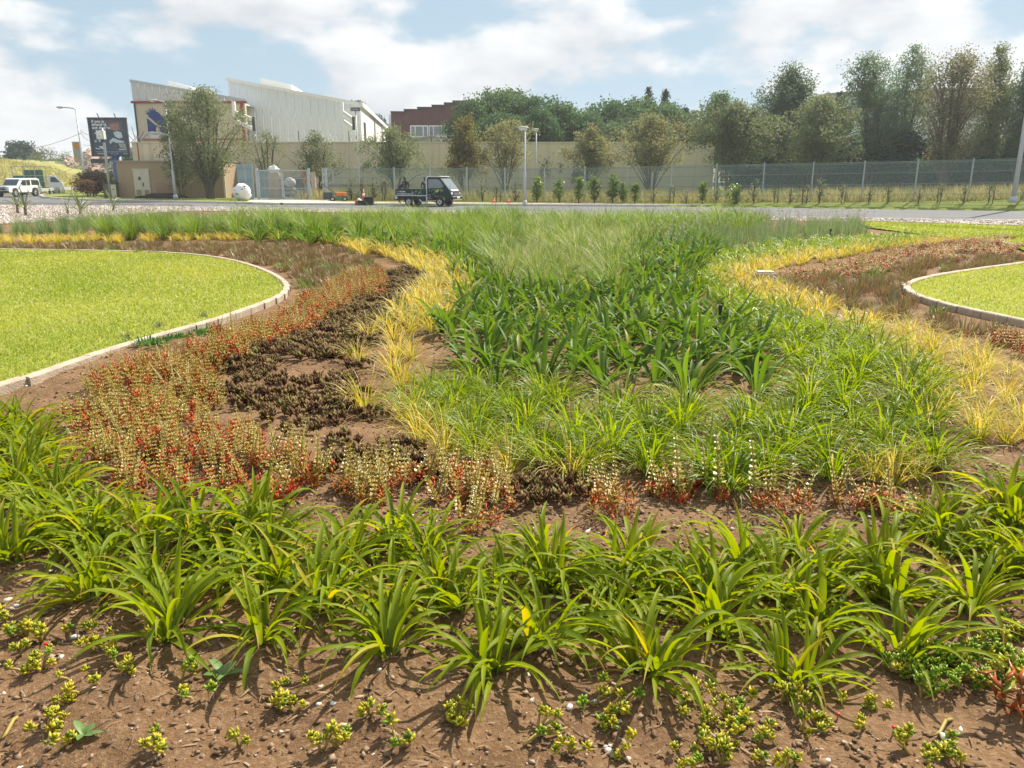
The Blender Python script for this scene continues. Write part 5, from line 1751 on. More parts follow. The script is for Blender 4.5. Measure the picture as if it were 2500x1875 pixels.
px_tree('tree', 'slim grey-green tree nearest the right edge behind the leaning lamp', 'tree', 2480, 116, 400, 42, 62, 'column', 117, RIGHT, clusters=360, per=44, size=(0.09, 0.18), sig=0.31, stems=2, trunk_r=.15, branches=60, key='greygreen', lumps=.4)
px_tree('tree', 'olive tree half cut off by the right edge of the view', 'tree', 2570, 150, 400, 60, 61, 'round', 118, RIGHT, clusters=360, per=44, size=(0.09, 0.18), sig=0.33, stems=2, trunk_r=.15, branches=40, key='olive')
# dark understorey behind the fence on the right
UNDER = [tree_meshes(130 + i, 6.2, .1, 2.6, 'dome', 260, 44, (.18, .34), sig=.42, stems=2, trunk_r=.1, branches=8, key=('dark', 'wood', 'dark')[i], shell=.4) for i in range(3)]
for i, (u, vt, Y) in enumerate(((1850, 290, 74), (1930, 300, 72), (2010, 322, 71), (2075, 330, 69), (2140, 318, 68), (2215, 330, 67), (2290, 345, 66), (2350, 350, 66), (2420, 330, 65), (2490, 335, 65), (2560, 330, 64))):
    h = at(u, vt, Y).z
    plant_tree('bush', 'dark evergreen bush, %s from the left in the low row behind the right fence' % nth(i + 1), 'bush', (at(u, 450, Y).x, Y, 0), UNDER[i % 3], 'dark bushes behind the right fence', i * 1.3, (1.05, 1.05, h / 6.2))
# the wood that hangs over the wall
WOOD = [tree_meshes(140 + i, 10.0, 2.4, 4.3, ('round', 'dome', 'round')[i], 420, 44, (.16, .34), sig=.4, stems=2, trunk_r=.22, branches=10, key='wood', shell=.34, lumps=.22) for i in range(3)]
for i, (u, vt, Y, sx) in enumerate(((1158, 246, 83, .6), (1210, 224, 85, 1.0), (1245, 226, 84, 1.0), (1312, 240, 82, .95), (1375, 256, 80, .9), (1432, 276, 79.5, .85), (1500, 250, 82, 1.0), (1560, 244, 84, 1.0), (1622, 258, 83, .9), (1662, 280, 82, .8), (1322, 268, 77.6, .62), (1215, 280, 78.5, .7), (1265, 285, 77.8, .75), (1400, 300, 77.6, .7), (1490, 302, 77.8, .7), (1570, 296, 78, .75))):
    h = at(u, vt, Y).z
    plant_tree('tree', 'rounded mid-green tree, %s from the left of the wood over the beige wall' % nth(i + 1), 'tree', (at(u, 450, Y).x, Y, 0), WOOD[i % 3], 'dense green trees over the beige wall', i * 2.1, (sx, sx * .8, h / 10.0))
px_tree('tree', 'rounded grey-green tree between the conifers and the tall feathery tree', 'tree', 1748, 234, 390, 54, 86, 'dome', 150, clusters=300, per=61, size=(0.16, 0.30), sig=0.41, trunk_r=.2, branches=10, key='wood', shell=.4)
for i, (u, vt, vb, hp, lab) in enumerate(((1573, 214, 300, 15, 'taller dark conifer spire above the wood'), (1614, 221, 300, 14, 'second dark conifer spire, right of the taller one'), (1663, 265, 320, 9, 'small dark conifer tip left of the grey-green round tree'),
                                         (1683, 275, 320, 8, 'smallest dark conifer tip above the wood'), (1733, 234, 300, 7, 'thin dark conifer tip poking from the grey-green round tree'), (2030, 226, 330, 15, 'dark narrow cypress before the pale grey hall'), (2052, 268, 330, 9, 'short dark cypress beside the narrow one'))):
    Y = 96 if i < 5 else 84
    px_tree('conifer', lab, 'conifer', u, vt, vb, hp, Y, 'cone' if i < 5 else 'column', 160 + i, clusters=70, per=58, size=(0.12, 0.24), sig=0.20, droop=.1, trunk_r=.12, branches=6, key='conifer', lumps=.25)
px_tree('tree', 'dark tree top showing behind the warehouse roof corner', 'tree', 886, 252, 330, 20, 150, 'round', 170, clusters=70, per=51, size=(0.22, 0.43), sig=0.46, trunk_r=.2, branches=6, key='dark')
px_tree('tree', 'dark tree top between warehouse and outbuilding', 'tree', 926, 284, 340, 20, 150, 'round', 171, clusters=70, per=51, size=(0.22, 0.43), sig=0.46, trunk_r=.2, branches=6, key='dark')
# trees and scrub on the far left
px_tree('tree', 'broad dark round tree beyond the grassy embankment', 'tree', 66, 356, 412, 44, 175, 'dome', 172, clusters=200, per=61, size=(0.29, 0.58), sig=0.74, trunk_r=.3, branches=8, key='dark', shell=.4)
SCR = [tree_meshes(180 + i, 3.2, .1, 2.6, 'dome', 110, 30, (.22, .45), sig=.4, stems=2, trunk_r=.07, branches=8, key=('greygreen', 'olive', 'wood')[i], shell=.4) for i in range(3)]
scrub = [(-30, 395, 150), (5, 388, 165), (20, 398, 140), (60, 398, 138), (95, 385, 165), (100, 402, 136), (128, 392, 150), (140, 405, 132), (160, 398, 142), (178, 412, 126), (195, 408, 130), (225, 405, 128), (150, 425, 122), (176, 432, 119), (205, 428, 119), (232, 425, 120), (290, 400, 140), (310, 393, 150), (315, 375, 120), (276, 428, 118)]
for i, (u, vt, Y) in enumerate(scrub):
    p = at(u, vt, Y)
    zb_ = max(0.0, p.z - 3.6) if Y > 115 else 0
    plant_tree('bush', 'grey-green scrub bush, %s from the left on the far slope' % nth(1 + sorted(scrub).index((u, vt, Y))), 'bush', (p.x, Y, zb_ - .4), SCR[i % 3], 'scrub bushes on the far left slope', i * 1.7, (1.0, 1.0, max(.5, (p.z - zb_ + .4) / 3.2)))
for i, (u, vt, lab) in enumerate(((112, 358, 'leafless thorn tree right of the broad dark tree'), (140, 362, 'second leafless thorn tree beyond the embankment'), (172, 366, 'leafless thorn tree beside the fuel banner'))):
    px_tree('tree', lab, 'tree', u, vt, 400, 15, 160, 'vase', 190 + i, clusters=30, per=10, size=(0.14, 0.29), sig=0.37, stems=3, trunk_r=.14, branches=30, key='brown')
p = at(230, 463, 76)
px_tree('bush', 'big dusty reddish-brown bush on the corner lawn', 'bush', 230, 423, 461, 36, 76, 'dome', 195, clusters=190, per=51, size=(0.10, 0.20), sig=0.24, stems=5, trunk_r=.06, branches=30, key='red', lumps=.3)
px_tree('bush', 'low grey-brown bush in front of the big reddish bush', 'bush', 214, 440, 463, 17, 74.5, 'dome', 196, clusters=60, per=41, size=(0.09, 0.17), sig=0.18, stems=3, trunk_r=.04, branches=12, key='red')

# saplings along the fence
SAP = {}
for i in range(4):
    SAP['full%d' % i] = tree_meshes(200 + i, 1.75, .42, .34, 'column', 42, 16, (.09, .16), sig=.1, droop=.2, trunk_r=.04, branches=14, key='sapling', lumps=.3)
    SAP['thin%d' % i] = tree_meshes(210 + i, 1.5, .35, .36, 'column', 14, 9, (.07, .13), sig=.12, droop=.2, stems=2 if i % 2 else 1, trunk_r=.03, branches=12, key='olive', lumps=.3)
    SAP['bush%d' % i] = tree_meshes(220 + i, 1.3, .1, .6, 'vase', 34, 14, (.1, .18), sig=.13, stems=4, trunk_r=.03, branches=16, key='sapling')
sap = [(857, 430, 'thin'), (884, 428, 'thin'), (911, 424, 'thin'), (936, 428, 'thin'), (1178, 432, 'thin'), (1217, 446, 'thin'), (1258, 433, 'thin'), (1312, 432, 'full'), (1366, 436, 'full'), (1414, 428, 'full'), (1452, 428, 'full'), (1497, 426, 'full'),
       (1521, 445, 'full'), (1551, 443, 'full'), (1596, 450, 'thin'), (1641, 446, 'thin'), (1677, 460, 'thin'), (1716, 440, 'full'), (1750, 440, 'thin'), (1798, 449, 'bush'), (1842, 436, 'thin'), (1896, 450, 'thin'), (1931, 448, 'thin'), (1966, 440, 'thin'), (2003, 430, 'thin'),
       (2061, 444, 'thin'), (2124, 448, 'thin'), (2170, 444, 'thin'), (2245, 448, 'thin'), (2295, 442, 'thin'), (2356, 442, 'thin'), (2422, 442, 'thin')]
how = {'full': 'leafy bright green sapling', 'thin': 'thin bare sapling', 'bush': 'bushy young plant'}
cnt = {}
for i, (u, vt, k) in enumerate(sap):
    f = fence_at(u)
    y = f.y - 1.15
    x = at(u, 470, y).x
    z = float(bank(np.array(x), np.array(y))) if x > -1 else 0.0
    h = at(u, vt, y).z - z
    m = SAP['%s%d' % (k, i % 4)]
    base_h = {'full': 1.75, 'thin': 1.5, 'bush': 1.3}[k]
    cnt[k] = cnt.get(k, 0) + 1
    lab = '%s before the mesh fence, %s such from the left' % (how[k], nth(cnt[k])) if k != 'bush' else 'bushy bright green young plant in front of the mesh fence'
    plant_tree('sapling', lab, 'sapling', (x, y, z - .03), m, 'saplings planted along the mesh fence', i * 1.9, h / base_h)
for i, u in enumerate((1600, 1650, 1735, 1880, 1960, 2080, 2200, 2310, 2440)):
    pass
# tall dry grass behind the fence, greener tufts in front of it
M_dry = leafmat('dry_grass', (.34, .3, .13), (.52, .45, .23), old=(.2, .25, .07), old_share=.3, trans=.5)


def grass_field(name, fn, n, h, w, m, rs):
    P = fn(rs, n)
    n = len(P)
    a = rs.uniform(0, 2 * np.pi, n)
    hh = rs.uniform(h[0], h[1], n)
    dx = np.stack([np.cos(a), np.sin(a), np.zeros(n)], -1) * (w * rs.uniform(.6, 1.4, n))[:, None]
    lean = np.stack([rs.normal(-.1, .25, n), rs.normal(0, .25, n), np.ones(n)], -1) * hh[:, None]
    V = np.stack([P - dx, P + dx, P + lean * .6 + dx * .5, P + lean], 1).reshape(-1, 3)
    F = np.arange(4 * n).reshape(-1, 4)
    o = put(name, mesh_np(name, V, F, m, {'tone': np.repeat(rs.uniform(0, 1, n), 4), 'along': np.tile([0, 0, .5, 1.0], n)}, False))
    o['kind'] = 'stuff'
    return o


def behind_fence(rs, n):
    s = rs.uniform(-.05, 1.25, n)
    X = FA.x + (FB.x - FA.x) * s
    Yv = FA.y + (FB.y - FA.y) * s + rs.uniform(-.5, 7.0, n)
    Z = np.where(X > -2, bank(X, Yv), 0.0)
    return np.stack([X, Yv, Z], -1)


def edge_tufts(rs, n):
    s = rs.uniform(-.1, 1.25, n)
    X = FA.x + (FB.x - FA.x) * s
    Yv = FA.y + (FB.y - FA.y) * s + rs.normal(-.1, .25, n)
    Z = np.where(X > -2, bank(X, Yv), 0.0)
    return np.stack([X, Yv, Z], -1)


rf = np.random.RandomState(77)
grass_field('dry_grass', behind_fence, 26000, (.35, 1.05), .02, M_dry, rf)
grass_field('dry_grass', edge_tufts, 5000, (.12, .4), .018, M_dry, rf)
M_bankgrass = leafmat('bank_grass', (.2, .23, .05), (.4, .36, .14), old=(.5, .43, .22), old_share=.25, trans=.45, rough=.7, spec=.15)
def on_embankment(rs, n):
    X = rs.uniform(-110, -52, n); Yv = rs.uniform(92, 118, n)
    return np.stack([X, Yv, emb(X, Yv)], -1)
grass_field('bank_grass', on_embankment, 26000, (.2, .6), .05, M_bankgrass, rf)
def on_verge(rs, n):
    X = rs.uniform(-42, 38, n); Yv = rs.uniform(44, 76, n)
    poly = np.array([(p[0], p[1] + .15) for p in verge])
    k = inside(poly, X, Yv) & (Yv < np.interp(X, [-42, -15, 31, 40], [76, 66, 48, 46])) & ~inside(np.array([(p.x, p.y) for p in dr]), X, Yv) & ~inside(np.array([(p.x, p.y) for p in pv]), X, Yv)
    X, Yv = X[k], Yv[k]
    return np.stack([X, Yv, np.where(X > -2, np.maximum(bank(X, Yv), 0), 0.0)], -1)
M_vblade = leafmat('verge_blade', (.17, .24, .03), (.32, .34, .07), old=(.4, .36, .15), old_share=.15, trans=.4)
grass_field('verge_grass', on_verge, 42000, (.03, .12), .018, M_vblade, rf)

# ------------------------------------------------------------------ planting: blades
def blades(rs, n, r0=.03, L=(.3, .5), W=(.012, .018), e0=(55, 85), droop=(60, 110), S=5, fold=.25, bend=.35, pw=1.5, prof='strap', twist=.25, tone=None, az=None, wind=(0, 0)):
    """n arching leaf blades from one clump -> V, F, tone, along"""
    az = rs.uniform(0, 2 * np.pi, n) if az is None else np.full(n, az)
    Ls = rs.uniform(L[0], L[1], n)
    Ws = rs.uniform(W[0], W[1], n) * .5
    e = np.radians(rs.uniform(e0[0], e0[1], n))
    dr_ = np.radians(rs.uniform(droop[0], droop[1], n))
    s = np.linspace(0, 1, S + 1)
    th = e[:, None] - dr_[:, None] * s[None] ** pw
    azs = az[:, None] + (rs.normal(0, bend, n))[:, None] * s[None]
    T = np.stack([np.cos(th) * np.cos(azs), np.cos(th) * np.sin(azs), np.sin(th)], -1)
    T[:, :, 0] += wind[0] * s[None]; T[:, :, 1] += wind[1] * s[None]
    step = (Ls / S)[:, None, None]
    mid = (T[:, 1:] + T[:, :-1]) / 2 * step
    rr_ = r0 * rs.uniform(.2, 1, n)
    P = np.zeros((n, S + 1, 3))
    P[:, 0, 0], P[:, 0, 1] = np.cos(az) * rr_, np.sin(az) * rr_
    P[:, 1:] = P[:, :1] + np.cumsum(mid, 1)
    side = np.stack([-np.sin(azs), np.cos(azs), np.zeros_like(azs)], -1)
    up = np.cross(T, side)
    up /= np.linalg.norm(up, axis=-1, keepdims=True) + 1e-9
    tw = (rs.normal(0, twist, n))[:, None] * s[None] + rs.normal(0, .15, n)[:, None]
    sd = side * np.cos(tw)[..., None] + up * np.sin(tw)[..., None]
    if prof == 'strap':
        w = (.62 + .38 * np.sin(np.pi * np.clip(s * 1.15, 0, 1))) * np.clip(1 - s ** 5, 0, 1) * np.where(s > .82, np.sqrt(np.clip((1 - s) / .18, 0, 1)), 1)
    elif prof == 'broad':
        w = (.5 + .5 * np.sin(np.pi * np.clip(s * .95 + .05, 0, 1))) * np.where(s > .75, np.sqrt(np.clip((1 - s) / .25, 0, 1)), 1)
    else:
        w = (1 - s) ** .6
    w = np.maximum(w, .04)
    hwid = (Ws[:, None] * w[None])[..., None]
    if fold:
        V = np.stack([P - sd * hwid + up * hwid * fold, P - up * hwid * fold, P + sd * hwid + up * hwid * fold], 2)
        k = 3
    else:
        V = np.stack([P - sd * hwid, P + sd * hwid], 2)
        k = 2
    V[..., 2] = np.maximum(V[..., 2], -.01)
    i = np.arange(n)[:, None, None] * (S + 1) * k
    j = np.arange(S)[None, :, None] * k
    c = np.arange(k - 1)[None, None, :]
    b = i + j + c
    F = np.stack([b, b + 1, b + k + 1, b + k], -1).reshape(-1, 4)
    tn = rs.uniform(0, 1, n) if tone is None else np.clip(rs.normal(tone, .2, n), 0, 1)
    return V.reshape(-1, 3), F, np.repeat(tn, (S + 1) * k), np.tile(np.repeat(s, k), n)


def join(parts):
    Vs, Fs, Ts, As, o = [], [], [], [], 0
    for V, F, t, a in parts:
        Vs.append(V); Fs.append(F + o); Ts.append(t); As.append(a); o += len(V)
    return np.concatenate(Vs), np.concatenate(Fs), np.concatenate(Ts), np.concatenate(As)


def blade_mesh(name, m, *parts):
    V, F, t, a = join(parts)
    return mesh_np(name, V, F, m, {'tone': t, 'along': a})


def lens_leaves(rs, n, pos, L, W, el, thick=.3, up0=0.0, spiral=True, curl=.15):
    """fleshy pointed leaves of a rosette: 6 points each (base, two sides, tip, keel, face)"""
    k = np.arange(n)
    az = k * 2.4 + rs.uniform(0, 6) if spiral else rs.uniform(0, 6.28, n)
    l = rs.uniform(L[0], L[1], n)
    w = rs.uniform(W[0], W[1], n) * .5
    e = np.radians(rs.uniform(el[0], el[1], n))
    d = np.stack([np.cos(az) * np.cos(e), np.sin(az) * np.cos(e), np.sin(e)], -1)
    s = np.stack([-np.sin(az), np.cos(az), np.zeros(n)], -1)
    u = np.cross(d, s) * -1
    u *= np.sign(u[:, 2:3] + 1e-6)
    P = np.zeros((n, 3)) + np.asarray(pos) + np.stack([np.zeros(n), np.zeros(n), up0 * k / max(1, n)], -1)
    l_, w_ = l[:, None], w[:, None]
    V = np.stack([P, P + d * l_ * .58 + s * w_ + u * w_ * .3, P + d * l_ + u * l_ * curl, P + d * l_ * .58 - s * w_ + u * w_ * .3, P + d * l_ * .55 - u * w_ * thick * 2, P + d * l_ * .5 + u * w_ * thick], 1)
    f = np.array([(0, 1, 5), (1, 2, 5), (2, 3, 5), (3, 0, 5), (1, 0, 4), (2, 1, 4), (3, 2, 4), (0, 3, 4)])
    F = (f[None] + 6 * k[:, None, None]).reshape(-1, 3)
    t = np.repeat(rs.uniform(0, 1, n), 6)
    a = np.tile([0, .55, 1, .55, .4, .5], n)
    return V.reshape(-1, 3), F, t, a


def scatter(poly, spacing, rs, jit=.3):
    poly = np.asarray([(p[0], p[1]) for p in poly])
    lo, hi = poly.min(0), poly.max(0)
    res = []
    row = 0
    y = lo[1]
    while y <= hi[1]:
        x = lo[0] + (spacing / 2 if row % 2 else 0)
        while x <= hi[0]:
            px, py = x + rs.normal(0, jit) * spacing, y + rs.normal(0, jit) * spacing
            res.append((px, py))
            x += spacing
        y += spacing * .866
        row += 1
    res = np.array(res)
    return res[inside(poly, res[:, 0], res[:, 1])]


def in_view(x, y, margin=70):
    u, v = pix((x, y, .2))
    return -margin < u < 2500 + margin and v < 1960


def rows(pts, n=None, gap=None):
    """rank plants for their labels: rows from the front, and from the left within a row"""
    pts = [p for p in pts if in_view(p[0], p[1])]
    pts.sort(key=lambda p: p[1])
    if not pts:
        return []
    res, cur, y0 = [], [], pts[0][1]
    for p in pts:
        if p[1] - y0 > gap:
            res.append(cur); cur = []; y0 = p[1]
        cur.append(p)
    res.append(cur)
    out_ = []
    for r, c in enumerate(res):
        c.sort(key=lambda p: pix((p[0], p[1], 0))[0])
        for i, p in enumerate(c):
            out_.append((p, r + 1, i + 1))
    return out_


def zone(pts, z):
    return [gd(x, y, z) for x, y in pts]


# ---- daylilies: every leaf is a piece of its own
M_lily = leafmat('daylily_leaf', (.12, .185, .007), (.3, .36, .014), tip=(.5, .33, .06), tip_from=.72, tip_share=.2, old=(.42, .38, .03), old_share=.05, trans=.5, rough=.5, base=(.16, .22, .05), spec=.18)
M_lily_old = leafmat('daylily_old_leaf', (.4, .28, .05), (.38, .2, .08), tip=(.3, .15, .07), tip_from=.5, tip_share=1, trans=.4)
rl_ = np.random.RandomState(42)
POOL_IN, POOL_MID, POOL_OUT, POOL_OLD = [], [], [], []
for i in range(14):
    POOL_IN.append(blade_mesh('leaf', M_lily, blades(rl_, 1, 0.0, (.32, .42), (.024, .032), (64, 86), (30, 85), 8, .35, .25, 2.0, 'strap', .35, az=0.0)))
for i in range(20):
    POOL_MID.append(blade_mesh('leaf', M_lily, blades(rl_, 1, 0.0, (.38, .52), (.025, .033), (48, 72), (80, 140), 9, .35, .3, 1.7, 'strap', .4, az=0.0)))
for i in range(20):
    POOL_OUT.append(blade_mesh('leaf', M_lily, blades(rl_, 1, 0.0, (.32, .46), (.022, .03), (28, 52), (65, 130), 9, .35, .35, 1.5, 'strap', .5, az=0.0)))
for i in range(6):
    POOL_OLD.append(blade_mesh('leaf', M_lily_old, blades(rl_, 1, 0.0, (.2, .36), (.01, .017), (25, 55), (60, 120), 7, .5, .6, 1.3, 'strap', .9, az=0.0)))


def daylily(x, y, label, rs, size=1.0, n=30):
    o = thing('daylily', label, 'daylily', (x, y, bed_z(x, y) - .005), rs.uniform(0, 6.28), 'daylily clumps across the foreground')
    fans = rs.randint(2, 4)
    for k in range(n):
        q = k / n
        pool = POOL_IN if q < .16 else POOL_MID if q < .6 else POOL_OUT
        if q > .95 and rs.rand() < .8:
            pool = POOL_OLD
        fa = (k % fans) * 6.28 / fans
        az = rs.uniform(0, 2 * np.pi)
        # leaves stand in a few fans, so they bunch towards two opposite sides of each
        c = (math.cos(fa) * .035, math.sin(fa) * .035)
        me = pool[rs.randint(len(pool))]
        s = size * rs.uniform(.82, 1.12)
        put('leaf', me, o, (c[0] + math.cos(az) * .02, c[1] + math.sin(az) * .02, 0), (0, 0, az), (s, s * rs.uniform(.9, 1.1), s))
    return o


front = [(205, 1298), (375, 1385), (573, 1400), (845, 1434), (1062, 1480), (1163, 1405), (1403, 1466), (1545, 1352), (1722, 1458), (1946, 1392), (2101, 1300), (1762, 1340), (30, 1225), (700, 1330), (985, 1340), (1320, 1345)]
pts = [tuple(gd(x, y, 0)[:2]) for x, y in front]
lily_zone = zone([(-120, 900), (60, 905), (130, 985), (190, 1090), (330, 1150), (520, 1165), (760, 1158), (1000, 1175), (1240, 1172), (1500, 1180), (1740, 1165), (1900, 1150), (2050, 1110), (2330, 1040), (2330, 1230), (2120, 1270), (1900, 1330), (1500, 1330), (900, 1330), (400, 1310), (160, 1250), (-120, 1180)], 0)
for p in scatter(lily_zone, .235, rl_, .17):
    if all((p[0] - a) ** 2 + (p[1] - c) ** 2 > .2 ** 2 for a, c in pts):
        pts.append(tuple(p))
LILY = rows(pts, gap=.33)
for (x, y), r, i in LILY:
    daylily(x, y, 'arching green daylily clump, %s from the left in the %s row from the front' % (nth(i), nth(r)), rl_, rl_.uniform(.68, .92) * (1.12 if r == 1 else 1), int(rl_.randint(34, 48)))

# ---- broad strap-leaved clumps in the middle
M_agap = leafmat('strap_leaf', (.055, .13, .012), (.15, .245, .03), tip=(.42, .32, .1), tip_from=.86, tip_share=.14, old=(.3, .3, .05), old_share=.03, trans=.42, rough=.5, base=(.1, .15, .04), spec=.2)
ra = np.random.RandomState(17)
AG = [blade_mesh('leaf', M_agap, blades(ra, 1, 0.0, (.46, .66), (.042, .058), (50, 80), (20, 80), 7, .3, .2, 1.8, 'broad', .25, az=0.0)) for i in range(16)]
AGO = [blade_mesh('leaf', M_agap, blades(ra, 1, 0.0, (.42, .6), (.038, .052), (25, 52), (30, 95), 7, .3, .3, 1.6, 'broad', .3, az=0.0)) for i in range(14)]
AGFAR = [blade_mesh('foliage', M_agap, blades(ra, 26, .08, (.45, .66), (.036, .05), (38, 84), (20, 85), 5, .3, .2, 1.7, 'broad', .3)) for i in range(5)]
agz = zone([(985, 560), (1060, 585), (1120, 605), (1330, 600), (1450, 590), (1540, 655), (1620, 720), (1700, 760), (1720, 800), (1640, 845), (1480, 850), (1380, 815), (1180, 800), (1040, 790), (950, 760), (935, 715), (980, 650)], .12)
agz2 = zone([(1330, 520), (1460, 505), (1560, 520), (1470, 590), (1370, 590)], .25)
agz3 = zone([(540, 488), (760, 492), (960, 512), (990, 540), (960, 545), (760, 512), (540, 505)], .25)
agz4 = zone([(1000, 520), (1080, 525), (1100, 585), (1040, 590), (985, 570)], .3)
apts = [tuple(p) for p in scatter(agz, .47, ra, .14)] + [tuple(p) for p in scatter(agz4, .55, ra, .15)]
for (x, y), r, i in rows(apts, gap=.42):
    o = thing('agapanthus', 'dark strap-leaved clump in the central patch, %s from left, %s row' % (nth(i), nth(r)), 'agapanthus', (x, y, bed_z(x, y) if y < 8.6 else -.03), ra.uniform(0, 6.28), 'dark strap-leaved clumps in the middle of the bed')
    n = int(ra.randint(15, 22))
    for k in range(n):
        az = ra.uniform(0, 6.28)
        s = ra.uniform(.68, .98)
        put('leaf', (AG if k < n * .6 else AGO)[ra.randint(14)], o, (math.cos(az) * .035, math.sin(az) * .035, 0), (0, 0, az), s)
far_ag = [tuple(p) for p in scatter(agz2, .6, ra, .2)] + [tuple(p) for p in scatter(agz3, .8, ra, .2)]
for (x, y), r, i in rows(far_ag, gap=1.5):
    o = put('agapanthus', AGFAR[ra.randint(5)], None, (x, y, -.03), (0, 0, ra.uniform(0, 6.28)), ra.uniform(.9, 1.2))
    mark(o, 'distant strap-leaved clump below the tall grass, %s from left, row %s' % (nth(i), ORD[r] if r < 20 else r), 'agapanthus', 'distant strap-leaved clumps below the tall grass')

# ---- bright green lilyturf
M_turf = leafmat('lilyturf_blade', (.1, .185, .007), (.265, .35, .014), tip=(.45, .38, .12), tip_from=.85, tip_share=.15, old=(.4, .36, .09), old_share=.03, trans=.5, rough=.4)
rt = np.random.RandomState(23)
TURF = [blade_mesh('foliage', M_turf, blades(rt, 84, .06, (.32, .48), (.009, .014), (35, 88), (50, 130), 5, .25, .3, 1.7, 'strap', .4)) for i in range(6)]
TURFF = [blade_mesh('foliage', M_turf, blades(rt, 70, .08, (.28, .44), (.011, .016), (35, 88), (50, 120), 4, 0, .3, 1.7, 'strap', .4)) for i in range(4)]
tz1 = zone([(885, 800), (960, 790), (1040, 800), (1180, 815), (1380, 830), (1480, 865), (1650, 860), (1730, 800), (1700, 755), (1620, 705), (1540, 640), (1470, 590), (1560, 540), (1700, 522), (1930, 506), (1960, 505), (2010, 512), (1960, 522), (1700, 548), (1590, 575), (1570, 600), (1620, 630), (1740, 665), (1880, 725), (1990, 780), (2060, 850), (2080, 930), (2020, 985), (1850, 1015), (1620, 1010), (1400, 985), (1220, 985), (1080, 985), (960, 940), (880, 880)], .12)
tp_ = [tuple(p) for p in scatter(tz1, .37, rt, .18)]
tp_ = [p for p in tp_ if in_view(*p)]
tp_.sort(key=lambda p: p[1])
for (x, y), r, i in rows(tp_[:300], gap=.5):
    far = y > 8.5
    o = put('lilyturf', (TURFF if far else TURF)[rt.randint(4)], None, (x, y, bed_z(x, y) if y < 8.6 else -.03), (0, 0, rt.uniform(0, 6.28)), rt.uniform(.85, 1.12))
    mark(o, 'bright green grassy lilyturf clump, %s from left, %s row from the front' % (nth(i), nth(r)), 'lilyturf', 'lilyturf clumps of the bright green drift')
def massed(name, pts_, variants, rs, m, z=-.03, sc=(.85, 1.1)):
    """what is past counting: many clumps joined into one mesh"""
    Vs, Fs, Ts, As, off = [], [], [], [], 0
    cache = {}
    for x, y in pts_:
        me = variants[rs.randint(len(variants))]
        if me.name not in cache:
            n = len(me.vertices); V = np.zeros(n * 3, np.float32); me.vertices.foreach_get('co', V)
            F = np.zeros(len(me.loops), np.int32); me.loops.foreach_get('vertex_index', F)
            k = len(me.loops) // len(me.polygons)
            T = np.zeros(n, np.float32); me.attributes['tone'].data.foreach_get('value', T)
            A = np.zeros(n, np.float32); me.attributes['along'].data.foreach_get('value', A)
            cache[me.name] = (V.reshape(-1, 3), F.reshape(-1, k), T, A)
        V, F, T, A = cache[me.name]
        a, s = rs.uniform(0, 6.28), rs.uniform(*sc)
        c, q = math.cos(a) * s, math.sin(a) * s
        W = np.stack([V[:, 0] * c - V[:, 1] * q + x, V[:, 0] * q + V[:, 1] * c + y, V[:, 2] * s + z], -1)
        Vs.append(W); Fs.append(F + off); Ts.append(np.clip(T + rs.normal(0, .1), 0, 1)); As.append(A); off += len(V)
    if not Vs:
        return
    o = put(name, mesh_np(name, np.concatenate(Vs), np.concatenate(Fs), m, {'tone': np.concatenate(Ts), 'along': np.concatenate(As)}))
    o['kind'] = 'stuff'
    return o
massed('lilyturf_foliage', tp_[300:], TURFF, rt, M_turf)

# ---- golden variegated grass
M_gold = leafmat('golden_blade', (.46, .37, .045), (.65, .53, .12), old=(.3, .36, .05), old_share=.2, tip=(.66, .6, .36), tip_from=.6, tip_share=.3, trans=.45, rough=.45, base=(.3, .3, .06))
rg = np.random.RandomState(29)
GOLD = [blade_mesh('foliage', M_gold, blades(rg, 60, .05, (.22, .36), (.005, .008), (45, 88), (40, 120), 5, 0, .3, 1.8, 'grass', .4)) for i in range(6)]
GOLDF = [blade_mesh('foliage', M_gold, blades(rg, 46, .07, (.22, .36), (.01, .016), (45, 88), (40, 110), 4, 0, .3, 1.8, 'grass', .4)) for i in range(4)]


def band(line, spacing, across, rs, z=.1):
    """clumps along a winding line given in the photo, several abreast"""
    P = smooth_path([gd(x, y, z) for x, y in line], 8)
    res = []
    for p, d in walk([Vector((q.x, q.y, 0)) for q in P], spacing):
        n = Vector((-d.y, d.x, 0))
        for k in range(across):
            q = p + n * ((k - (across - 1) / 2) * spacing * .9 + rs.normal(0, .16) * spacing) + d * rs.normal(0, .2) * spacing
            res.append((q.x, q.y))
    return res


g_pts = band([(-40, 514), (120, 513), (260, 511), (420, 508), (560, 506), (700, 510), (800, 520), (880, 540)], .42, 5, rg)
g_pts += band([(800, 520), (880, 545), (950, 575), (985, 600), (950, 640), (905, 680)], .36, 3, rg)
g_pts += [tuple(gd(x, y, 0)[:2]) for x, y in ((905, 665), (925, 690), (900, 715), (880, 740), (930, 725), (890, 780), (880, 700), (835, 712), (800, 745), (850, 745), (775, 795), (850, 800), (868, 835), (790, 880), (875, 905), (860, 770), (905, 950), (960, 985), (1100, 1010), (1230, 1030), (925, 925))]
g_pts += band([(2040, 513), (1930, 522), (1800, 540), (1690, 556), (1600, 580), (1600, 602), (1680, 632), (1790, 672), (1900, 712)], .36, 3, rg)
g_pts += band([(1900, 712), (2000, 752), (2090, 800), (2150, 860), (2190, 930)], .33, 4, rg)
g_pts += [tuple(gd(x, y, 0)[:2]) for x, y in ((1880, 1035), (1930, 1045), (2010, 1015), (2170, 975), (1980, 1040), (2110, 960))]
g_pts = [p for p in g_pts if in_view(*p)]
g_pts.sort(key=lambda p: p[1])
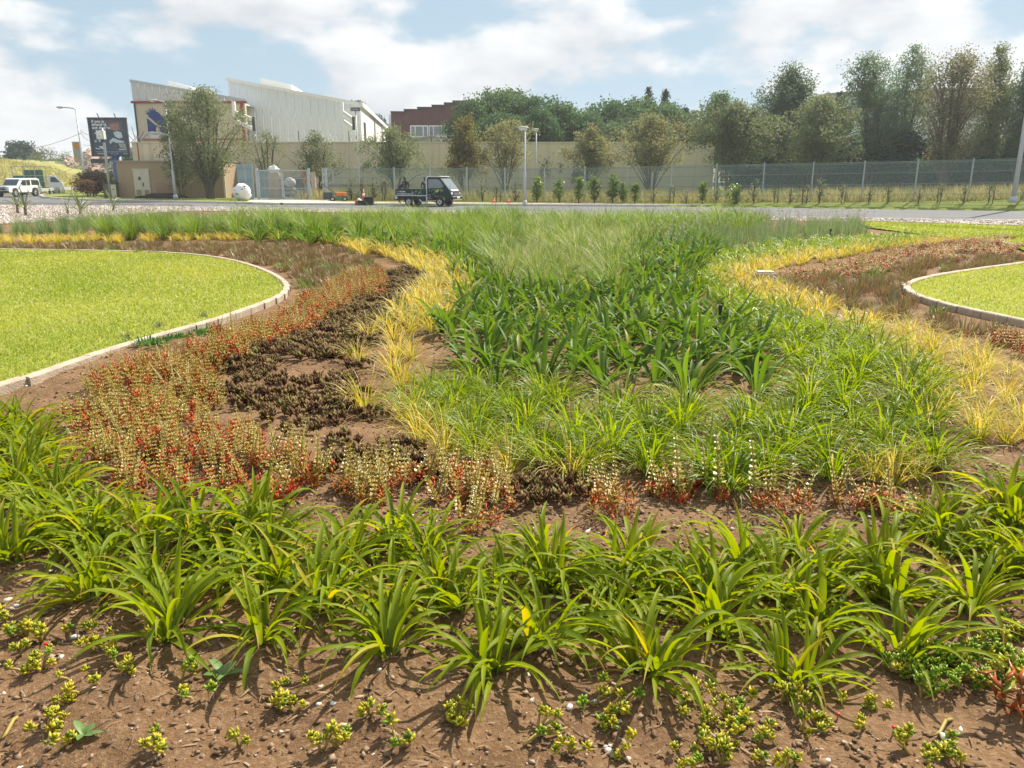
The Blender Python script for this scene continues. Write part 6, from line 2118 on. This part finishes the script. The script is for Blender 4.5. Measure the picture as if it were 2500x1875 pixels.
for (x, y), r, i in rows(g_pts[:300], gap=.6):
    far = y > 9
    o = put('golden_grass', (GOLDF if far else GOLD)[rg.randint(4)], None, (x, y, bed_z(x, y) if y < 8.6 else -.03), (0, 0, rg.uniform(0, 6.28)), rg.uniform(.85, 1.2) * (1.2 if x < 1.5 else 1.0))
    mark(o, 'golden yellow grass clump, %s from left, %s row from the front' % (nth(i), nth(r)), 'golden grass', 'golden grass clumps of the winding bands')
massed('golden_grass_foliage', g_pts[300:], GOLDF, rg, M_gold)

# ---- tall fine grasses at the back and in the mound
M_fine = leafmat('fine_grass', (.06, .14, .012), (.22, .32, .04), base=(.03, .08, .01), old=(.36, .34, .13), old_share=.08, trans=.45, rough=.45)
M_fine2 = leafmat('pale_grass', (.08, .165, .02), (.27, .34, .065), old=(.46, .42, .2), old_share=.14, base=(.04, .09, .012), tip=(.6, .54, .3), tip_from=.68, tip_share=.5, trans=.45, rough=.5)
rv = np.random.RandomState(37)
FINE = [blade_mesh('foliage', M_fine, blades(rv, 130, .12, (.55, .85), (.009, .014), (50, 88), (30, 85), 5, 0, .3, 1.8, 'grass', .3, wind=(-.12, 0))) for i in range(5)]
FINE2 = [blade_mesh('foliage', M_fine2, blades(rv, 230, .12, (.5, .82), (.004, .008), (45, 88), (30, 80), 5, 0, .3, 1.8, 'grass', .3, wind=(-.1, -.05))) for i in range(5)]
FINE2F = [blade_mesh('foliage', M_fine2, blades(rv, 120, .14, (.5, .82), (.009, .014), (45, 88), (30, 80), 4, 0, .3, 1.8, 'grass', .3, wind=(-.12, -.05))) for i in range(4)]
mound = zone([(1060, 550), (1090, 500), (1200, 474), (1400, 470), (1430, 505), (1385, 550), (1345, 600), (1270, 575), (1190, 606), (1110, 590)], .35)
m_pts = [tuple(p) for p in scatter(mound, .6, rv, .28)]
for (x, y), r, i in rows(m_pts[:150], gap=.9):
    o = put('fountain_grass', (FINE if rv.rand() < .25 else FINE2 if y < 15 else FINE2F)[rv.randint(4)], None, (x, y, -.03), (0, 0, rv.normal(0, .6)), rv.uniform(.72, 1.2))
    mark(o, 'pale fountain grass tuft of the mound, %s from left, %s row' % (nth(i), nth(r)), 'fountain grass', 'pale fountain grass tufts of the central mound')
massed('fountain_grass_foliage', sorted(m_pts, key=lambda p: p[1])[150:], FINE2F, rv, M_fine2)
backz = zone([(150, 494), (300, 478), (480, 470), (640, 465), (1000, 466), (1330, 468), (1640, 468), (1670, 488), (1540, 500), (1400, 492), (1120, 492), (1080, 540), (1010, 545), (940, 512), (760, 494), (540, 492), (330, 496)], .3)
b_pts = [tuple(p) for p in scatter(backz, .86, rv, .2)]
b_pts.sort(key=lambda p: p[1])
for (x, y), r, i in rows(b_pts[:290], gap=1.8):
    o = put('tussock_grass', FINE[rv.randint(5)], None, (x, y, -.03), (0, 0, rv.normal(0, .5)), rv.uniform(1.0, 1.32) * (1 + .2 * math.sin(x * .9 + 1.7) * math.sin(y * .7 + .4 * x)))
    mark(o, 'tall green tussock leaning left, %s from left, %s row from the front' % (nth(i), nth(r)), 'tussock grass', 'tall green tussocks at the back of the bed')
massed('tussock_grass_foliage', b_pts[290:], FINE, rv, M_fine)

# ---- upright blue-green garlic leaves with mauve flower stalks
M_garlic = leafmat('garlic_leaf', (.1, .19, .06), (.19, .28, .1), old=(.3, .3, .15), old_share=.15, trans=.4)
M_mauve = leafmat('mauve_flower', (.26, .2, .24), (.34, .3, .28), old=(.22, .26, .1), old_share=.6, trans=.3)
GAR = [blade_mesh('foliage', M_garlic, blades(rv, 90, .16, (.35, .6), (.008, .012), (68, 90), (0, 40), 3, 0, .2, 1.8, 'grass', .2)) for i in range(4)]
def stalks(rs, n, rad, h):
    parts = []
    for k in range(n):
        a, r = rs.uniform(0, 6.28), rad * math.sqrt(rs.uniform())
        x, y = math.cos(a) * r, math.sin(a) * r
        hh = rs.uniform(*h)
        lx, ly = rs.normal(0, .05, 2)
        V = np.array([(x - .004, y, 0), (x + .004, y, 0), (x + lx + .003, y + ly, hh), (x + lx - .003, y + ly, hh)])
        parts.append((V, np.array([(0, 1, 2, 3)]), np.full(4, .3), np.zeros(4)))
        for q in range(5):
            b = rs.uniform(0, 6.28); s = .022
            c = np.array([x + lx + math.cos(b) * .02, y + ly + math.sin(b) * .02, hh + rs.uniform(-.02, .03)])
            V = c + np.array([(-s * .5, 0, 0), (0, -s * .5, s * .4), (s * .5, 0, s), (0, s * .5, s * .5)])
            parts.append((V, np.array([(0, 1, 2, 3)]), np.full(4, rs.uniform()), np.full(4, .9)))
    return parts
STK = [blade_mesh('flower_stalks', M_mauve, *stalks(rv, 5, .24, (.5, .78))) for i in range(4)]
gz = zone([(1430, 505), (1560, 488), (1680, 484), (1850, 480), (1880, 500), (1700, 520), (1560, 538), (1440, 550)], .15)
gz2 = zone([(-60, 492), (40, 486), (200, 474), (330, 470), (560, 476), (540, 498), (300, 498), (60, 500)], .15)
k = 0
for lab, zz_ in (('blue-green garlic clump with mauve stalks at right, %s from left, row %s', gz), ('grey-green garlic clump with thin stalks at far left, %s from left, row %s', gz2)):
    for (x, y), r, i in rows([tuple(p) for p in scatter(zz_, .66, rv, .2)][:180], gap=1.2):
        o = thing('wild_garlic', lab % (nth(i), ORD[min(r, 20)]), 'wild garlic', (x, y, -.03), rv.uniform(0, 6.28), 'garlic clumps with thin flower stalks')
        s = rv.uniform(.8, 1.1); o.scale = (s, s, s)
        put('foliage', GAR[k % 4], o)
        put('flower_stalks', STK[k % 4], o)
        k += 1

# ---- red stonecrop with whorled flower spikes
M_stone = leafmat('stonecrop_leaf', (.52, .05, .015), (.62, .13, .025), old=(.34, .3, .04), old_share=.25, trans=.3, rough=.35)
M_spike = leafmat('stonecrop_flower', (.3, .24, .035), (.52, .42, .1), old=(.66, .6, .34), old_share=.16, trans=.25)
rc = np.random.RandomState(51)
def spike(rs, h, x=0.0, y=0.0, lean=.06):
    lx, ly = rs.normal(0, lean, 2)
    parts = []
    st = MB().tube([(x, y, 0), (x + lx * .5, y + ly * .5, h * .5), (x + lx, y + ly, h)], [.0035, .003, .0015], 4, False)
    V = np.array(st.v); parts.append((V, np.array(st.f), np.full(len(V), .05), np.zeros(len(V))))
    nw = int(h / .024)
    for k in range(2, nw):
        t = k / nw
        c = np.array([x + lx * t, y + ly * t, h * t])
        r = (.017 * (1.15 - t) + .004) * rs.uniform(.8, 1.2)
        m = 5
        a = np.arange(m) * 2 * np.pi / m + rs.uniform(0, 6)
        for j in range(m):
            d = np.array([math.cos(a[j]), math.sin(a[j]), .15]); s = np.array([-math.sin(a[j]), math.cos(a[j]), 0])
            Q = c + np.array([d * r * .25, d * r * .8 + s * r * .42, d * r * 1.15 + np.array([0, 0, r * .3]), d * r * .8 - s * r * .42])
            parts.append((Q, np.array([(0, 1, 2, 3)]), np.full(4, rs.uniform(0, 1)), np.full(4, .5)))
    return parts
SPIKE = [blade_mesh('flower_spike', M_spike, *spike(rc, h)) for h in (.16, .19, .22, .25, .28)]
SPIKES = []
for i in range(4):
    q = []
    for k in range(13):
        a, r = rc.uniform(0, 6.28), .14 * math.sqrt(rc.uniform())
        q += spike(rc, rc.uniform(.12, .22), math.cos(a) * r, math.sin(a) * r)
    SPIKES.append(blade_mesh('flower_spikes', M_spike, *q))
def stonecrop_leaves(rs, n=13, rad=.14):
    q = []
    for k in range(n):
        a, r = rs.uniform(0, 6.28), rad * math.sqrt(rs.uniform())
        hh = rs.uniform(.05, .15)
        q.append(lens_leaves(rs, rs.randint(10, 16), (math.cos(a) * r, math.sin(a) * r, hh * .2), (.035, .062), (.011, .018), (5, 75), .3, hh))
    return q
M_stone2 = leafmat('stonecrop_olive', (.36, .16, .025), (.48, .28, .04), old=(.6, .12, .02), old_share=.3, trans=.3, rough=.45)
STL = [blade_mesh('foliage', M_stone, *stonecrop_leaves(rc)) for i in range(5)]
STL2 = [blade_mesh('foliage', M_stone2, *stonecrop_leaves(rc)) for i in range(5)]


def stone_mesh(x, y, rs):
    if y < 4.9 and x > -1.0 and rs.rand() < .65:
        return STL2[rs.randint(5)]
    if y > 6.5 and x > -.42 * y + 1.0:
        return STL[rs.randint(5)]
    red = .5 + .5 * math.sin(2.1 * x + 1.6 * math.sin(1.3 * y)) * math.sin(1.7 * y + 1.1 * math.sin(2.3 * x))
    return (STL if rs.rand() < .16 + .84 * red else STL2)[rs.randint(5)]
cz_ = zone([(835, 585), (825, 625), (720, 660), (640, 725), (520, 770), (450, 830), (490, 900), (640, 985), (690, 1035), (640, 1075), (520, 1095), (320, 1075), (200, 990), (150, 890), (220, 815), (350, 765), (490, 722), (600, 680), (700, 620), (770, 580)], .08)
c_pts = [tuple(p) for p in scatter(cz_, .26, rc, .2)]
extra = [(780, 1065), (860, 1045), (930, 1040), (1000, 1045), (1070, 1055), (980, 1078), (1060, 1085), (800, 1090), (1290, 1065), (1440, 1062), (1480, 1050), (1690, 1100), (1850, 1090), (1930, 1108), (1020, 1160), (1310, 1105)]
c_pts += [tuple(gd(x, y, 0)[:2]) for x, y in extra]
czr = zone([(1690, 592), (1800, 562), (1930, 534), (2040, 514), (2180, 508), (2198, 530), (2120, 552), (1900, 580), (1760, 604)], .08)
c_far = [tuple(p) for p in scatter(czr, .62, rc, .25)]
czr2 = zone([(2100, 715), (2230, 700), (2240, 760), (2190, 770)], .05)
c_pts += [tuple(p) for p in scatter(czr2, .4, rc, .2)]
for (x, y), r, i in rows(c_pts, gap=.42):
    o = thing('stonecrop', 'red-leaved stonecrop with cream spikes, %s from left, %s row from the front' % (nth(i), nth(r)), 'stonecrop', (x, y, bed_z(x, y) if y < 8.6 else -.03), rc.uniform(0, 6.28), 'red stonecrop plants with cream spikes')
    s = rc.uniform(.85, 1.15); o.scale = (s, s, s)
    put('foliage', stone_mesh(x, y, rc), o, scale=(1, 1, rc.uniform(.45, .95) if y < 6 else rc.uniform(.7, 1.15)))
    if y < 5.2:
        for k in range(int(rc.choice([4, 8, 11, 13]))):
            a, q = rc.uniform(0, 6.28), .13 * math.sqrt(rc.uniform())
            put('flower_spike', SPIKE[rc.randint(5)], o, (math.cos(a) * q, math.sin(a) * q, .02), (rc.normal(0, .08), rc.normal(0, .08), a))
    else:
        put('flower_spikes', SPIKES[rc.randint(4)], o, scale=(1.15, 1.15, 1.2))
for (x, y), r, i in rows(c_far, gap=1.2):
    o = thing('stonecrop', 'distant reddish stonecrop on the right, %s from the left in row %s' % (nth(i), ORD[min(r, 20)]), 'stonecrop', (x, y, -.03), rc.uniform(0, 6.28), 'distant reddish stonecrop right')
    o.scale = (1.8, 1.8, 1.0)
    put('foliage', (STL if rc.rand() < .22 else STL2)[rc.randint(5)], o, scale=(1, 1, .8))
    put('flower_spikes', SPIKES[rc.randint(4)], o)
for lab, sp_ in (('tall white-flowered spike before the lilyturf, left of a pair', (1557, 1075)), ('tall white-flowered spike before the lilyturf, right of a pair', (1635, 1080)), ('tall brownish flower spike left of the white pair', (1470, 1075)), ('tall pale flower spike standing by the curved edging', (505, 770))):
    p = gd(sp_[0], sp_[1], 0)
    o = thing('flower_stem', lab, 'flower', (p.x, p.y, bed_z(p.x, p.y) if p.y < 8.6 else -.03))
    put('flower_spike', SPIKE[4], o, scale=(1.7, 1.7, 1.35 if p.y < 6 else 1.8))
    put('foliage', STL[1], o, scale=.45)

# ---- brown-leaved succulents
M_brown = leafmat('brown_leaf', (.1, .045, .026), (.18, .1, .042), tip=(.3, .24, .08), tip_from=.6, tip_share=.35, old=(.2, .2, .05), old_share=.14, trans=.3, rough=.6, spec=.15)
rb_ = np.random.RandomState(61)
def brown_plant(rs, n=17, rad=.16):
    q = []
    for k in range(n):
        a, r = rs.uniform(0, 6.28), rad * math.sqrt(rs.uniform())
        q.append(lens_leaves(rs, 10, (math.cos(a) * r, math.sin(a) * r, rs.uniform(.0, .035)), (.045, .075), (.024, .036), (35, 88), .16, .03, True, .1))
    return q
BRN = [blade_mesh('foliage', M_brown, *brown_plant(rb_)) for i in range(6)]
bz_ = zone([(905, 570), (945, 610), (910, 655), (850, 700), (790, 770), (770, 820), (790, 870), (870, 925), (930, 990), (900, 1045), (760, 1010), (640, 950), (520, 890), (450, 840), (510, 790), (640, 735), (720, 670), (830, 630), (850, 585)], .03)
b_p = [tuple(p) for p in scatter(bz_, .27, rb_, .2) if rb_.rand() > (.03 if p[1] > 7 else .1) and math.sin(2.6 * p[0] + 1.4 * p[1]) + math.sin(3.1 * p[1] - 1.7 * p[0]) > (-1.9 if p[1] > 8.5 else -1.5)]
b_p += [tuple(gd(x, y, 0)[:2]) for x, y in ((1170, 1060), (1210, 1070), (1190, 1045), (1150, 1075), (745, 1030), (860, 1010), (930, 1020))]
for (x, y), r, i in rows(b_p, gap=.45):
    o = put('brown_succulent', BRN[rb_.randint(6)], None, (x, y, bed_z(x, y) if y < 8.6 else -.03), (0, 0, rb_.uniform(0, 6.28)), rb_.uniform(.85, 1.2))
    mark(o, 'low dark brown succulent cushion, %s from left, %s row from the front' % (nth(i), nth(r)), 'succulent', 'dark brown succulent cushions on bare soil')

# ---- sparse olive and brown shrublets
M_shrub = leafmat('shrublet_leaf', (.14, .12, .045), (.25, .21, .085), old=(.22, .11, .05), old_share=.3, trans=.3)
M_shrubg = leafmat('shrublet_green', (.09, .14, .03), (.18, .22, .05), trans=.4)
rh_ = np.random.RandomState(71)
SHR = [blade_mesh('foliage', M_shrub, blades(rh_, 90, .14, (.08, .2), (.009, .016), (40, 90), (0, 50), 2, 0, .3, 1.5, 'grass', .5)) for i in range(4)]
SHR += [blade_mesh('foliage', M_shrubg, blades(rh_, 80, .1, (.08, .17), (.01, .018), (30, 90), (10, 60), 2, 0, .3, 1.5, 'grass', .5))]
sz1 = zone([(-60, 528), (300, 524), (600, 522), (740, 532), (800, 560), (840, 600), (760, 612), (660, 640), (645, 600), (580, 566), (450, 547), (0, 536), (-60, 535)], .04)
sz2 = zone([(1670, 600), (1760, 592), (1950, 568), (2150, 545), (2215, 548), (2215, 560), (2000, 592), (1950, 610), (1960, 640), (2100, 690), (2215, 720), (2215, 740), (2120, 740), (1990, 700), (1860, 665), (1720, 630)], .04)
for zz_, where in ((sz1, 'beyond the large lawn'), (sz2, 'beside the small lawn')):
    sp2 = [tuple(p) for p in scatter(zz_, .42, rh_, .25)]
    sp2.sort(key=lambda p: p[1])
    for (x, y), r, i in rows(sp2[:290], gap=.9):
        k = rh_.randint(5) if rh_.rand() > .3 else rh_.randint(4)
        o = put('shrublet', SHR[k], None, (x, y, bed_z(x, y) if y < 8.6 else -.03), (0, 0, rh_.uniform(0, 6.28)), rh_.uniform(.7, 1.5))
        mark(o, '%s shrublet %s, %s from left, %s row from the front' % ('fresh green' if k == 4 else 'dull olive-brown', where, nth(i), nth(r)), 'shrublet', 'small shrublets on the soil ' + where)
# low green and yellow cover by the large lawn's edging
rk = np.random.RandomState(81)
M_cover = leafmat('cover_leaf', (.03, .12, .025), (.07, .2, .03), trans=.35)
COV = [blade_mesh('foliage', M_cover, blades(rk, 120, .16, (.03, .08), (.014, .024), (20, 90), (0, 50), 2, 0, .3, 1.3, 'grass', .5)) for i in range(2)]
for i, (x, y) in enumerate(((300, 742), (345, 735), (380, 728), (410, 722), (455, 708), (330, 750))):
    p = gd(x, y, 0)
    o = put('green_cushion', COV[i % 2], None, (p.x, p.y, bed_z(p.x, p.y) if p.y < 8.6 else -.03), (0, 0, i), 1.15)
    mark(o, 'low emerald green cushion beside the lawn edging, %s from the left' % nth(1 + sorted((300, 345, 380, 410, 455, 330)).index(x)), 'ground cover', 'emerald cushions beside the lawn edging')
M_grey = leafmat('grey_leaf', (.1, .12, .08), (.17, .18, .13), trans=.2)
GRY = blade_mesh('foliage', M_grey, blades(rk, 46, .05, (.1, .19), (.007, .012), (62, 90), (0, 25), 3, 0, .2, 1.5, 'grass', .3))
for i, (x, y, s, lab) in enumerate(((268, 735, 1.1, 'grey upright plant leaning over the lawn edging'), (345, 712, .9, 'small grey upright plant beside the lawn edging, nearer'), (440, 690, .9, 'small grey upright plant beside the lawn edging, farther'), (310, 517, 1.6, 'grey bushy plant standing in the far golden band'), (1930, 650, 1.4, 'grey tufted plant against the small lawn edging'))):
    p = gd(x, y, 0)
    o = put('grey_plant', GRY, None, (p.x, p.y, bed_z(p.x, p.y) if p.y < 8.6 else -.03), (0, 0, i), s)
    mark(o, lab, 'plant')
# one broad pale green weed among the brown cushions
WEED = [blade_mesh('leaf', leafmat('weed_leaf', (.12, .22, .06), (.2, .3, .1), trans=.35) if i == 0 else bpy.data.materials['weed_leaf'], blades(rk, 1, 0, (.14, .2), (.06, .08), (15, 40), (20, 50), 5, .15, .1, 1.5, 'broad', .1, az=0.0)) for i in range(4)]
for lab, (x, y), n, s in (('pale green broad-leaved weed among the brown cushions', (525, 785), 6, 1.0), ('dull green broad-leaved weed under the front daylilies', (485, 1480), 5, .5), ('grey-green jagged weed low on the front soil', (185, 1610), 7, .36)):
    p = gd(x, y, 0)
    o = thing('weed', lab, 'weed', (p.x, p.y, bed_z(p.x, p.y) + .01))
    for k in range(n):
        put('leaf', WEED[k % 4], o, (0, 0, 0), (0, 0, k * 2.4), s * (1 - .06 * k))

# ---- chubby yellow-green succulent cuttings on the front soil
M_chub = leafmat('chubby_leaf', (.4, .39, .02), (.6, .52, .035), tip=(.5, .36, .06), tip_from=.8, tip_share=.25, old=(.17, .26, .025), old_share=.22, trans=.28, rough=.35)
M_chubg = leafmat('chubby_green', (.16, .3, .02), (.34, .44, .03), tip=(.4, .36, .04), tip_from=.7, tip_share=.3, trans=.3, rough=.35)
M_stem = mat('succulent_stem', (.33, .25, .06), .6)
rq_ = np.random.RandomState(91)
def rosette(rs, s=1.0, m=M_chub):
    return blade_mesh('rosette', m, lens_leaves(rs, 7, (0, 0, 0), (.026 * s, .036 * s), (.013 * s, .018 * s), (10, 45), .5, .012 * s), lens_leaves(rs, 6, (0, 0, .012 * s), (.018 * s, .028 * s), (.011 * s, .015 * s), (45, 85), .5, .012 * s))
ROS = [rosette(rq_) for i in range(8)]
ROSG = [rosette(rq_, 1.0, M_chubg) for i in range(5)]
RED_FLOWER = MB().ball((0, 0, 0), (.007, .007, .005), 8, 4).mesh('flower', mat('red_flower', (.6, .015, .02), .5))
cut = [(12, 1365), (30, 1400), (60, 1392), (95, 1405), (190, 1385), (45, 1432), (62, 1470), (95, 1462), (210, 1432), (255, 1462), (165, 1500), (290, 1492), (150, 1535), (185, 1518), (120, 1570), (105, 1592), (110, 1640), (425, 1530), (395, 1492), (345, 1400),
       (590, 1540), (628, 1528), (798, 1568), (515, 1625), (860, 1640), (985, 1592), (1010, 1585), (700, 1640), (730, 1632), (355, 1645), (1160, 1602), (1230, 1640), (1330, 1572), (1345, 1545), (1370, 1650), (1290, 1530), (1455, 1535), (1500, 1512),
       (1545, 1560), (1575, 1545), (1550, 1600), (1600, 1530), (1560, 1635), (1610, 1570), (1590, 1615), (1480, 1642), (1510, 1640), (1720, 1530), (1735, 1570), (1680, 1600), (1700, 1655), (1640, 1600), (1780, 1560), (1875, 1545), (1900, 1520), (1960, 1590), (1970, 1620), (2030, 1615), (2055, 1600), (2010, 1650), (640, 1545), (1690, 1510), (1820, 1500), (1650, 1640), (2080, 1640)]
dense = zone([(1900, 1420), (1990, 1395), (2080, 1390), (2170, 1340), (2240, 1330), (2240, 1420), (2140, 1470), (2100, 1510), (2020, 1510), (1930, 1480)], 0)
dpts = [tuple(p) for p in scatter(dense, .085, rq_, .22)]
cpts = [tuple(gd(x, y, 0)[:2]) for x, y in cut]
for (x, y), r, i in rows(cpts + dpts, gap=.16):
    mat_ = y > 2.2 and (x, y) in dpts
    if mat_:
        lab = 'lime-green fleshy rosettes in the thick mat at right, %s from left, row %s' % (nth(i), ORD[min(r, 20)])
    else:
        lab = 'yellow-green fleshy cutting on bare soil, %s from left, %s row from the front' % (nth(i), nth(r))
    o = thing('succulent_cutting', lab, 'succulent', (x, y, bed_z(x, y)), rq_.uniform(0, 6.28), 'fleshy yellow-green succulents on the front soil')
    n = rq_.randint(4, 8) if mat_ else rq_.randint(2, 6)
    for k in range(n):
        a, q = rq_.uniform(0, 6.28), rq_.uniform(.0, .06)
        h = rq_.uniform(.01, .05) * (1.1 if mat_ else 1)
        tip = Vector((math.cos(a) * q, math.sin(a) * q, h))
        if k == 0 or rq_.rand() < .5:
            MB().tube([(0, 0, -.01), tip * .5 + Vector((0, 0, .005)), tip], [.005, .0045, .004], 5).build('stem', M_stem, o, True)
        pool = ROSG if (mat_ and rq_.rand() < .6) or rq_.rand() < .1 else ROS
        put('rosette', pool[rq_.randint(len(pool))], o, tip, (rq_.normal(0, .35), rq_.normal(0, .35), rq_.uniform(0, 6.28)), rq_.uniform(.62, 1.05))
for lab, (x, y) in (('tiny red flower on a cutting at far left', (100, 1402)), ('tiny red flower below the left daylily clump', (72, 1293)), ('tiny red flower in the mat at right', (1935, 1540)), ('tiny red flower near the bottom edge middle', (985, 1672)), ('tiny red flower in the right mat, upper', (1815, 1505))):
    p = gd(x, y, .05)
    o = thing('red_flower', lab, 'flower', (p.x, p.y, bed_z(p.x, p.y)))
    MB().tube([(0, 0, 0), (0, 0, .03)], .0025, 4).build('stem', M_stem, o)
    put('flower', RED_FLOWER, o, (0, 0, .034))
# orange-red succulent at the right edge
M_orange = leafmat('orange_leaf', (.34, .07, .02), (.42, .15, .035), old=(.3, .3, .04), old_share=.2, trans=.3, rough=.3)
o_p = gd(2195, 1530, 0)
o = thing('orange_succulent', 'large orange-red leaved succulent at the right edge of the front soil', 'succulent', (o_p.x, o_p.y, bed_z(o_p.x, o_p.y)))
OL = [blade_mesh('leaf', M_orange, lens_leaves(rq_, 1, (0, 0, 0), (.08, .11), (.024, .034), (5, 30), .25)) for i in range(5)]
for k in range(44):
    a, q, h = rq_.uniform(0, 6.28), rq_.uniform(0, .13), rq_.uniform(.0, .16)
    put('leaf', OL[k % 5], o, (math.cos(a) * q, math.sin(a) * q, h), (rq_.normal(0, .5), rq_.normal(0, .5), a), rq_.uniform(.7, 1.1))
# a trailing yellow runner or two, and bits of pale stone
for lab, a, c in (('yellow fleshy runner lying on soil at lower left', (238, 1455), (275, 1470)), ('yellow fleshy runner lying below the mat at right', (2060, 1530), (2020, 1575)), ('yellow fleshy runner near the bottom middle', (1130, 1628), (1225, 1580)), ('yellow fleshy runner at the far left bottom', (40, 1560), (5, 1600))):
    p, q = gd(a[0], a[1], .01), gd(c[0], c[1], .01)
    m = (p + q) / 2
    f = lambda w: Vector((w.x, w.y, bed_z(w.x, w.y) + .012))
    mark(MB().tube([f(p), f(p.lerp(q, .3)) + Vector((0, .006, .006)), f(p.lerp(q, .7)) - Vector((0, .005, 0)), f(q)], [.005, .006, .006, .003], 6).build('runner_stem', M_stem, None, True), lab, 'stem')
rz = random.Random(14)
M_stonep = mat('pale_stone', (.55, .52, .48), .85, var=.2, scale=30)
for i, (x, y, s) in enumerate(((40, 1326, .016), (18, 1308, .02), (165, 1390, .018), (135, 1440, .013), (315, 1270, .012), (1315, 1625, .016), (1355, 1640, .013), (2030, 1368, .018), (2060, 1330, .014), (690, 1540, .012), (590, 1300, .013), (2040, 1580, .016), (1790, 1630, .012), (1230, 1545, .014))):
    p = gd(x, y, 0)
    o = put('stone', MB().ball((0, 0, 0), (s, s * .75, s * .5), 9, 6, lambda: rz.uniform(.85, 1.15)).mesh('stone', M_stonep, True), None, (p.x, p.y, bed_z(p.x, p.y) + s * .3), (rz.uniform(-.2, .2), rz.uniform(-.2, .2), rz.uniform(0, 3)))
    mark(o, 'pale chip of stone on the front soil, %s from the left' % nth(1 + sorted((40, 18, 165, 135, 315, 1315, 1355, 2030, 2060, 690, 590, 2040, 1790, 1230)).index(x)), 'stone', 'pale stone chips on the front soil')

# ---- irrigation risers and the spiky plants on the pebbles
M_pipe = mat('black_pipe', (.02, .022, .022), .5)
for lab, x, y0, y1, z0 in (('dark irrigation riser standing in the golden band, left of the mound', 941, 545, 508, 0), ('dark irrigation riser among strap leaves and lilyturf', 1553, 712, 668, 0), ('dark irrigation riser beside the blue-green garlic', 1792, 520, 498, 0), ('short dark riser in the far golden band', 574, 512, 494, 0), ('thin dark riser in the far golden band, left one', 500, 510, 492, 0)):
    p = gd(x, y0, 0)
    h = at(x * K, y1 * K, p.y).z
    o = thing('irrigation_riser', lab, 'irrigation riser', (p.x, p.y, 0))
    MB().tube([(0, 0, -.05), (0, 0, h)], .016 if p.y < 12 else .022, 8).build('pipe', M_pipe, o)
    MB().tube([(0, 0, h), (0, 0, h + .05)], .024 if p.y < 12 else .03, 8).build('nozzle', M_pipe, o)
p = gd(1650, 602, .05)
o = thing('meter_box', 'small pale concrete box half hidden in golden grass', 'box', (p.x, p.y, 0))
MB().box((0, 0, .05), (.34, .3, .22)).build('body', M_edging, o, bevel=.02)
MB().box((0, 0, .17), (.28, .24, .02)).build('lid', M_kerb, o)
M_aloe = leafmat('aloe_leaf', (.06, .1, .03), (.15, .18, .06), tip=(.4, .35, .16), tip_from=.7, tip_share=.5, trans=.25)
AL = [blade_mesh('leaf', M_aloe, blades(rk, 1, 0, (.6, 1.1), (.045, .07), (35, 85), (5, 70), 6, .4, .25, 1.6, 'broad', .2, az=0.0)) for i in range(6)]
for lab, (u, v), n, s, ms in (('spiky leafy plant on the pebbles at left, left of two stems', (43, 520), 15, 1.0, .35), ('spiky leafy plant on the pebbles at left, right of two stems', (63, 526), 14, 1.0, .5), ('long-leaved arching plant on the pebbles behind the garlic', (196, 524), 12, 1.35, .2), ('second arching plant on the pebbles before the substation kiosk', (277, 514), 9, 1.2, .2), ('small arching plant on the pebbles, left of the long-leaved one', (165, 522), 7, 1.0, .2)):
    p = gnd(u, v, 0)
    o = thing('aloe', lab, 'aloe', (p.x, p.y, 0))
    MB().tube([(0, 0, -.05), (.03, 0, ms)], [.07, .05], 8).build('stem', M_bark, o, True)
    for k in range(n):
        put('leaf', AL[k % 6], o, (.03, 0, ms * (.4 + .6 * k / n)), (0, 0, k * 2.4), s * rk.uniform(.7, 1.05))

# ------------------------------------------------------------------ thin summer haze over the whole place
def haze_box(density):
    m, t, o = new_mat('haze')
    v = t.nodes.new('ShaderNodeVolumePrincipled')
    v.inputs['Color'].default_value = (.86, .9, .95, 1)
    v.inputs['Density'].default_value = density
    v.inputs['Anisotropy'].default_value = 0.3
    t.links.new(v.outputs['Volume'], o.inputs['Volume'])
    b = MB().box((0, 650, 14), (2000, 1500, 36))
    h = b.build('haze', m)
    h['kind'] = 'stuff'


haze_box(.0006)
